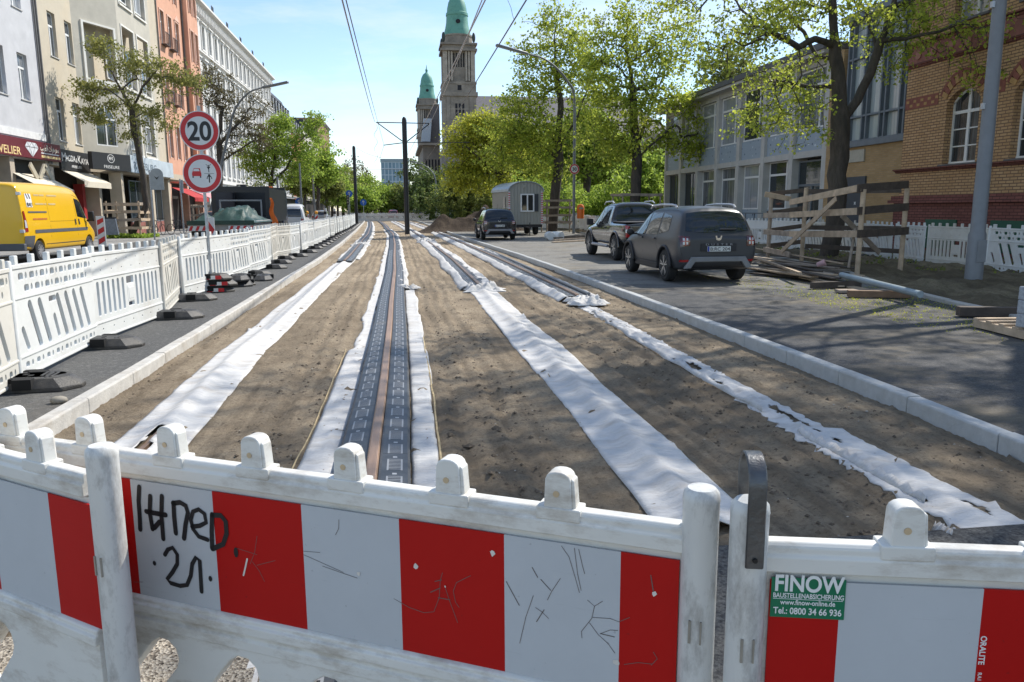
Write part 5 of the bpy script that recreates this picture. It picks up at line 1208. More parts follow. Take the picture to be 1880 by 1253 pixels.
def wheel(t,x,y,r,w,rimm,spokes=5,dark=True,side=1):
    q=MB().lathe([(r*.62,0),(r*.9,-.0),(r*.985,w*.12),(r,w*.25),(r,w*.75),(r*.985,w*.88),(r*.9,w),(r*.62,w)],36,(0,0,0),axis='X').build('wheel',TYRE,t,smooth=True); q.location=(x,y,r+.003); 
    s_=-1 if side<0 else 1; xo=0 if side<0 else w
    rm=MB(); R_=r*.66
    rm.lathe([(R_,-.001*s_),(R_*.97,.02*s_ if side<0 else -.02),(R_*.90,.02*s_ if side<0 else -.02)],32,(xo,0,0),axis='X') if False else None
    d=.012 if side<0 else -.012; base=xo-d*1.0
    ring=[(R_,base),(R_*1.0,base+d*2),(R_*.90,base+d*3)]
    vs=[];fs=[]
    for rr,xx in ring:
        for k in range(32): vs.append((xx,rr*math.cos(k*math.pi/16),rr*math.sin(k*math.pi/16)))
    for i in range(2):
        for k in range(32): fs.append((i*32+k,i*32+(k+1)%32,(i+1)*32+(k+1)%32,(i+1)*32+k))
    rm.add(vs,fs)
    for k in range(spokes):
        for dd in (-.16,.16):
            a=2*math.pi*k/spokes+.3
            p0=(xo+d*1.2,.02*math.cos(a),.02*math.sin(a)); p1=(xo+d*.6,R_*.97*math.cos(a+dd),R_*.97*math.sin(a+dd)); rm.beam(p0,p1,.022,.034,up=(1,0,0))
    rm.lathe([(.05,-.0),(.05,.01)],12,(xo+(0 if side<0 else -.01),0,0),axis='X')
    rm.build('rim',rimm,q,smooth=True)
    bk=MB(); bk.lathe([(R_*.98,0),(.001,.0001)],24,(xo+d*5,0,0),axis='X'); bk.build('brake_shade',RIMD,q)
    return q
def plate(t,loc,s_,w_=.52):
    p=MB().box(-w_/2,w_/2,-.012,0,-.055,.055).build('number_plate',PLATE,t,bev=.003,seg=1); p.location=loc
    MB().box(-w_/2+.002,-w_/2+.045,-.0135,-.0121,-.052,.052).build('blue_field',EUB,p)
    if s_: text(s_,.10,PLT,p,(-w_/2+.06,-.0135,-.036),fit=w_-.085,extrude=.0005,bold=.0012)
    return p
def door_lines(P,lines,off=.002,w_=.006):
    m=MB()
    for axis,pts in lines:
        for (a0,b0),(a1,b1) in zip(pts,pts[1:]):
            L=math.hypot(a1-a0,b1-b0); n=(-(b1-b0)/L*w_/2,(a1-a0)/L*w_/2)
            P.patch(axis,[(a0+n[0],b0+n[1]),(a1+n[0],b1+n[1])],[(a0-n[0],b0-n[1]),(a1-n[0],b1-n[1])],off,6,1,m)
    return m
GAP=M('panel_gap',(.006,.006,.007),.8)
def suv(label,loc,paint,platetext,letters,bumperm,group,rz=0):
    t=thing('parked_suv',label,'car',loc,rz,group)
    zb=.30
    S=[(-2.15,.42,.70,.78,.88,.74,.70,.95),(-2.12,.36,.78,.86,.93,.82,.76,1.02),(-2.02,.30,.82,.90,.98,.86,.76,1.14),(-1.90,.28,.84,.91,1.00,.86,.72,1.42),(-1.76,.28,.85,.91,1.01,.86,.68,1.585),(-1.45,.28,.85,.91,1.0,.86,.66,1.62),(-.8,.26,.86,.90,.98,.85,.65,1.64),(0,.26,.86,.90,.97,.85,.65,1.63),(.45,.26,.86,.90,.97,.85,.64,1.58),(.80,.26,.86,.90,.97,.84,.66,1.40),(1.15,.27,.86,.90,.96,.83,.70,1.12),(1.30,.28,.86,.90,.95,.82,.74,1.04),(1.75,.30,.84,.88,.90,.78,.70,.98),(2.05,.34,.78,.82,.80,.70,.60,.88),(2.16,.42,.66,.70,.72,.60,.5,.76)]
    wh=[(-1.29,.36),(1.38,.36)]
    me=bodymesh(S,wh,.405,.91,paint); link('body',me,[],t,smooth=30); P=Patcher(me)
    for s_,ax in ((-1,'L'),(1,'R')):
        P.patch(ax,[(.98,1.0),(.30,1.0)],[(.44,1.46),(.26,1.50)],mb=None).build('side_window',TINT,t,smooth='all',fix=False)
        P.patch(ax,[(.20,1.0),(-.62,1.02)],[(.18,1.505),(-.56,1.51)]).build('side_window',TINT,t,smooth='all',fix=False)
        P.patch(ax,[(-.72,1.04),(-1.30,1.12)],[(-.66,1.50),(-1.22,1.44)]).build('side_window',TINT,t,smooth='all',fix=False)
        door_lines(P,[(ax,[(.25,1.52),(.25,.42)]),(ax,[(1.05,1.0),(1.05,.42)]),(ax,[(1.05,.40),(-.85,.40)]),(ax,[(-.66,1.0),(-.70,.80),(-.92,.62)])]).build('door_gap',GAP,t,fix=False)
        for y in (.42,-.50): 
            h=P.hit(ax,y,.93,.02); MB().box(-.02,.02,-.09,.09,-.018,.018).build('door_handle',paint,t,bev=.01).location=h
        r_=MB(); 
        r_.tube([(s_*.66,.35,1.60),(s_*.66,.2,1.67),(s_*.66,-.4,1.695),(s_*.67,-1.1,1.685),(s_*.67,-1.32,1.665),(s_*.67,-1.42,1.61)],.024,8); r_.build('roof_rail',M('rail_silver',(.45,.46,.48),.35,metal=.4),t,smooth=True)
        mm=MB().ell((s_*1.02,.86,1.04),(.10,.07,.085),12,8); mm.beam((s_*.84,.86,.99),(s_*.98,.86,1.0),.05,.04); mm.build('mirror',PLB,t,smooth='all')
        for y,z in wh:
            c=[(s_*.905,y+.425*math.cos(R(a)),z+.425*math.sin(R(a))) for a in range(-12,193,9)]; a_=MB(); a_.tube(c,.034,6); a_.build('arch_trim',PLB,t,smooth='all')
            wheel(t,-.90 if s_<0 else .68,y,.355,.22,RIM,5,side=s_)
        MB().box(s_*.80-.06,s_*.80+.07,-.86,.95,.24,.38).build('sill_trim',PLB,t,bev=.02)
        # round-cornered square lamps
        xx=s_*.735; P.patch('B',[(xx-.105,.80),(xx+.105,.82)],[(xx-.105,1.03),(xx+.10,1.02)],.012).build('tail_light',M('lamp_dark_red',(.07,.010,.012),.15,.1,coat=1),t,smooth='all',fix=False)
        c=P.patch('B',[(xx-.055,.845),(xx+.055,.85)],[(xx-.055,.985),(xx+.055,.98)],.018,4,4); c.build('lamp_core',LENS,t,smooth='all',fix=False)
        c=MB(); P.patch('B',[(xx-.075,.905),(xx+.075,.905)],[(xx-.075,.93),(xx+.075,.93)],.022,4,1,c); P.patch('B',[(xx-.014,.83),(xx+.014,.83)],[(xx-.014,1.0),(xx+.014,1.0)],.0225,1,4,c); c.build('lamp_cross',TAIL,t,fix=False)
        P.patch('B',[(xx-.10,.475),(xx+.08,.475)],[(xx-.10,.52),(xx+.08,.525)],.012,4,1).build('rear_reflector',TAIL,t,fix=False)
    P.patch('B',[(-.70,1.13),(-.35,1.09),(.35,1.09),(.70,1.13)],[(-.62,1.50),(-.3,1.54),(.3,1.54),(.62,1.50)],.008,14,6).build('rear_window',TINT,t,smooth='all',fix=False)
    P.patch('F',[(-.72,1.10),(.72,1.10)],[(-.6,1.46),(.6,1.46)],.006,10,5).build('windscreen',TINT,t,smooth='all',fix=False)
    door_lines(P,[('B',[(-.80,.62),(-.84,.78)]),('B',[(.80,.62),(.84,.78)]),('B',[(-.80,.60),(.80,.60)])]).build('tailgate_gap',GAP,t,fix=False)
    MB().box(.05,.42,-2.09,-2.06,1.15,1.17).build('wiper',PLB,t,bev=.005)
    # bumper: raised silver hoop over a black valance
    P.patch('B',[(-.80,.30),(.80,.30)],[(-.84,.46),(.84,.46)],.006,14,3).build('lower_bumper',PLB,t,smooth='all',fix=False)
    b=MB(); b.prism([(-.76,.34),(-.62,.34),(-.52,.48),(.52,.48),(.62,.34),(.76,.34),(.60,.585),(-.60,.585)],-2.205,-2.10); b.build('skid_trim',bumperm,t,bev=.012,smooth=True)
    h=P.hit('B',0,.78,.014); MB().box(-.40,.40,-.01,.02,-.075,.085).build('plate_recess',PLB,t,bev=.01).location=h
    plate(t,(h.x,h.y-.014,h.z-.03),platetext)
    if letters: text(letters,.058,M('letter_grey',(.30,.30,.31),.4),t,(-.30,h.y-.016,h.z+.045),fit=.6,extrude=.002,space=1.8)
    h=P.hit('B',0,1.0,.008); e=MB(); e.prism([(-.075,.045),(-.045,.05),(-.03,-.0),(.03,-.0),(.045,.05),(.075,.045),(.05,-.045),(.0,-.055),(-.05,-.045)],-.006,.0); e.build('emblem',CHR,t).location=(h.x,h.y,h.z-.02)
    MB().tube([(0,-1.2,1.64),(0,-1.45,1.86)],.006,6).build('antenna',PLB,t)
    return t
GRAYP=M('paint_matte_grey',(.042,.044,.049),.36,.04,2,spec=.5); BLK=M('paint_darkblue',(.010,.012,.018),.18,.05,coat=.6)
DS=suv('matte grey compact suv parked nearest, number plate B RC 204 on its tailgate',(6.33,16.72,.09),GRAYP,'B:RC 204','DUSTER',M('bumper_grey',(.19,.195,.20),.5),'cars parked on the right road')
DS2=suv('black compact suv parked far ahead beside the sand heap and site cabin',(4.95,39.9,.09),BLK,'B·R·CC 482','',M('bumper_silver',(.22,.22,.23),.4),'cars parked on the right road')
# pickup
def pickup():
    PG=M('paint_pickup',(.028,.027,.026),.18,.04,2,metal=.3,coat=1)
    t=thing('pickup_truck','dark grey double-cab pickup truck parked in front of the matte suv','pickup truck',(7.17,23.7,.09),0,'cars parked on the right road')
    S=[(-2.66,.55,.74,.82,.98,.80,.78,1.08),(-2.63,.50,.80,.88,1.04,.86,.82,1.14),(-2.45,.46,.84,.92,1.06,.90,.85,1.16),(-1.3,.44,.86,.92,1.06,.90,.85,1.16),(-.92,.44,.87,.92,1.06,.90,.84,1.17),(-.88,.44,.87,.92,1.07,.88,.70,1.70),(-.70,.44,.87,.92,1.07,.88,.66,1.78),(-.2,.44,.87,.92,1.07,.87,.66,1.80),(.5,.44,.87,.92,1.07,.87,.66,1.76),(.85,.44,.87,.92,1.07,.86,.68,1.56),(1.25,.44,.87,.92,1.06,.85,.74,1.22),(1.4,.44,.87,.92,1.04,.85,.76,1.16),(2.1,.46,.86,.91,1.0,.82,.72,1.12),(2.45,.48,.82,.86,.94,.74,.64,1.04),(2.62,.52,.72,.76,.88,.64,.5,.94)]
    wh=[(-1.61,.40),(1.60,.40)]; me=bodymesh(S,wh,.47,.93,PG); link('body',me,[],t,smooth=30); P=Patcher(me)
    for s_,ax in ((-1,'L'),(1,'R')):
        P.patch(ax,[(1.08,1.10),(.34,1.10)],[(.62,1.60),(.30,1.66)]).build('side_window',TINT,t,smooth='all',fix=False)
        P.patch(ax,[(.22,1.10),(-.60,1.12)],[(.20,1.665),(-.55,1.66)]).build('side_window',TINT,t,smooth='all',fix=False)
        door_lines(P,[(ax,[(.28,1.68),(.28,.52)]),(ax,[(1.15,1.08),(1.15,.52)]),(ax,[(-.65,1.1),(-.72,.6)]),(ax,[(-.90,1.14),(-.90,.5)])]).build('door_gap',GAP,t,fix=False)
        for y in (.42,-.50): MB().box(-.02,.02,-.09,.09,-.018,.018).build('door_handle',PLB,t,bev=.01).location=P.hit(ax,y,1.0,.02)
        MB().tube([(s_*.67,.45,1.74),(s_*.67,.3,1.82),(s_*.67,-.5,1.83),(s_*.67,-.7,1.76)],.024,8).build('roof_rail',MATS['rail_silver'],t,smooth=True)
        mm=MB(); mm.obox((s_*1.05,.98,1.16),(.22,.12,.22)); mm.beam((s_*.86,.98,1.1),(s_*1.0,.98,1.12),.06,.05); mm.build('mirror',PLB,t,bev=.03,smooth=True)
        MB().tube([(s_*.95,-1.0,.42),(s_*.97,.9,.42)],.05,8).build('side_step',M('step_silver',(.4,.4,.42),.4,metal=.6),t,smooth=True)
        for y,z in wh:
            a_=MB(); a_.tube([(s_*.915,y+.49*math.cos(R(a)),z+.49*math.sin(R(a))) for a in range(-5,186,9)],.035,6); a_.build('arch_trim',PG,t,smooth='all')
            wheel(t,-.94 if s_<0 else .69,y,.40,.25,RIM,6,side=s_)
        c=MB(); xx=s_*.80
        P.patch('B',[(xx-.06,.98),(xx+.06,.98)],[(xx-.06,1.10),(xx+.06,1.08)],.012,4,3).build('tail_light',TAIL,t,smooth='all',fix=False)
        P.patch('B',[(xx-.06,.88),(xx+.06,.88)],[(xx-.06,.975),(xx+.06,.975)],.012,4,3).build('reversing_light',LENS,t,smooth='all',fix=False)
        P.patch('B',[(xx-.06,.74),(xx+.06,.74)],[(xx-.06,.875),(xx+.06,.875)],.012,4,3).build('tail_light',TAIL,t,smooth='all',fix=False)
    P.patch('B',[(-.66,1.22),(.66,1.22)],[(-.60,1.66),(.60,1.66)],.01,12,5).build('rear_window',TINT,t,smooth='all',fix=False)
    MB().box(-.82,.82,-2.55,-.92,1.165,1.20).build('bed_cover',PLB,t,bev=.015); MB().box(-.85,.85,-2.70,-2.62,.52,.70).build('rear_bumper',PLB,t,bev=.03)
    MB().box(-.035,.035,-.5,-.3,1.80,1.84).build('roof_fin',PLB,t,bev=.01)
    return t
pickup().scale=(.945,.945,.945); DS.scale=(.94,.94,.94); DS2.scale=(.945,.945,.945)
# small dark hatchback on the left road
def hatch():
    t=thing('parked_hatchback','dark blue hatchback on the left road behind the round signs','car',(-10.3,47,.09),0)
    S=[(-1.9,.40,.66,.74,.84,.70,.66,.92),(-1.87,.34,.74,.82,.9,.78,.7,1.0),(-1.7,.26,.78,.85,.94,.80,.62,1.36),(-1.45,.24,.80,.85,.94,.80,.60,1.46),(-.4,.22,.80,.85,.93,.79,.60,1.50),(.3,.22,.80,.85,.92,.78,.58,1.42),(.95,.24,.80,.85,.9,.76,.66,1.0),(1.6,.28,.78,.82,.82,.72,.62,.86),(1.9,.36,.66,.7,.68,.58,.48,.72)]
    wh=[(-1.2,.31),(1.2,.31)]; me=bodymesh(S,wh,.36,.85,BLK); link('body',me,[],t,smooth=30); P=Patcher(me)
    for s_,ax in ((-1,'L'),(1,'R')):
        P.patch(ax,[(.7,.98),(-.35,.99)],[(.25,1.34),(-.3,1.38)]).build('side_window',TINT,t,fix=False,smooth='all')
        for y,z in wh: wheel(t,-.84 if s_<0 else .64,y,.31,.20,RIM,5,side=s_)
        xx=s_*.66; P.patch('B',[(xx-.09,.74),(xx+.07,.74)],[(xx-.09,.92),(xx+.07,.92)],.01,4,3).build('tail_light',TAIL,t,smooth='all',fix=False)
    P.patch('B',[(-.6,1.02),(.6,1.02)],[(-.5,1.36),(.5,1.36)],.008,10,5).build('rear_window',TINT,t,smooth='all',fix=False)
    h=P.hit('B',0,.62,.01); plate(t,tuple(h),''); return t
hatch()
# yellow van
def van():
    YEL=M('paint_yellow',(.80,.46,.008),.28,.03,1.5,coat=.5); GP=M('van_grey_plastic',(.085,.088,.095),.6,.1)
    t=thing('delivery_van','bright yellow panel van with dark trim strip, parked on the left road','van',(-11.80,27.1,.09),0)
    S=[(-2.62,.50,.86,.92,1.3,.93,.84,2.36),(-2.58,.42,.93,.98,1.3,.98,.88,2.46),(-2.3,.36,.95,1.0,1.3,.99,.88,2.50),(-.5,.34,.96,1.0,1.3,.99,.88,2.52),(.6,.34,.96,1.0,1.28,.98,.86,2.50),(1.05,.34,.96,1.0,1.27,.97,.83,2.36),(1.45,.34,.95,.99,1.26,.95,.80,1.95),(1.78,.36,.94,.98,1.20,.90,.78,1.50),(1.98,.38,.92,.96,1.12,.84,.74,1.28),(2.35,.42,.86,.90,.98,.74,.6,1.08),(2.52,.50,.72,.76,.84,.6,.5,.9)]
    EX=.95; S=[(q_[0]+(EX if q_[0]>.3 else 0),)+q_[1:] for q_ in S]; wh=[(-1.62,.34),(1.52+EX,.34)]; me=bodymesh(S,wh,.42,1.0,YEL); link('body',me,[],t,smooth=30); P=Patcher(me); P.ext=EX
    for s_,ax in ((-1,'L'),(1,'R')):
        P.patch(ax,[(1.66,1.34),(1.2,1.36),(.62,1.42)],[(1.28,1.90),(1.0,2.02),(.60,2.06)],.008,10,6).build('side_window',TINT,t,fix=False,smooth='all')
        door_lines(P,[(ax,[(.50,2.2),(.50,.5)]),(ax,[(-.75,2.25),(-.75,.5)]),(ax,[(1.60,1.3),(1.62,.85)]),(ax,[(.5,2.18),(1.0,2.1),(1.55,1.42)]),(ax,[(-.75,1.28),(.5,1.28)])],w_=.014).build('door_gap',M('gap_ochre',(.20,.11,.004),.8),t,fix=False)
        b=MB(); P.patch(ax,[(-1.9,.92),(1.35,.92)],[(-1.9,1.03),(1.45,1.03)],.012,20,1,b); b.build('trim_strip',GP,t,fix=False)
        b=MB(); P.patch(ax,[(-2.2,1.56),(-.9,1.56)],[(-2.2,1.61),(-.9,1.61)],.012,10,1,b); b.build('slide_rail',GP,t,fix=False)
        P.patch(ax,[(-2.56,.42),(-2.04,.42)],[(-2.56,.85),(-1.95,.85)],.012,4,4).build('corner_cladding',GP,t,fix=False,smooth='all')
        P.patch(ax,[(-1.15,.37),(1.08,.37)],[(-1.15,.56),(1.08,.56)],.012,8,1).build('side_skirt',GP,t,fix=False)
        for y in (.36,.68): P.patch(ax,[(y-.05,1.14),(y+.05,1.14)],[(y-.05,1.34),(y+.05,1.34)],.014,2,2).build('door_handle',PLB,t,fix=False)
        P.patch(ax,[(-2.54,.98),(-2.36,.98)],[(-2.54,1.62),(-2.46,1.62)],.016,4,6).build('tail_light',TAIL,t,fix=False,smooth='all'); P.patch(ax,[(-2.53,1.10),(-2.40,1.10)],[(-2.53,1.34),(-2.46,1.34)],.02,3,3).build('lamp_core',LENS,t,fix=False)
        mm=MB(); mm.obox((s_*1.14,1.42+EX,1.42),(.20,.10,.36)); mm.beam((s_*.96,1.45+EX,1.25),(s_*1.1,1.43+EX,1.30),.07,.08); mm.build('mirror',PLB,t,bev=.04,smooth=True)
        for y,z in wh: wheel(t,-.98 if s_<0 else .75,y,.34,.23,M('rim_grey',(.30,.30,.31),.5),8,side=s_)
    # writing on the right flank
    ax='R'; wm=M('decal_white',(.75,.75,.75),.4); bmk=PLT
    def flank(s_,size,y,z,fit,mat=wm,bold=0,off=.012):
        me=textmesh(s_,size,.001,bold=bold); xs=[v.co.x for v in me.vertices]; w0=max(xs)-min(xs); me.transform(Matrix.Diagonal((fit/w0,1,1,1))); me.transform(Matrix.Rotation(R(90),4,'Z')); o=link('writing',me,mat,t); h=P.hit('R',y+fit/2,z+size*.3,off); o.location=(h.x,y,z); return o
    for z0,z1,m_ in ((1.93,2.16,wm),(1.74,1.93,wm)): P.patch(ax,[(-2.2,z0),(-1.80,z0)],[(-2.2,z1),(-1.80,z1)],.008,3,2).build('logo_panel',m_,t,fix=False)
    P.patch(ax,[(-2.08,2.0),(-2.02,2.0)],[(-2.15,2.16),(-2.09,2.16)],.011,1,2).build('logo_stripe',bmk,t,fix=False); P.patch(ax,[(-1.92,2.0),(-1.86,2.0)],[(-1.99,2.16),(-1.93,2.16)],.011,1,2).build('logo_stripe',bmk,t,fix=False)
    flank('BAU',.17,-2.17,1.76,.34,bmk,.004,.013)
    flank('HENZE',.075,-2.17,1.94,.34,bmk,.001,.013) if False else None
    gy=M('decal_grey',(.55,.42,.20),.5)
    [P.patch(ax,[(a_,z_),(b_,z_)],[(a_,z_+.05),(b_,z_+.05)],.010,4,1).build('faded_lettering',m_,t,fix=False) for a_,b_,z_,m_ in ((-1.6,-1.25,2.10,gy),(-1.2,-.85,2.10,gy),(-.65,.1,2.10,gy),(-1.6,-1.0,1.82,gy),(-.95,-.80,1.82,gy),(-.65,-.1,1.82,gy),(-1.95,-1.7,1.34,M('decal_red',(.45,.12,.03),.5)),(-1.66,-1.2,1.34,M('decal_red',(.45,.12,.03),.5)),(-1.16,-.95,1.34,M('decal_red',(.45,.12,.03),.5)))]
    h=[P.hit('B',0,z,.004) for z in (2.2,.6)]; MB().box(-.006,.006,-2.645,-2.6,.55,2.3).build('rear_door_gap',MATS['gap_ochre'],t)
    MB().box(-.97,.97,-2.68,-2.5,.40,.62).build('rear_bumper',GP,t,bev=.03); 
    for z in (2.1,.95): 
        for s_ in (-1,1): MB().box(s_*.93-.06,s_*.93+.06,-2.66,-2.56,z,z+.10).build('door_hinge',LENS,t,bev=.01)
    t.scale=(.95,.95,.95); return t
van()
# tipper truck with dark body and the trailer with green tarp in front of it
def truck():
    t=thing('tipper_truck','dark blue tipper truck seen from behind, orange flag at its side','truck',(-7.15,37.5,.08),0)
    NAV=M('paint_navy',(.005,.007,.012),.4,.1)
    MB().box(-1.28,1.28,0,5.2,1.0,1.2).build('bed_floor',NAV,t); 
    for s_ in (-1,1): MB().box(s_*1.25-.04,s_*1.25+.04,0,5.2,1.2,2.55).build('side_board',NAV,t)
    MB().box(-1.29,1.29,5.1,5.2,1.2,2.7).build('front_board',NAV,t); MB().box(-1.29,1.29,-.05,.02,2.35,2.62).box(-1.29,-1.1,-.05,.02,1.2,2.35).box(1.1,1.29,-.05,.02,1.2,2.35).build('rear_frame',NAV,t)
    g=MB().box(-.95,.95,-.12,-.06,1.95,2.02); g.box(-.95,-.88,-.12,-.06,1.0,1.95).box(.88,.95,-.12,-.06,1.0,1.95).box(-.6,.6,-.11,-.07,1.6,1.64); g.build('tail_frame',M('frame_grey',(.22,.23,.24),.5),t,bev=.01)
    MB().box(-1.1,1.1,5.4,7.2,.7,2.6).build('cab',M('cab_navy',(.02,.03,.06),.3,.1,coat=.5),t,bev=.12,smooth=True)
    for y in (1.0,2.2,5.9):
        for s_ in (-1,1): wheel(t,-1.25 if s_<0 else .97,y,.48,.28,RIMD,6,side=s_)
    MB().box(-1.0,1.0,.3,5.3,.75,1.0).build('chassis',PLB,t)
    MB().box(.28,.52,5.9,6.1,2.66,2.8).build('beacon',M('orange_light',(.7,.16,.02),.3),t,bev=.03)
    for i in range(5): MB().box(-1.1+i*.5,-1.0+i*.5,-.03,.05,2.62,2.66).build('hook',M('hook_pale',(.5,.48,.4),.6),t)
    fl=MB(); fl.grid(lambda u,v:(1.30+.05*math.sin(v*9)+u*.30*(.35+.65*v),-.1-.05*math.sin(u*6+v*5),2.1-1.25*v),4,12).build('orange_flag',M('flag_orange',(.75,.16,.02),.7),t,smooth='all',fix=False)
    MB().box(-1.05,-.6,4.6,5.0,2.72,2.86).build('tool_box',PLB,t)
truck()
def trailer():
    t=thing('tarped_trailer','trailer under a green tarpaulin with red and white hazard boards','trailer',(-6.95,32.2,.08),0)
    MB().box(-1.25,1.25,0,4.2,.72,1.12).build('bed',M('trailer_grey',(.30,.30,.29),.6),t,bev=.02)
    TG=M('tarp_green',(.012,.045,.03),.5,.3,3,.5,bscale=6,dist=.05)
    def fn(u,v):
        x=(u-.5)*2.7; y=-.08+v*4.3; e=min(1,4*min(u,1-u),5*min(v,1-v)+.0); p=Vector((x*1.6,y*1.2,3))
        return (x,y,1.05+e*(.28+.30*mnz.noise(p)+.12*abs(mnz.noise(p*3)))+(.22*e if .35<u<.8 else 0))
    MB().grid(fn,36,40).build('tarpaulin',TG,t,smooth='all',fix=False)
    MB().box(-1.28,1.28,-.1,-.03,.98,1.14).build('tarp_edge',TG,t)
    for x0 in (-1.25,.28):
        hb=MB(); n=6
        MB().box(x0,x0+.95,-.06,-.03,.74,.94).build('hazard_board',SWT,t)
        for k in range(4):
            a=x0+.02+k*.25; hb.add([(a,-.065,.75),(a+.11,-.065,.75),(a+.19,-.065,.93),(a+.08,-.065,.93)],[(0,1,2,3)])
        hb.build('hazard_stripes',SR,t,fix=False)
    MB().box(-1.2,1.2,.2,4.0,.55,.72).build('chassis',PLB,t)
    for y in (1.6,2.5):
        for s_ in (-1,1): wheel(t,-1.2 if s_<0 else .98,y,.34,.22,RIMD,6,side=s_)
trailer()
# ---------------------------------------------------------------- trees
BARK=M('bark',(.075,.062,.05),.95,.35,9,.8,dirt=(.035,.035,.025),dirt_scale=3,dirt_amt=.8,bscale=22,dist=.03,stretch=(1,1,.3))
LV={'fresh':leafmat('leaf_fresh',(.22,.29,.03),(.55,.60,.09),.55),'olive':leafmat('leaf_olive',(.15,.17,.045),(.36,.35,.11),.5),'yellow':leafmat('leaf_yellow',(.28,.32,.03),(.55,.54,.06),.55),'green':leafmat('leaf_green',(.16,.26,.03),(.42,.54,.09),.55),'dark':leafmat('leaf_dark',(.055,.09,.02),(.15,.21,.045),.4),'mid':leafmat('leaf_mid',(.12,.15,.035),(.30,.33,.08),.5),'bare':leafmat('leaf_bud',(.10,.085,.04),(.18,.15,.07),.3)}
def leaves(centers,k,rad,size,seed,droop=.3,flat=.6):
    rs=np.random.RandomState(seed); C=np.repeat(np.array(centers,float),k,axis=0); n=len(C)
    d=rs.normal(0,1,(n,3)); d/=np.linalg.norm(d,axis=1)[:,None]+1e-9; d*=(rs.rand(n,1)**.5)*rad; d[:,2]*=flat; P=C+d
    a=rs.normal(0,1,(n,3)); a[:,2]-=droop; a/=np.linalg.norm(a,axis=1)[:,None]; b=rs.normal(0,1,(n,3)); b-=a*(a*b).sum(1)[:,None]; b/=np.linalg.norm(b,axis=1)[:,None]
    s=size*(.55+.75*rs.rand(n,1)); c=np.cross(a,b)
    v=np.stack([P,P+a*s*.45+b*s*.38+c*s*.08,P+a*s,P+a*s*.45-b*s*.38+c*s*.08],1).reshape(-1,3)
    return v
def leafobj(name,v,mat,parent):
    n=len(v)//4; me=bpy.data.meshes.new(name); me.vertices.add(n*4); me.loops.add(n*4); me.polygons.add(n)
    me.vertices.foreach_set('co',v.astype(np.float32).ravel()); me.loops.foreach_set('vertex_index',np.arange(n*4,dtype=np.int32)); me.polygons.foreach_set('loop_start',np.arange(0,n*4,4,dtype=np.int32)); me.update(calc_edges=True)
    return link(name,me,mat,parent)
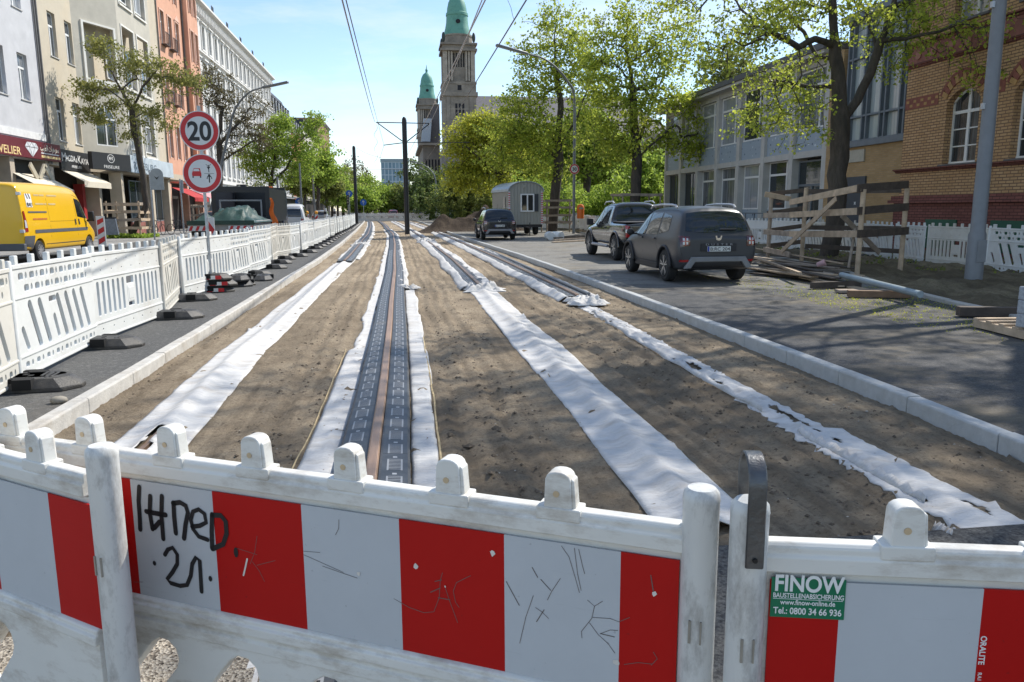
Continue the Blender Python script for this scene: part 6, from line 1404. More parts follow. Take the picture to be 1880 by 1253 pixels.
def tree(name,label,base,trunks,lobes,ntar,kleaf,lsize,leaf,group=None,r0=.2,seed=1,crad=.35,rmin=.006,step=.45,up=.25,droop=.3,sides=5,pull=.25,cat='tree',shell=.45,rtrunk=None,extra=None):
    """trunks: polylines of points relative to base (first starts at the ground; others start on it)
       lobes: (cx,cy,cz,rx,ry,rz,weight) ellipsoids the crown fills"""
    rs=np.random.RandomState(seed); t=thing(name,label,cat,base,0,group)
    N=[];PA=[];
    def addpoly(pts,par):
        for a,b in zip(pts,pts[1:]):
            a,b=np.array(a,float),np.array(b,float); L=np.linalg.norm(b-a); m=max(1,int(L/step))
            for i in range(1,m+1):
                p=a+(b-a)*i/m+rs.normal(0,.025,3)*(1 if len(N)>4 else .3); N.append(p); PA.append(par); par=len(N)-1
        return par
    N.append(np.array(trunks[0][0],float)); PA.append(-1); addpoly(trunks[0],0)
    for tr in trunks[1:]:
        q=np.array(tr[0],float); d=[np.linalg.norm(p-q) for p in N]; addpoly([N[int(np.argmin(d))]]+list(tr[1:]),int(np.argmin(d)))
    nt=len(N); wts=np.array([l[6] for l in lobes],float); wts/=wts.sum(); T=[]
    for _ in range(ntar):
        l=lobes[rs.choice(len(lobes),p=wts)]; d=rs.normal(0,1,3); d/=np.linalg.norm(d); rr=rs.rand()**shell*(1.25 if rs.rand()<.12 else 1)
        c_=np.array(l[:3])+d*rr*np.array(l[3:6]); T.append(c_)
        if rs.rand()<.55: T.append(c_+rs.normal(0,1,3)*np.array([.5,.5,.16])*crad*1.6)
    T=np.array(T); org=N[nt-1] if len(trunks)==1 else np.mean([np.array(tr[-1]) for tr in trunks],0); T=T[np.argsort(np.linalg.norm(T-org,axis=1))]
    X=np.array(N); lev=np.zeros(len(N)); fork=trunks[0][-1][2]*.55 if len(trunks)==1 else min(tr[0][2] for tr in trunks[1:])
    ok=np.array([p[2]>fork*.98 for p in N])
    tips=[]
    cap=len(N)+ntar*14; XX=np.zeros((cap,3)); XX[:len(N)]=X; OK=np.zeros(cap,bool); OK[:len(N)]=ok; DP=np.zeros(cap); cnt=len(N)
    for q in T:
        D=np.linalg.norm(XX[:cnt]-q,axis=1)+DP[:cnt]*pull; D[~OK[:cnt]]=1e9; i=int(np.argmin(D)); p=XX[i].copy(); L=np.linalg.norm(q-p); m=max(2,min(12,int(L/step)+1)); c=(p+q)/2+np.array([0,0,L*up*(.2+.8*rs.rand())*(-1 if rs.rand()<.25 else 1)*.6])+rs.normal(0,.08*L,3); par=i
        for k in range(1,m+1):
            u=k/m; w_=(1-u)**2*p+2*u*(1-u)*c+u*u*q+(rs.normal(0,.02*min(L,2)) if k<m else 0)
            XX[cnt]=w_; PA.append(par); OK[cnt]=True; DP[cnt]=DP[i]+u*L*.3; par=cnt; cnt+=1
        tips.append(cnt-1)
    X=XX[:cnt]; ch=np.zeros(cnt); rad=np.zeros(cnt)
    pw=2.35; acc=np.zeros(cnt)
    for i in range(cnt-1,-1,-1):
        r=max(rmin**pw,acc[i]); acc[i]=r
        if PA[i]>=0: acc[PA[i]]+=r*(1.0 if acc[PA[i]]>0 or True else 1)
    # subtract the double counted chain growth
    cc=[[] for _ in range(cnt)]
    for i in range(1,cnt): cc[PA[i]].append(i)
    acc=np.zeros(cnt)
    for i in range(cnt-1,-1,-1): acc[i]=max(rmin**pw,sum(acc[j] for j in cc[i]))
    rad=acc**(1/pw); kf=r0/rad[0]
    rad=np.where(rad>rmin*3,rad*(1+(kf-1)*np.clip((rad-rmin*3)/(rad[0]-rmin*3),0,1)**.7),rad)
    V=[];F=[];
    mb=MB(); done=set()
    def walk(i,start):
        pts=[start]; rr=[rad[i] if PA[i]<0 else min(rad[PA[i]],rad[i]*1.35)]
        j=i
        while True:
            pts.append(X[j]); rr.append(rad[j])
            k=cc[j]
            if not k: break
            k=sorted(k,key=lambda q:-acc[q]); 
            for q in k[1:]: stack.append((q,X[j]))
            j=k[0]
        n=12 if rr[0]>.12 else (8 if rr[0]>.05 else (sides if rr[0]>.018 else 3))
        (mb if True else mb).tube(pts,[float(r_) for r_ in rr],n,cap=False)
    stack=[]
    x0=X[0]; 
    # root flare
    rad[0]*=1.0; first=cc[0][0]; stack.append((first,X[0]-np.array([0,0,.15])))
    while stack:
        i,s_=stack.pop(); walk(i,s_)
    mb.build('trunk',BARK,t,smooth='all',fix=False)
    tc=X[tips]; 
    if kleaf>=1:
        # twig midpoints carry leaves too
        mids=X[[PA[q] for q in tips]]; keep=rs.rand(len(mids))<.55
        cen=np.concatenate([tc,mids[keep]]); w_=leaves(cen,int(kleaf),crad,lsize,seed+5,droop)
        leafobj('crown',w_,LV[leaf],t)
    return t
tb=lambda px,py,z=0: G(px,py,z)
# left street trees
def lobes_from(base,px,yd):
    "ellipses given in the photo (cx,cy,rx,ry,weight[,depth offset]) -> lobes around the tree's own distance"
    out=[]; d0=base[1]
    for q in px:
        cx,cy,rx,ry,w_=q[:5]; dy=q[5] if len(q)>5 else 0; dr=q[6] if len(q)>6 else None
        c=OY(cx,cy,d0+dy); k=(proj(c[0],d0+dy,c[2])[2])/FPX
        out.append((c[0]-base[0],dy,c[2]-base[2],rx*k,(dr if dr else (rx+ry)/2*k*.9),ry*k,w_))
    return out
def ppt(base,px,py,dy=0):
    c=OY(px,py,base[1]+dy); return (c[0]-base[0],dy,c[2]-base[2])
b=(-15.2,47,.12)
tree('street_tree','sparse olive-leaved young tree in a wooden guard before the hairdresser',b,[[(0,0,0),ppt(b,268,380),ppt(b,262,320),ppt(b,256,285),ppt(b,246,240),ppt(b,243,200)],[ppt(b,243,200),ppt(b,215,150),ppt(b,188,110,.5)],[ppt(b,243,200),ppt(b,262,160,-.6),ppt(b,300,115,-1)],[ppt(b,246,215),ppt(b,290,190,.8),ppt(b,345,185,1)],[ppt(b,243,205),ppt(b,200,165,-.8),ppt(b,150,165,-1)]],
  lobes_from(b,[(185,85,28,25,1.2),(160,165,36,22,1.5),(240,120,45,35,2),(305,140,55,35,2.4),(350,150,28,25,.8),(180,215,28,20,.8),(225,195,60,35,1.6),(300,215,40,30,1.0),(250,250,40,25,.6)],0),400,11,.13,'olive',group='street trees on the left pavement',r0=.17,seed=3,crad=.36)
b=(-12.9,56,.12)
tree('street_tree','almost bare street tree with forked dark limbs behind the round signs',b,[[(0,0,0),ppt(b,403,360),ppt(b,403,300)],[ppt(b,403,300),ppt(b,402,250),ppt(b,408,200)],[ppt(b,403,300),ppt(b,440,275,.5),ppt(b,476,250,.8)],[ppt(b,403,300),ppt(b,380,270,-.5),ppt(b,360,240)],[ppt(b,404,270),ppt(b,425,240,-.8),ppt(b,450,215,-1)]],
  lobes_from(b,[(400,170,35,45,2),(450,210,45,45,2.4),(375,150,30,35,1.2),(480,255,22,25,.8),(430,270,40,25,.7)],0),460,5,.13,'bare',group='street trees on the left pavement',r0=.22,seed=4,crad=.3,rmin=.010)
b=(-12.9,68,.12)
tree('street_tree','bright green young maple on the left, in front of the white houses',b,[[(0,0,0),ppt(b,497,370),ppt(b,497,340)],[ppt(b,497,340),ppt(b,480,300),ppt(b,475,270)],[ppt(b,497,340),ppt(b,525,310),ppt(b,545,275)],[ppt(b,497,340),ppt(b,505,290),ppt(b,510,240)]],
  lobes_from(b,[(500,280,48,50,3),(540,265,48,40,2.2),(580,235,22,28,.8),(515,225,28,22,.9),(465,295,28,30,1.2),(500,330,45,18,.8),(560,310,30,30,1)],0),480,11,.18,'green',group='street trees on the left pavement',r0=.2,seed=5,crad=.5,rmin=.010)
for k,(px,y,cy,rx,ry,lf,lab) in enumerate([(585,84,300,34,48,'green','green street tree before the brown corner block'),(560,98,325,30,36,'mid','olive street tree between the maple and the corner block'),(600,104,335,26,34,'mid','darker olive street tree low behind the left fence'),(620,122,345,24,30,'green','green street tree standing nearest the left black mast')]):
    x=OY(px,385,y)[0]; b=(x,y,.1)
    tree('street_tree',lab,b,[[(0,0,0),(0,0,2.3),(.1,0,3.6)]],lobes_from(b,[(px,cy,rx,ry,2),(px-rx*.5,cy+ry*.4,rx*.6,ry*.5,1),(px+rx*.5,cy+ry*.3,rx*.6,ry*.5,1)],0),240,13,.27,lf,group='street trees on the left pavement',r0=.18,seed=20+k,crad=.7,rmin=.016,step=.8)
# right side
b=(OY(1014,400,50.5)[0],50.5,.1)
tree('maple_tree','tall yellow-green maple between the site cabin and the street lamp',b,[[(0,0,0),ppt(b,1022,330),ppt(b,1026,290),ppt(b,1024,260)],[ppt(b,1024,262),ppt(b,1030,200),ppt(b,1020,120),ppt(b,1018,70)],[ppt(b,1024,290),ppt(b,975,250,.5),ppt(b,930,240,1)],[ppt(b,1024,270),ppt(b,1060,215,-1),ppt(b,1085,150,-1)],[ppt(b,1022,280),ppt(b,990,200,1.5),ppt(b,965,150,2)]],
  lobes_from(b,[(1020,50,48,46,1.8),(985,130,50,45,1.8),(1035,140,55,50,1.8),(960,190,52,36,2),(1000,250,70,45,3),(940,245,60,32,2),(1075,220,40,50,1.6),(1060,90,30,55,1.0),(1085,130,40,60,1.2),(1000,310,60,28,1.3),(960,100,30,40,.6),(925,290,45,25,1)],0),900,8,.185,'fresh',group='maples along the right verge',r0=.33,seed=31,crad=.55,rmin=.010)
b=(OY(1164,400,43.5)[0],43.5,.1)
tree('maple_tree','broad fresh-green maple behind the pickup truck, reaching over the modern building',b,[[(0,0,0),ppt(b,1168,330),ppt(b,1170,290)],[ppt(b,1170,295),ppt(b,1165,220),ppt(b,1160,150),ppt(b,1150,90)],[ppt(b,1170,300),ppt(b,1215,250,-1),ppt(b,1260,200,-1.5),ppt(b,1300,165,-2)],[ppt(b,1170,300),ppt(b,1120,250,1),ppt(b,1075,190,1)],[ppt(b,1168,270),ppt(b,1195,200,1.5),ppt(b,1230,110,1.5)]],
  lobes_from(b,[(1150,60,60,60,2),(1095,80,40,60,1),(1110,150,50,50,1.8),(1200,110,60,60,2.2),(1160,200,75,50,2.4),(1250,180,60,40,1.5),(1130,260,70,40,2),(1220,255,50,30,1.0),(1310,235,40,30,1.2),(1280,270,35,25,.8),(1260,60,45,50,1.1),(1330,180,30,25,.5)],0),950,8,.175,'fresh',group='maples along the right verge',r0=.30,seed=37,crad=.55,rmin=.010)
b=(OY(925,400,62)[0],62,.1)
tree('maple_tree','low spreading yellow-tinted tree left of the tall maple, before the courthouse',b,[[(0,0,0),ppt(b,925,350),ppt(b,920,325)],[ppt(b,920,330),ppt(b,880,290,-1),ppt(b,850,265,-1)],[ppt(b,920,330),ppt(b,925,270),ppt(b,930,230)],[ppt(b,920,330),ppt(b,960,290,1),ppt(b,985,260,1)]],
  lobes_from(b,[(870,240,48,30,2),(855,285,42,38,2),(900,225,50,24,1.6),(880,330,55,30,1.5),(940,270,60,45,2),(845,325,28,32,.9),(905,290,50,40,1.5)],0),560,12,.21,'yellow',group='maples along the right verge',r0=.30,seed=41,crad=.7,rmin=.014)
# big near tree on the right with the forked trunk
b=(12.35,20.9,.12)
q=lambda x,y,dy=0: ppt(b,x,y,dy)
tree('big_maple_tree','large forked dark-barked tree in the wooden guard before the brick buildings',b,
 [[(0,0,0),q(1533,420),q(1540,320),q(1541,240),q(1540,190)],
  [q(1541,195),q(1536,130),q(1530,60),q(1527,-40),q(1520,-160)],
  [q(1545,205),q(1575,185,.1),q(1597,140,.2),q(1608,100,.3),q(1625,55,.3),q(1645,-10,.4),q(1665,-120,.5)],
  [q(1606,90,.3),q(1600,45,.5),q(1578,0,.9),q(1560,-80,1.2)],
  [q(1530,90),q(1495,70,-.4),q(1465,85,-.9),q(1420,62,-1.4),q(1370,75,-1.8)],
  [q(1533,115),q(1500,105,.6),q(1475,60,1),q(1440,10,1.3),q(1390,-60,1.6)],
  [q(1536,150),q(1490,160,.6),q(1440,150,1.1),q(1385,155,1.5)],
  [q(1612,85,.2),q(1690,65,-.5),q(1760,45,-.9),q(1840,50,-1.3)],
  [q(1640,0,.4),q(1720,-20,.2),q(1800,-20,-.3)]],
 lobes_from(b,[(1380,60,80,50,2.2,-1,1.5),(1300,110,50,45,1.2,-1,1.4),(1440,20,80,40,1.8,0,1.6),(1420,190,75,55,1.4,.2,1.5),(1480,230,70,55,.9,-.5,1.3),(1390,235,60,40,.7,.3,1.2),(1440,130,70,50,1.4,1,1.4),(1560,20,70,60,1.6,0,1.6),(1680,60,90,45,1.7,0,1.6),(1780,60,80,45,1.0,-1,1.4),(1700,0,100,40,1.8,0,1.6),(1650,120,60,30,.6,.3,1.2),(1400,-120,180,120,3.6,0,3),(1600,-200,200,130,4,0,3),(1780,-100,140,80,2,0,2.4),(1830,140,60,30,.4,-1,1),(1240,0,60,50,.9,0,1.5)],0),1000,7,.10,'fresh',group=None,r0=.26,seed=53,crad=.27,rmin=.0065,step=.32,up=.2,droop=.5,pull=.35)
# thin hanging twigs with few leaves before the brick wall
# trees beyond: the avenue and the park
bgt=[(540,150,330,26,44,'green'),(630,150,340,30,34,'mid'),(648,175,328,34,34,'bare'),(676,165,354,28,34,'green'),(700,150,364,28,26,'green'),(726,170,364,24,26,'mid'),(742,150,366,26,30,'mid'),(770,140,345,28,48,'dark'),(790,128,352,24,40,'dark'),(715,200,358,30,20,'mid'),(660,140,365,26,24,'green'),(610,160,345,28,30,'mid'),(690,190,366,40,24,'mid'),(640,200,350,40,30,'dark')]
lbn={'green':'fresh green','mid':'olive green','bare':'thinly leaved brownish','dark':'dark green'}
for k,(px,y,cy,rx,ry,lf) in enumerate(bgt):
    x=OY(px,385,y)[0]; b=(x,y,0); side='left of' if px<742 else 'right of'
    tree('avenue_tree','%s tree in the far avenue, %s from the left among the avenue trees'%(lbn[lf],nth(sorted(z_[0] for z_ in bgt).index(px))),b,[[(0,0,0),(0,0,2.6),(.1,0,4)]],lobes_from(b,[(px,cy,rx,ry,2),(px-rx*.6,cy+ry*.4,rx*.6,ry*.5,1),(px+rx*.6,cy+ry*.3,rx*.6,ry*.5,1)],0),200,15 if lf!='bare' else 7,.40,lf,group='trees of the far avenue',r0=.3,seed=60+k,crad=1.1,rmin=.03,step=1.2)
for k,(px,y,cy,rx,ry,lf,lab) in enumerate([(1075,62,260,60,60,'green','full green tree behind the street lamp with the 30 sign'),(1120,70,300,70,60,'green','rounded green tree behind the two maples'),(1205,56,330,50,50,'green','shadowy green tree left of the modern building'),(985,78,300,60,60,'green','green tree rising behind the site cabin'),(860,95,345,50,44,'dark','dark tree below the yellow-tinted one'),(930,100,345,55,40,'green','green tree behind the black suv'),(1340,62,130,50,40,'mid','sparse tree rising behind the roof of the modern building')]):
    x=OY(px,385,y)[0]; b=(x,y,0)
    tree('park_tree',lab,b,[[(0,0,0),(0,0,2.6),(.2,0,4.4)]],lobes_from(b,[(px,cy,rx,ry,2),(px-rx*.6,cy+ry*.4,rx*.6,ry*.6,1),(px+rx*.6,cy+ry*.3,rx*.6,ry*.6,1),(px,cy-ry*.5,rx*.5,ry*.6,.8)],0),330 if lf!='mid' else 110,17 if lf!='mid' else 10,.26,lf,group='trees of the park on the right',r0=.3,seed=80+k,crad=.8,rmin=.02,step=.9)
def bush(label,px,y,w_,h_,lf,n=700,seed=1,ls=.2):
    x=OY(px,385,y)[0]; rs=np.random.RandomState(seed); c=rs.normal(0,1,(n,3)); c/=np.linalg.norm(c,axis=1)[:,None]; c*=rs.rand(n,1)**.4; c*=np.array([w_/2,min(w_/2,2.2),h_/2]); c[:,2]+=h_/2; c=c*(1+.15*np.sin(c[:,:1]*3))
    t=thing('shrub',label,'shrub',(x,y,0),0,'shrubs behind the right fence'); leafobj('foliage',leaves(c,9,.35,ls,seed),LV[lf],t)
    mb=MB(); 
    for i in range(5): a=i*1.25; mb.tube([(.1*math.cos(a),.1*math.sin(a),0),(.5*math.cos(a),.4*math.sin(a),h_*.5),(w_*.25*math.cos(a),.9*math.sin(a),h_*.8)],[.05,.035,.01],5)
    mb.build('stems',BARK,t)
bush('green shrub behind the fence left of the tall pickup truck',1090,56,5.5,3.2,'green',seed=2)
bush('deep green shrub filling the gap behind the parked pickup',1175,54,6,4.2,'green',seed=3)
bush('shrub beside the glass corner of the modern building',1225,55,5,4.5,'green',seed=4)
bush('green shrub behind the site cabin roof',985,68,7,5,'green',seed=5)
bush('olive hedge-like shrub beyond the sand heap',880,92,12,5,'mid',seed=6,ls=.3)
bush('dark shrub at the foot of the courthouse',820,108,10,5,'dark',seed=7,ls=.3)
bush('shrub right of the site cabin by the wooden guard',1045,64,6,3.6,'green',seed=8)

b=(13.4,12.2,.1)
tree('maple_tree','next maple of the verge row, standing outside the frame on the right',b,[[(0,0,0),(0,.1,3.0),(-.1,.2,5.6)],[(-.1,.2,5.6),(-1.2,.4,8.4),(-2.4,.8,11.5)],[(-.1,.2,5.6),(1,-.3,9),(2,0,12)],[(-.1,.2,5.6),(-.4,-1,9),(-.5,-2.4,12)],[(-.1,.2,5.6),(.2,1.6,9),(.6,3.2,12)]],
 [(-1.8,.5,12.8,3.4,4.2,2.2,3),(2.2,0,13.2,3.4,4.4,2.2,2.6),(.2,-2.8,12.2,4.2,3.0,1.9,2),(.6,3.8,12.6,4.2,3.0,1.9,2.2),(0,0,14,3,3,1.5,1)],850,9,.13,'fresh',group='maples along the right verge',r0=.27,seed=77,crad=.5,rmin=.009)
# ---------------------------------------------------------------- masts, lamps, signs, site things
MAST=M('mast_black',(.012,.012,.013),.45,.1); GP_=M('pole_grey',(.17,.18,.19),.45,.08,6); WIRE=M('wire',(.10,.09,.09),.5); WIREL=M('wire_bright',(.42,.38,.36),.45,metal=.3)
def mast(label,x,y,h,r=.155):
    t=thing('overhead_mast',label,'mast',(x,y,0),0,'black overhead line masts'); MB().lathe([(r*1.05,0),(r,h-.25),(r*.85,h-.1),(r*.4,h)],20).build('pole',MAST,t,smooth=True); return t
x1,y1,_=G(748,431); h1=OY(743,215,y1)[2]
m1=mast('tall black overhead line mast between the tracks, nearest, with cross arms',x1,y1,h1)
def rel(px,py,dy=0): p=OY(px,py,y1+dy); return (p[0]-x1,dy,p[2])
for pts,r in (([rel(690,225),rel(788,227)],.03),([rel(693,226),rel(742,262)],.032),([rel(788,228),rel(745,262)],.032),([rel(704,267),rel(744,262)],.028),([rel(745,262),rel(862,262)],.022),([rel(742,225),rel(742,226)],.03)):
    MB().tube(pts,r,8).build('bracket_arm',MAST,m1)
x0=OY(654,385,95)[0]; m0=mast('black overhead line mast at the end of the left fence',x0,95,OY(653,268,95)[2],.19)
for k,(px,top,y) in enumerate([(687,348,150),(698,340,165),(672,352,180)]): mast('small distant black mast beyond the far fence, %s of three'%('rightmost','middle','leftmost')[[2,0,1].index(k) if False else (1,0,2)[k]],OY(px,385,y)[0],y,OY(px,top,y)[2],.16)
def wire(label,pts,r=.012,mat=WIREL,sag=0,n=1):
    P=[]
    for a,b in zip(pts,pts[1:]):
        a,b=Vector(a),Vector(b)
        for i in range(12): u=i/12; q_=a.lerp(b,u); q_.z-=sag*4*u*(1-u); P.append(q_)
    P.append(Vector(pts[-1])); o=MB().tube(P,r,5).build('overhead_wire',mat); tag(o,label,'wire',group='overhead wires'); return o
L1=OY(689,224,y1); 
def OYz(px,py,y): return OY(px,py,y)
near=lambda px: OY(px,0,10)
def wline(label,pA,pB,yA,yB,r=.012,mat=WIREL,sag=0): return wire(label,[OY(pA[0],pA[1],yA),OY(pB[0],pB[1],yB)],r,mat,sag)
wline('left of the twin overhead wires running to the mast bracket',(625,-12),(688,224),11,50,.012,WIREL,.1)
wline('right of the twin overhead wires running to the mast bracket',(632,-12),(694,226),11.2,50,.009,WIRE,.05)
wline('overhead wire dropping from the bracket towards the lower arm',(694,226),(705,267),50,50.5,.010,WIRE)
wline('thin overhead wire continuing down from the lower arm',(705,267),(697,292),50.5,62,.012,WIRE)
wline('first of the two bright wires above the right track',(897,-12),(745,290),12,75,.013,WIREL,.1)
wline('second of the two bright wires above the right track',(890,-12),(782,240),12.2,50,.010,WIREL,.15)
wline('single overhead wire farthest to the right, passing the lamp head',(974,-12),(775,305),13,70,.014,WIRE,.1)
wline('thin overhead wire from the left black mast',(655,272),(700,290),95,70,.014,WIRE,.15)
wline('cross wire between the two black masts',(657,311),(742,311),95,60,.02,WIRE)
wl=[]
for k in range(40): a=k/39; wl.append((OY(690+3*math.sin(a*19)*(1 if a<.9 else 0),228+a*80,52)))
o=MB().tube(wl,.012,5).build('overhead_wire',WIREL); tag(o,'loosely coiled wire hanging down below the left bracket end','wire',group='overhead wires')
wl=[OY(928,0,30),OY(936,5,30),OY(944,-2,30),OY(938,-6,30)]; wl2=[OY(932,0,30),OY(938,14,30),OY(941,28,30),OY(944,38,30)]
o=MB().tube(wl2,.01,5).build('overhead_wire',WIRE); tag(o,'short dangling wire end near the top middle of the sky','wire',group='overhead wires')
# lamps
def lamp(label,bx,by,pts,head,r=.09,grp='curved street lamps'):
    t=thing('street_lamp',label,'street lamp',(bx,by,0),0,grp)
    P=[Vector((0,0,0))]+[Vector((p[0]-bx,p[1]-by,p[2])) for p in pts]
    Q=[P[0],P[1]]
    for i in range(1,len(P)-1):
        a,b,c=P[i],P[i+1],(P[i+2] if i+2<len(P) else P[i+1]*2-P[i]); pr=P[i-1]
        for k in range(1,7):
            u=k/6; Q.append(.5*((2*a)+(-pr+b)*u+(2*pr-5*a+4*b-c)*u*u+(-pr+3*a-3*b+c)*u**3))
    n=len(Q); MB().tube(Q,[r*(1-.55*i/(n-1)) if i>1 else r for i in range(n)],14).build('pole',GP_,t,smooth=True)
    a,b=[Vector((p[0]-bx,p[1]-by,p[2])) for p in head]; hd=MB(); hd.beam(a,b,.26,.13); h_=hd.build('lamp_head',GP_,t,bev=.04,smooth=True); g=MB(); g.beam(a+Vector((0,0,-.07)),b+Vector((0,0,-.07)),.18,.012); g.build('lamp_glass',M('lamp_glass',(.5,.5,.48),.2),h_)
    return t
lx,ly,_=G(1053,432); yy=ly
l30=lamp('grey curved street lamp carrying the round 30 sign and orange bin',lx,ly,[OY(1055,200,yy),OY(1042,150,yy-.4),OY(1005,112,yy-1),OY(965,98,yy-1.4)],[OY(968,99,yy-1.4),OY(911,83,yy-2)])
pl=thing('speed_sign','small round 30 speed sign on the street lamp','traffic sign',(lx,ly-.12,0)); d=disc(pl,'sign_plate',.30,OY(1056,311,yy)[2],0,SR,SWT); me=textmesh('30',.28,.001,align='CENTER',bold=.008); o=link('number',me,SBK,d); o.location=(0,.0005,OY(1056,311,yy)[2]-.098); MB().box(-.05,.05,.01,.06,OY(1056,311,yy)[2]-.1,OY(1056,311,yy)[2]+.1).build('clamp',GALV,pl)
OB=M('bin_orange',(.72,.15,.015),.45,.05)
bn=thing('litter_bin','orange litter bin hanging beside the street lamp with the 30 sign','litter bin',(lx+.42,ly-.02,0)); MB().lathe([(.17,1.0),(.21,1.02),(.23,1.6),(.22,1.75),(.15,1.85),(.02,1.88)],20).build('body',OB,bn,smooth=True); MB().box(-.14,.14,-.235,-.2,1.58,1.68).build('slot',PDK,bn); MB().box(-.35,-.15,-.03,.03,1.25,1.35).build('bracket',GALV,bn)
b=(-12.75,54)
lamp('grey curved street lamp on the left arching over the bare tree',b[0],b[1],[OY(416,260,b[1]),OY(430,205,b[1]-.3),OY(455,172,b[1]-.8),OY(485,160,b[1]-1.2)],[OY(483,161,b[1]-1.2),OY(529,151,b[1]-1.8)])
b=G(1785,531,.1); 
pt=OY(1836,-30,b[1]); t=thing('lamp_post','thick grey lamp post near the right edge, its top cut by the frame','lamp post',(b[0],b[1],.1)); MB().lathe([(.15,0),(.148,1.0),(.125,1.06),(.11,5.0),(.09,9.5)],24).build('pole',GP_,t,smooth=True)
MB().lathe([(.05,9.4),(.05,9.9)],10).build('bracket_arm',GP_,t); MB().box(-.5,.2,-.15,.15,9.9,10.05).build('lamp_head',GP_,t,bev=.03); MB().box(-.09,.09,-.155,-.14,.5,.9).build('hatch',M('hatch_grey',(.2,.21,.22),.5),t,bev=.01)
for z in (3.2,4.9): MB().box(-.16,-.10,-.03,.03,z,z+.1).build('cable_clip',GALV,t)
t=thing('lamp_post','grey lamp post cut by the left edge, in front of the jeweller','lamp post',(-13.45,24.2,0)); MB().lathe([(.15,0),(.15,1.6),(.12,1.7),(.10,10)],20).build('pole',GP_,t,smooth=True); MB().box(-.3,1.2,-.12,.12,10,10.12).build('lamp_head',GP_,t,bev=.03); MB().box(.12,1.05,-.02,.02,4.05,4.32).build('street_sign',M('sign_cream_plate',(.5,.49,.42),.6),t)
text('Turmstr.',.2,SBK,t,(.2,-.023,4.11),fit=.75) 
for k,(px,head,y,lab) in enumerate([(801,(752,296),112,'nearer of two curved lamps left of the yellow-tinted tree'),(796,(770,311),128,'farther of two curved lamps left of the yellow-tinted tree')]):
    bx=OY(px,385,y)[0]; lamp(lab,bx,y,[OY(px-1,335+k*4,y),OY(px-10,313+k*5,y),OY(px-25,302+k*6,y)],[OY(px-25,302+k*6,y),(OY(head[0],head[1],y))],.10)
for k,(px,py,y) in enumerate([(598,297,118),(612,312,135)]):
    bx=OY(px-16,385,y)[0]; lamp(('nearer','farther')[k]+' small curved lamp on the left before the avenue trees',bx,y,[OY(px-16,py+25,y),OY(px-12,py+8,y),OY(px-4,py+4,y)],[OY(px-4,py+4,y),OY(px+10,py-1,y)],.09)
def rsign(label,px,py,y,r,face,sym=None,post=True,back=False):
    c=OY(px,py,y); t=thing('round_sign',label,'traffic sign',(c[0],y,0)); MB().tube([(0,.04,0),(0,.04,c[2]+r)],.035,8).build('pole',GALV,t,smooth=True)
    d=MB().lathe([(r,0),(r,.012),(.001,.012)],24,(0,0,c[2]),axis='Y').build('sign_plate',face,t)
    if sym: MB().box(-.04,.04,-.004,-.001,c[2]-r*.6,c[2]+r*.4).prism([(-r*.45,c[2]+r*.1),(0,c[2]+r*.65),(r*.45,c[2]+r*.1)],-.004,-.001).build('arrow',SWT,d)
SBL=M('sign_blue',(.01,.10,.42),.4)
rsign('blue round arrow sign among the left street trees',549,371,70,.33,SBL,1); rsign('blue round arrow sign before the left black mast',641,356,100,.42,SBL,1); rsign('small pale round sign by the far right lamps',801,364,110,.32,SWT)
rsign('larger blue round sign just beyond the far fence',667,372,125,.5,SBL,1)
t=thing('reversed_sign','round grey back of a traffic sign on a thin pole beside the dark hatchback','traffic sign',(OY(331,340,44)[0],44,0)); MB().tube([(0,0,0),(0,0,3.3)],.04,8).build('pole',GALV,t); MB().box(-.06,.14,.03,.05,2.55,3.25).build('sign_plate',SGB,t,bev=.005)
c=OY(288,331,43); t=thing('stop_post','grey rounded sign plate with dark arrow behind the guarded street tree','traffic sign',(c[0],43,0)); MB().tube([(-.35,.03,0),(-.35,.03,c[2]+.5)],.04,8).build('pole',GALV,t)
p_=MB().prism([(-.33,c[2]-.5),(.33,c[2]-.5),(.33,c[2]+.3)]+[(.33*math.cos(R(a)),c[2]+.3+.3*math.sin(R(a))) for a in range(20,170,25)]+[(-.33,c[2]+.3)],-.01,.01).build('sign_plate',M('plate_grey',(.33,.36,.36),.5),t); MB().prism([(-.14,c[2]+.2),(0,c[2]+.02),(.14,c[2]+.2),(0,c[2]+.12)],-.015,-.011).build('arrow',SBK,p_)
# wooden guards
WD=M('wood_grey',(.33,.27,.21),.85,.3,5,.4,dirt=(.12,.09,.07),dirt_scale=2,dirt_amt=.6,stretch=(1,1,1)); WDL=M('wood_new',(.50,.38,.26),.8,.25,5,.3,dirt=(.22,.15,.09),dirt_scale=2,dirt_amt=.5); WDD=M('wood_dark',(.085,.065,.05),.85,.3,5,.4)
def guard(label,loc,P,zs,h,mat=WDL,group='wooden tree guards',extra=None,pr=.05,bt=.14):
    t=thing('tree_guard',label,'tree guard',loc,0,group)
    for x,y,hh in P: MB().tube([(x,y,-.1),(x+.01,y,hh)],pr,8).build('post',mat,t,smooth=True)
    n=len(P)
    for i in range(n):
        a,b=P[i],P[(i+1)%n]; d=Vector((b[0]-a[0],b[1]-a[1],0)).normalized()*.12; o=Vector((d.y,-d.x,0))*.6
        for z in zs: MB().beam(Vector((a[0],a[1],z+random.uniform(-.04,.04)))-d+o,Vector((b[0],b[1],z+random.uniform(-.04,.04)))+d+o,.03,bt).build('board',mat if (i+int(z*3))%3 else WD,t)
    return t
guard('square wooden slatted guard round the olive street tree',(-15.2,47,.12),[(-.85,-.8,2.05),(.85,-.8,2.05),(.85,.8,2.05),(-.85,.8,2.05)],(.55,1.0,1.45,1.9),2.05,bt=.15)
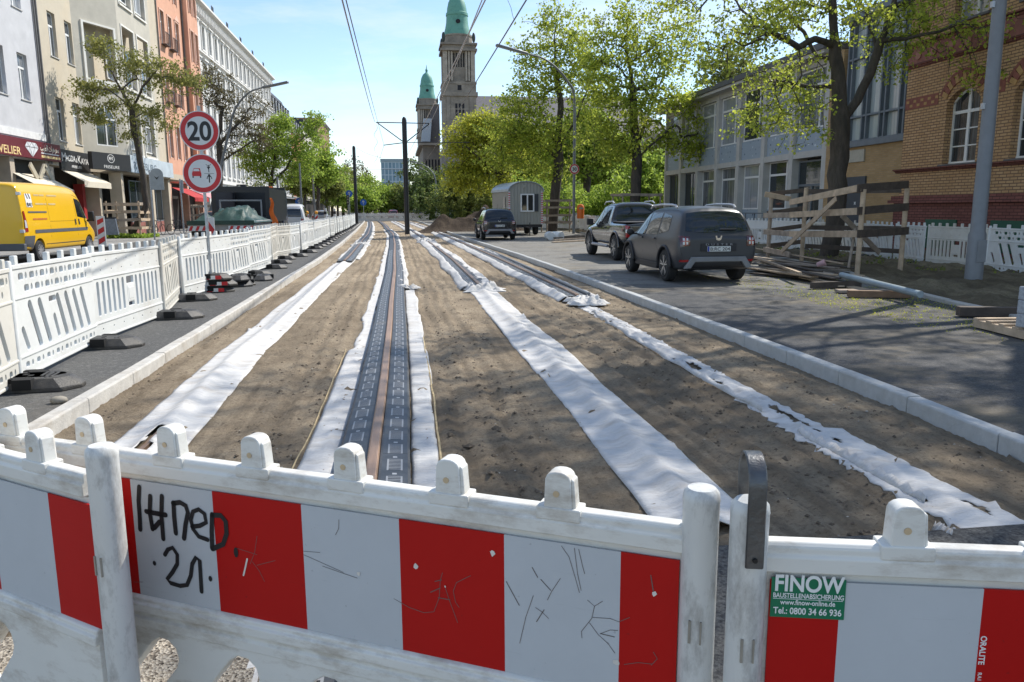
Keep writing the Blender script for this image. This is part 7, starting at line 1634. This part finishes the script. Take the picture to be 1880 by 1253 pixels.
guard('brown plank guard round the tall maple by the site cabin',(OY(1018,400,50.5)[0],50.5,.1),[(-.7,-1,2.1),(.8,-1,2.1),(1.5,.9,2.1),(-.7,.9,2.1)],(.6,1.1,1.6,2.05),2.1,WD,bt=.13)
guard('plank guard with slanting top round the broad maple behind the pickup',(OY(1164,400,43.5)[0],43.5,.1),[(-1,-1,2.2),(1.2,-1,2.3),(1.2,1,2.3),(-1,1,2.2)],(1.0,1.6,2.25),2.2,WD,bt=.14)
guard('wooden guard round the bare street tree behind the dark hatchback',(-12.9,56,.12),[(-.8,-.8,1.9),(.8,-.8,1.9),(.8,.8,1.9),(-.8,.8,1.9)],(.6,1.2,1.8),2.0,WD)
# near guard built post by post
Z=.12
gp={k:G(*v,Z) for k,v in dict(a=(1409,478),b=(1471,484),c=(1573,507),d=(1652,500),e=(1607,478)).items()}
t=thing('tree_guard','large timber guard of posts and planks round the forked tree','tree guard',gp['c'],0,'wooden tree guards'); O=Vector(gp['c'])
def gz(k,px,py): p=gp[k]; return OY(px,py,p[1])[2]-Z
tops={'a':gz('a',1408,362),'b':gz('b',1476,345),'c':gz('c',1578,348),'d':gz('d',1660,345),'e':1.5}
for k in 'abcd':
    p=Vector(gp[k])-O; MB().tube([(p.x,p.y,-.25),(p.x+.02,p.y,tops[k])],.055,10).build('post',WDL if k!='a' else WD,t,smooth=True)
def plk(p,q_,mat,w=.03,h=.14): MB().beam(Vector(p)-O,Vector(q_)-O,w,h).build('board',mat,t,bev=.004,seg=1)
def at(k,px,py,dy=-.07): return OY(px,py,gp[k][1]+dy)
bk={'a2':G(1420,466,Z),'b2':gp['b']}
plk(at('a',1404,357),at('c',1576,352) if False else at('a',1452,366),WDL)
for y_a,y_c in ((370,345),(395,388),(430,430)):
    plk(at('b',1450,y_a+ (2 if y_a==370 else 0)),at('c',1580,y_c),WDL,h=.15)
for y_a,y_b in ((396,395),(426,430),(458,468)): plk(at('a',1402,y_a),at('b',1455 if y_a<450 else 1450,y_b),WD)
for y_c,y_d in ((346,339),(388,380),(430,424)): plk(at('c',1574,y_c,-.1),at('d',1668,y_d,-.1),WDD if y_c!=430 else WDD,h=.17)
for y_a,y_b in ((357,350),(392,383),(424,415),(452,444)): plk(OY(1408,y_a,gp['a'][1]+.3),OY(1474,y_b,gp['a'][1]-.2),WDD,h=.12)
for y_a,y_b in ((352,350),(418,420),(452,462)): plk(OY(1478,y_a,gp['b'][1]+.5),OY(1655,y_b,gp['d'][1]+2.2),WDD,h=.12)
plk(OY(1435,462,gp['b'][1]-.3),OY(1535,365,gp['c'][1]+.9),WDL,h=.12); plk(OY(1545,395,gp['c'][1]+.8),OY(1615,465,gp['c'][1]+1.2),WD,h=.12); plk(OY(1558,492,gp['c'][1]+.3),OY(1570,420,gp['c'][1]+.5),WD,.05,.05)
# plank pile and beams
PKN=[0]
def plank(label,pa,pb,w,h,mat,z=.1,grp='loose planks and beams on the right road',zz=0,name='plank'):
    A,B=Vector(G(*pa,z)),Vector(G(*pb,z)); A.z+=zz+h/2; B.z+=zz+h/2; c=(A+B)/2; o=MB().beam(A-c,B-c,w,h).build(name,mat,bev=.004,seg=1); o.location=c; tag(o,label,'plank' if name=='plank' else 'beam',group=grp); return o
rs=random.Random(5)
for k in range(26):
    u=rs.random(); ax=1368+rs.random()*60; ay=472+rs.random()*34; L_=90+rs.random()*95; sl=.10+rs.random()*.22
    mt=rs.choice([WDL,WDL,WD,WDD]); top=(k%5==0)
    lab='%s plank in the heap beside the wooden guard, %s from the bottom of its pile'%({'wood_new':'pale','wood_grey':'grey','wood_dark':'dark'}[mt.name],nth(k))
    plank(lab,(ax,ay),(ax+L_,ay+L_*sl*.75),.12+.06*rs.random(),.03,mt,zz=.035*(k//6)+.004*(k%6))
plank('long pale squared batten lying across the plank heap',(1368,480),(1468,521),.07,.05,WDL,zz=.18)
plank('long thin light batten on top of the plank heap towards the tree',(1380,470),(1545,505),.06,.03,WDL,zz=.24)
plank('short dark squared timber at the end of the plank heap',(1490,530),(1578,527),.12,.12,WDD,name='timber_beam')
plank('pale flat timber behind the reddish beam on the road',(1536,537),(1645,537),.25,.05,WD,name='timber_beam')
plank('reddish squared timber beam lying nearest on the road',(1556,545),(1670,547),.14,.11,M('wood_red',(.20,.12,.07),.8,.25,5,.3),name='timber_beam')
plank('dark railway-like timber at the right edge before the stone pallet',(1758,580),(1875,582),.16,.13,WDD,name='timber_beam')
for k in range(5): plank('plank in the small pile by the street lamp behind the pickup, %s from the front'%nth(k),(1014+k*2,446-k*2),(1072,443-k*2.2),.14,.05,[WDL,WD,WDD][k%3],zz=.05*(k%3),grp='planks by the street lamp')
A_,B_=Vector(G(1545,505,.32)),Vector(G(1690,541,.26)); o=MB().tube([A_,A_.lerp(B_,.55),B_],.055,14).build('drain_pipe',M('pipe_bluegrey',(.27,.32,.34),.4,.1),smooth=True); tag(o,'blue-grey plastic pipe running from the plank heap along the verge kerb','pipe')
o=MB().lathe([(.035,0),(.05,.12),(.052,.125)],12).build('paper_cup',M('pink_pale',(.62,.38,.38),.6)); o.location=Vector(G(1500,487,.3)); o.rotation_euler=(1.2,0,.9); o.scale=(1.5,1.5,1.5); tag(o,'pinkish paper cup thrown on the plank heap','cup')
# pallet with stones at right edge
c=Vector(G(1905,612,.1)); t=thing('pallet','wooden pallet cut by the right edge','pallet',c,R(-8))
for x in (-.4,0,.4): MB().box(x-.05,x+.05,-.55,.55,0,.09).build('bearer',WDL,t)
for y in (-.5,-.25,0,.25,.5): MB().box(-.45,.45,y-.05,y+.05,.09,.115).build('deck_board',WDL,t)
for r_ in range(3):
    for i in range(3):
        o=MB().box(-.14,.14,-.16,.16,0,.155).build('kerb_stone',M('granite_block',(.36,.38,.40),.85,.25,40),bev=.01); o.location=c+Vector((-.3+i*.3,-.3,.116+r_*.158)); tag(o,'granite stone in the %s layer on the pallet, %s in its row'%(('bottom','middle','top')[r_],('leftmost','middle','rightmost')[i]),'stone',group='granite stones on the pallet')
# site cabin
c0=G(1003,430,.1); c1=G(922,432,.1); 
def cabin():
    by=44.5
    t=thing('site_cabin','grey-beige round-roofed site cabin on wheels with shuttered window','site cabin',(OY(966,385,by)[0]-.45,by,.1),R(8))
    WC=M('cabin_beige',(.34,.335,.29),.7,.08,3); 
    def rib():
        m,nt,b=_new('cabin_ribbed'); v=coords(nt,'Object'); w_=nt.nodes.new('ShaderNodeTexWave'); w_.inputs['Scale'].default_value=1.6; nt.links.new(v,w_.inputs[0]); b.inputs['Base Color'].default_value=(.30,.295,.255,1); b.inputs['Roughness'].default_value=.65
        bump(nt,b,w_.outputs['Fac'],.6,.03); return m
    W_=2.1; D=3.6; z0=.62; z1=2.5; hr=.55
    x0_=-W_/2+.45
    prof=[(x0_,z0),(W_/2+.45-.0,z0)]+[(.45+W_/2*math.cos(R(a)),z1+hr*math.sin(R(a))) for a in range(0,181,15)]
    MB().prism(prof,0,D).build('body',rib(),t)
    rf=MB(); n=13; vs=[];fs=[]
    for y in (-.08,D+.08):
        for k in range(n):
            a=R(180*k/(n-1)); vs.append((.45+(W_/2+.06)*math.cos(a),y,z1+(hr+.05)*math.sin(a)))
        for k in range(n):
            a=R(180*k/(n-1)); vs.append((.45+(W_/2+.01)*math.cos(a),y,z1+(hr+.01)*math.sin(a)))
    for k in range(n-1): fs+=[(k,k+1,2*n+k+1,2*n+k),(k,n+k,n+k+1,k+1),(2*n+k,2*n+k+1,3*n+k+1,3*n+k),(n+k,3*n+k,3*n+k+1,n+k+1)]
    rf.add(vs,fs).build('roof',M('cabin_roof',(.36,.42,.47),.35,.1,2,metal=.3),t)
    w_=inst(win_unit(.82,1.02,'single',None,GLD),t,(.12,-.06,1.35)); MB().box(.97,1.19,-.06,-.01,1.36,2.36).build('shutter',M('shutter_dark',(.04,.045,.05),.6),t)
    MB().box(.30,.46,-.04,-.002,2.72,2.86).build('vent',WC,t); MB().box(x0_+.05,W_/2+.4,.05,D-.05,.45,.615).build('chassis',PLB,t)
    for x in (-.35,1.25):
        for y in (.7,2.4): MB().lathe([(.15,-.1),(.28,-.1),(.3,-.05),(.3,.05),(.28,.1),(.15,.1)],18,(x,y,.3),axis='X').build('wheel',TYRE,t,smooth=True)
    MB().tube([(.3,.3,.5),(.3,-1.3,.45)],.05,8).build('drawbar',PLB,t); MB().tube([(.3,-1.2,0),(.3,-1.2,.75)],.03,8).build('jockey_post',PLB,t)
    MB().box(x0_-.03,x0_-.002,.6,.95,1.35,2.2).build('side_window',TINT,t)
    for x in (x0_,W_/2+.45-.12):
        st_=MB(); 
        for k in range(14): st_.box(x,x+.10,-.008,-.001,z0+.06+k*.13,z0+.12+k*.13)
        MB().box(x-.005,x+.105,-.005,0,z0,z1).build('warning_strip',SWT,t); st_.build('warning_stripes',SR,t)
cabin()
# sand heap, buckets
def heap():
    c=Vector(G(850,432,.05)); cx,cy=OY(862,400,56)[0],56
    def fn(u,v):
        x=(u-.5)*9.0; y=(v-.5)*5.5; r1=math.exp(-((x-1.2)/1.9)**2-(y/1.5)**2)*1.65+math.exp(-((x+1.9)/1.2)**2-((y+.6)/1.2)**2)*1.0
        p=Vector((x,y,3)); return (x,y,r1*(1+.25*mnz.noise(p*1.3))+.10*r1**.3*mnz.noise(p*3)-.05)
    o=MB().grid(fn,70,44).build('sand_heap',sandmat('heap_earth',(.06,.043,.032),(.10,.074,.052),(.035,.026,.02)),smooth='all',fix=False); o.location=(cx,cy,.06); tag(o,'brown heap of excavated earth behind the kerb near the black suv','earth heap')
heap()
for k,px in enumerate((1009,1023)):
    c=Vector(G(px,441,.1)); o=MB().lathe([(.08,-.3),(.20,-.3),(.215,-.28),(.215,.28),(.20,.3),(.08,.3)],18,axis='Y').build('white_roll',M('roll_white',(.66,.68,.66),.5,.1)); o.location=(c.x,c.y,.30); o.rotation_euler=(0,0,.5*k); tag(o,('left','right')[k]+' of two white foil rolls lying before the wooden guard','roll',group='white rolls by the cabin')
# A-board, beacon, bicycle
t=thing('a_board','black framed pavement board with white legs before the hairdresser entrance','a-board',(OY(202,415,46)[0],46,.12),R(20))
for s_ in (-1,1): MB().beam((-.42,s_*.28,0),(-.30,s_*.02,1.15),.05,.05).beam((.42,s_*.28,0),(.30,s_*.02,1.15),.05,.05).build('frame_leg',SWT,t)
MB().add([(-.36,-.22,.2),(.36,-.22,.2),(.30,-.05,1.12),(-.30,-.05,1.12)],[(0,1,2,3)]).build('board_face',M('board_charcoal',(.22,.23,.23),.7,.2,8),t,fix=False); MB().box(-.33,.33,-.06,.03,1.08,1.16).build('top_edge',PLB,t)
c=OY(186,425,33); t=thing('beacon_panel','red and white arrow beacon panel beside the front of the yellow van','traffic beacon',(c[0],33,.1)); bp=MB().box(-.16,.16,-.02,.02,.12,1.32).build('panel',SWT,t,bev=.01); a_=MB()
for k in range(3): z=.2+k*.38; a_.add([(-.12,-.024,z),(-.12,-.024,z+.2),(.12,-.024,z+.34 if k<2 else z+.3),(.12,-.024,z+.14)],[(0,1,2,3)])
a_.build('arrow_stripes',SR,bp,fix=False); MB().box(-.3,.3,-.2,.2,0,.12).build('foot',RF,t,bev=.02)
c=OY(396,408,30.5); t=thing('beacon_panel','small red and white triangle beacon at the corner of the tarped trailer','traffic beacon',(OY(387,400,31.5)[0],31.5,.1)); MB().box(-.12,.12,-.02,.02,.3,1.25).build('panel',SWT,t,bev=.01); MB().prism([(-.12,.4),(.12,.78),(-.12,1.15)],-.024,-.0205).build('arrow',SR,t); MB().box(-.25,.25,-.2,.2,0,.12).build('foot',RF,t,bev=.02); MB().box(-.04,.04,-.02,.02,.12,.3).build('stem',RF,t)
def bicycle(label,x,y,rz):
    t=thing('bicycle',label,'bicycle',(x,y,.12),rz); K=M('bike_dark',(.03,.03,.035),.5)
    for xx in (-.52,.52): w_=MB().tube([(xx+.33*math.cos(k*math.pi/9),0,.34+.33*math.sin(k*math.pi/9)) for k in range(19)],.02,6).build('wheel',TYRE,t)
    f=MB()
    for a,b in (((-.52,0,.34),(-.12,0,.30)),((-.52,0,.34),(-.22,0,.80)),((-.12,0,.30),(-.25,0,.88)),((-.12,0,.30),(.36,0,.78)),((-.22,0,.80),(.34,0,.86)),((.34,0,.86),(.52,0,.34)),((.34,0,.86),(.32,0,1.02))): f.tube([a,b],.018,6)
    f.build('frame',K,t); MB().box(-.36,-.12,-.06,.06,.88,.93).build('saddle',PLB,t,bev=.02); MB().tube([(.32,-.28,1.03),(.34,0,1.03),(.32,.28,1.03)],.014,6).build('handlebar',K,t)
bicycle('dark bicycle leaning by the shopfront left of the hatchback',-14.6,50.5,R(80))
bicycle('second dark bicycle near the pavement kerb behind the guarded tree',-14.2,53,R(60))
g_=MB()
gl=leaves(NR.uniform([-1.3,-1.2,0],[1.3,1.2,.05],(500,3)),6,.12,.16,9,droop=-1.5); o=leafobj('grass_tuft',gl,LV['green'],None); o.location=(-15.2,47,.13); tag(o,'grass growing round the foot of the guarded olive street tree','grass',kind='stuff')
gl=leaves(np.column_stack([NR.uniform(11.9,16,900),NR.uniform(13,30,900),NR.uniform(.1,.2,900)]),5,.10,.07,10,droop=-1.5); o=leafobj('verge_weeds',gl,LV['mid'],None); tag(o,'sparse weeds on the earth verge','weeds',kind='stuff')
# far left clutter
def trestle(label,px,y):
    x=OY(px,385,y)[0]; t=thing('warning_trestle',label,'traffic beacon',(x,y,.1))
    for s_ in (-1,1): MB().box(s_*.35-.13,s_*.35+.13,-.02,.02,.2,1.2).build('panel',SWT,t); a_=MB(); a_.add([(s_*.35-.11,-.024,.3),(s_*.35+.11,-.024,.5),(s_*.35+.11,-.024,.75),(s_*.35-.11,-.024,.55)],[(0,1,2,3)]); a_.build('stripe',SR,t); a_=MB(); a_.add([(s_*.35-.11,-.024,.75),(s_*.35+.11,-.024,.95),(s_*.35+.11,-.024,1.15),(s_*.35-.11,-.024,.95)],[(0,1,2,3)]); a_.build('stripe',SR,t); MB().lathe([(.09,1.22),(.12,1.3),(.12,1.4),(.05,1.46)],12,(s_*.35,0,0)).build('warning_lamp',M('lamp_amber',(.8,.35,.03),.3),t)
    MB().box(-.6,.6,-.2,.2,0,.12).build('foot',RF,t)
trestle('pair of red and white beacon panels with amber lamps on the far left road',572,62)
for k,(px,y) in enumerate(((597,72),(614,80))):
    x=OY(px,385,y)[0]; t=thing('ringed_bollard','black and white ringed post on the far left pavement edge, %s one'%('nearer','farther')[k],'bollard',(x,y,.1),0,'ringed posts')
    for j in range(6): MB().lathe([(.13,j*.28),(.13,j*.28+.28)],12).build('ring',(SBK,SWT)[j%2],t)
for k,(px,y,top) in enumerate(((554,66,300),(577,74,300),(512,58,325))):
    x=OY(px,385,y)[0]; t=thing('lamp_post','slim grey post among the left street trees, %s from the left'%nth((1,2,0)[k]),'lamp post',(x,y,0),0,'slim posts on the left pavement'); MB().lathe([(.09,0),(.07,OY(px,top,y)[2])],10).build('pole',GP_,t); MB().box(-.12,.12,-.08,.08,2.2,2.6).build('junction_box',GP_,t,bev=.02)
x=OY(640,385,92)[0]; t=thing('traffic_light','dark traffic light beneath the blue sign before the left mast','traffic light',(x,91.5,0)); MB().lathe([(.06,0),(.06,2.3)],8).build('pole',GP_,t); MB().box(-.16,.16,-.12,.12,2.3,3.3).build('signal_head',PLB,t,bev=.03)
for j in range(3): MB().lathe([(.09,-.135),(.09,-.12)],12,(0,0,2.48+j*.32),axis='Y').build('lens',GLD,t)
def boxcar(label,x,y,paint,h=1.5,van_=False):
    t=thing('parked_car' if not van_ else 'parked_van',label,'car' if not van_ else 'van',(x,y,.1))
    S=[(-2.0,.40,.66,.76,.86,.72,.66,.94),(-1.96,.34,.76,.84,.92,.80,.7,h*.7),(-1.8,.26,.80,.87,.96,.82,.64,h*.94),(-1.2,.24,.82,.87,.96,.82,.62,h),(-.2,.22,.82,.87,.95,.81,.62,h),(.4,.22,.82,.87,.94,.80,.60,h*.95),(1.0,.24,.82,.87,.92,.78,.68,1.02),(1.7,.28,.80,.84,.84,.74,.64,.9),(2.0,.36,.68,.72,.7,.6,.5,.76)]
    wh_=[(-1.25,.32),(1.28,.32)]; me=bodymesh(S,wh_,.37,.87,paint); link('body',me,[],t,smooth=30); P=Patcher(me)
    P.patch('B',[(-.62,1.04),(.62,1.04)],[(-.52,h*.9),(.52,h*.9)],.008,8,4).build('rear_window',TINT,t,smooth='all',fix=False)
    P.patch('R',[(.7,1.0),(-1.3,1.02)],[(.3,h*.9),(-1.1,h*.9)],.008,8,4).build('side_window',TINT,t,smooth='all',fix=False)
    for s_ in (-1,1):
        P.patch('B',[(s_*.68-.1,.76),(s_*.68+.08,.76)],[(s_*.68-.1,.94),(s_*.68+.08,.94)],.01,3,3).build('tail_light',TAIL,t,fix=False)
        for yy_,z in wh_: wheel(t,-.86 if s_<0 else .66,yy_,.32,.2,RIM,5,side=s_)
boxcar('white van parked far down the left road behind the orange flag',OY(543,385,58)[0],58,M('paint_white',(.6,.6,.6),.3,.03,coat=.5),1.95,True)
boxcar('silver car parked on the far left road near the ringed posts',OY(590,385,84)[0],84,M('paint_silver',(.35,.36,.38),.3,.03,metal=.4,coat=.5))
boxcar('dark car waiting beyond the far fence right of the black mast',OY(765,385,124)[0],124,BLK)
boxcar('dark red car beyond the far fence left of the nearest mast',OY(722,385,126)[0],126,M('paint_darkred',(.25,.01,.01),.3,.03,coat=.5))
gl=leaves(np.column_stack([NR.uniform(6.6,9.6,1500),NR.normal(11.5,2.2,1500),np.full(1500,.09)]),4,.10,.022,12,droop=0,flat=.02); o=leafobj('fallen_blossom',gl,LV['yellow'],None); tag(o,'fallen yellow-green blossoms scattered on the road along the verge kerb','litter',kind='stuff')
# park railing at the right, far
t=thing('park_railing','dark green park railing behind the sand heap','railing',(OY(815,385,98)[0],98,0)); rl=MB()
for i in range(70): rl.box(i*.22,i*.22+.05,-.02,.02,0,1.9)
rl.box(0,15.4,-.03,.03,.25,.32).box(0,15.4,-.03,.03,1.65,1.72); rl.build('bars',M('railing_green',(.02,.09,.075),.5),t)
# window protos are not needed any more
for o in list(WPROTO.values()):
    for c in list(o.children): bpy.data.objects.remove(c)
    bpy.data.objects.remove(o)
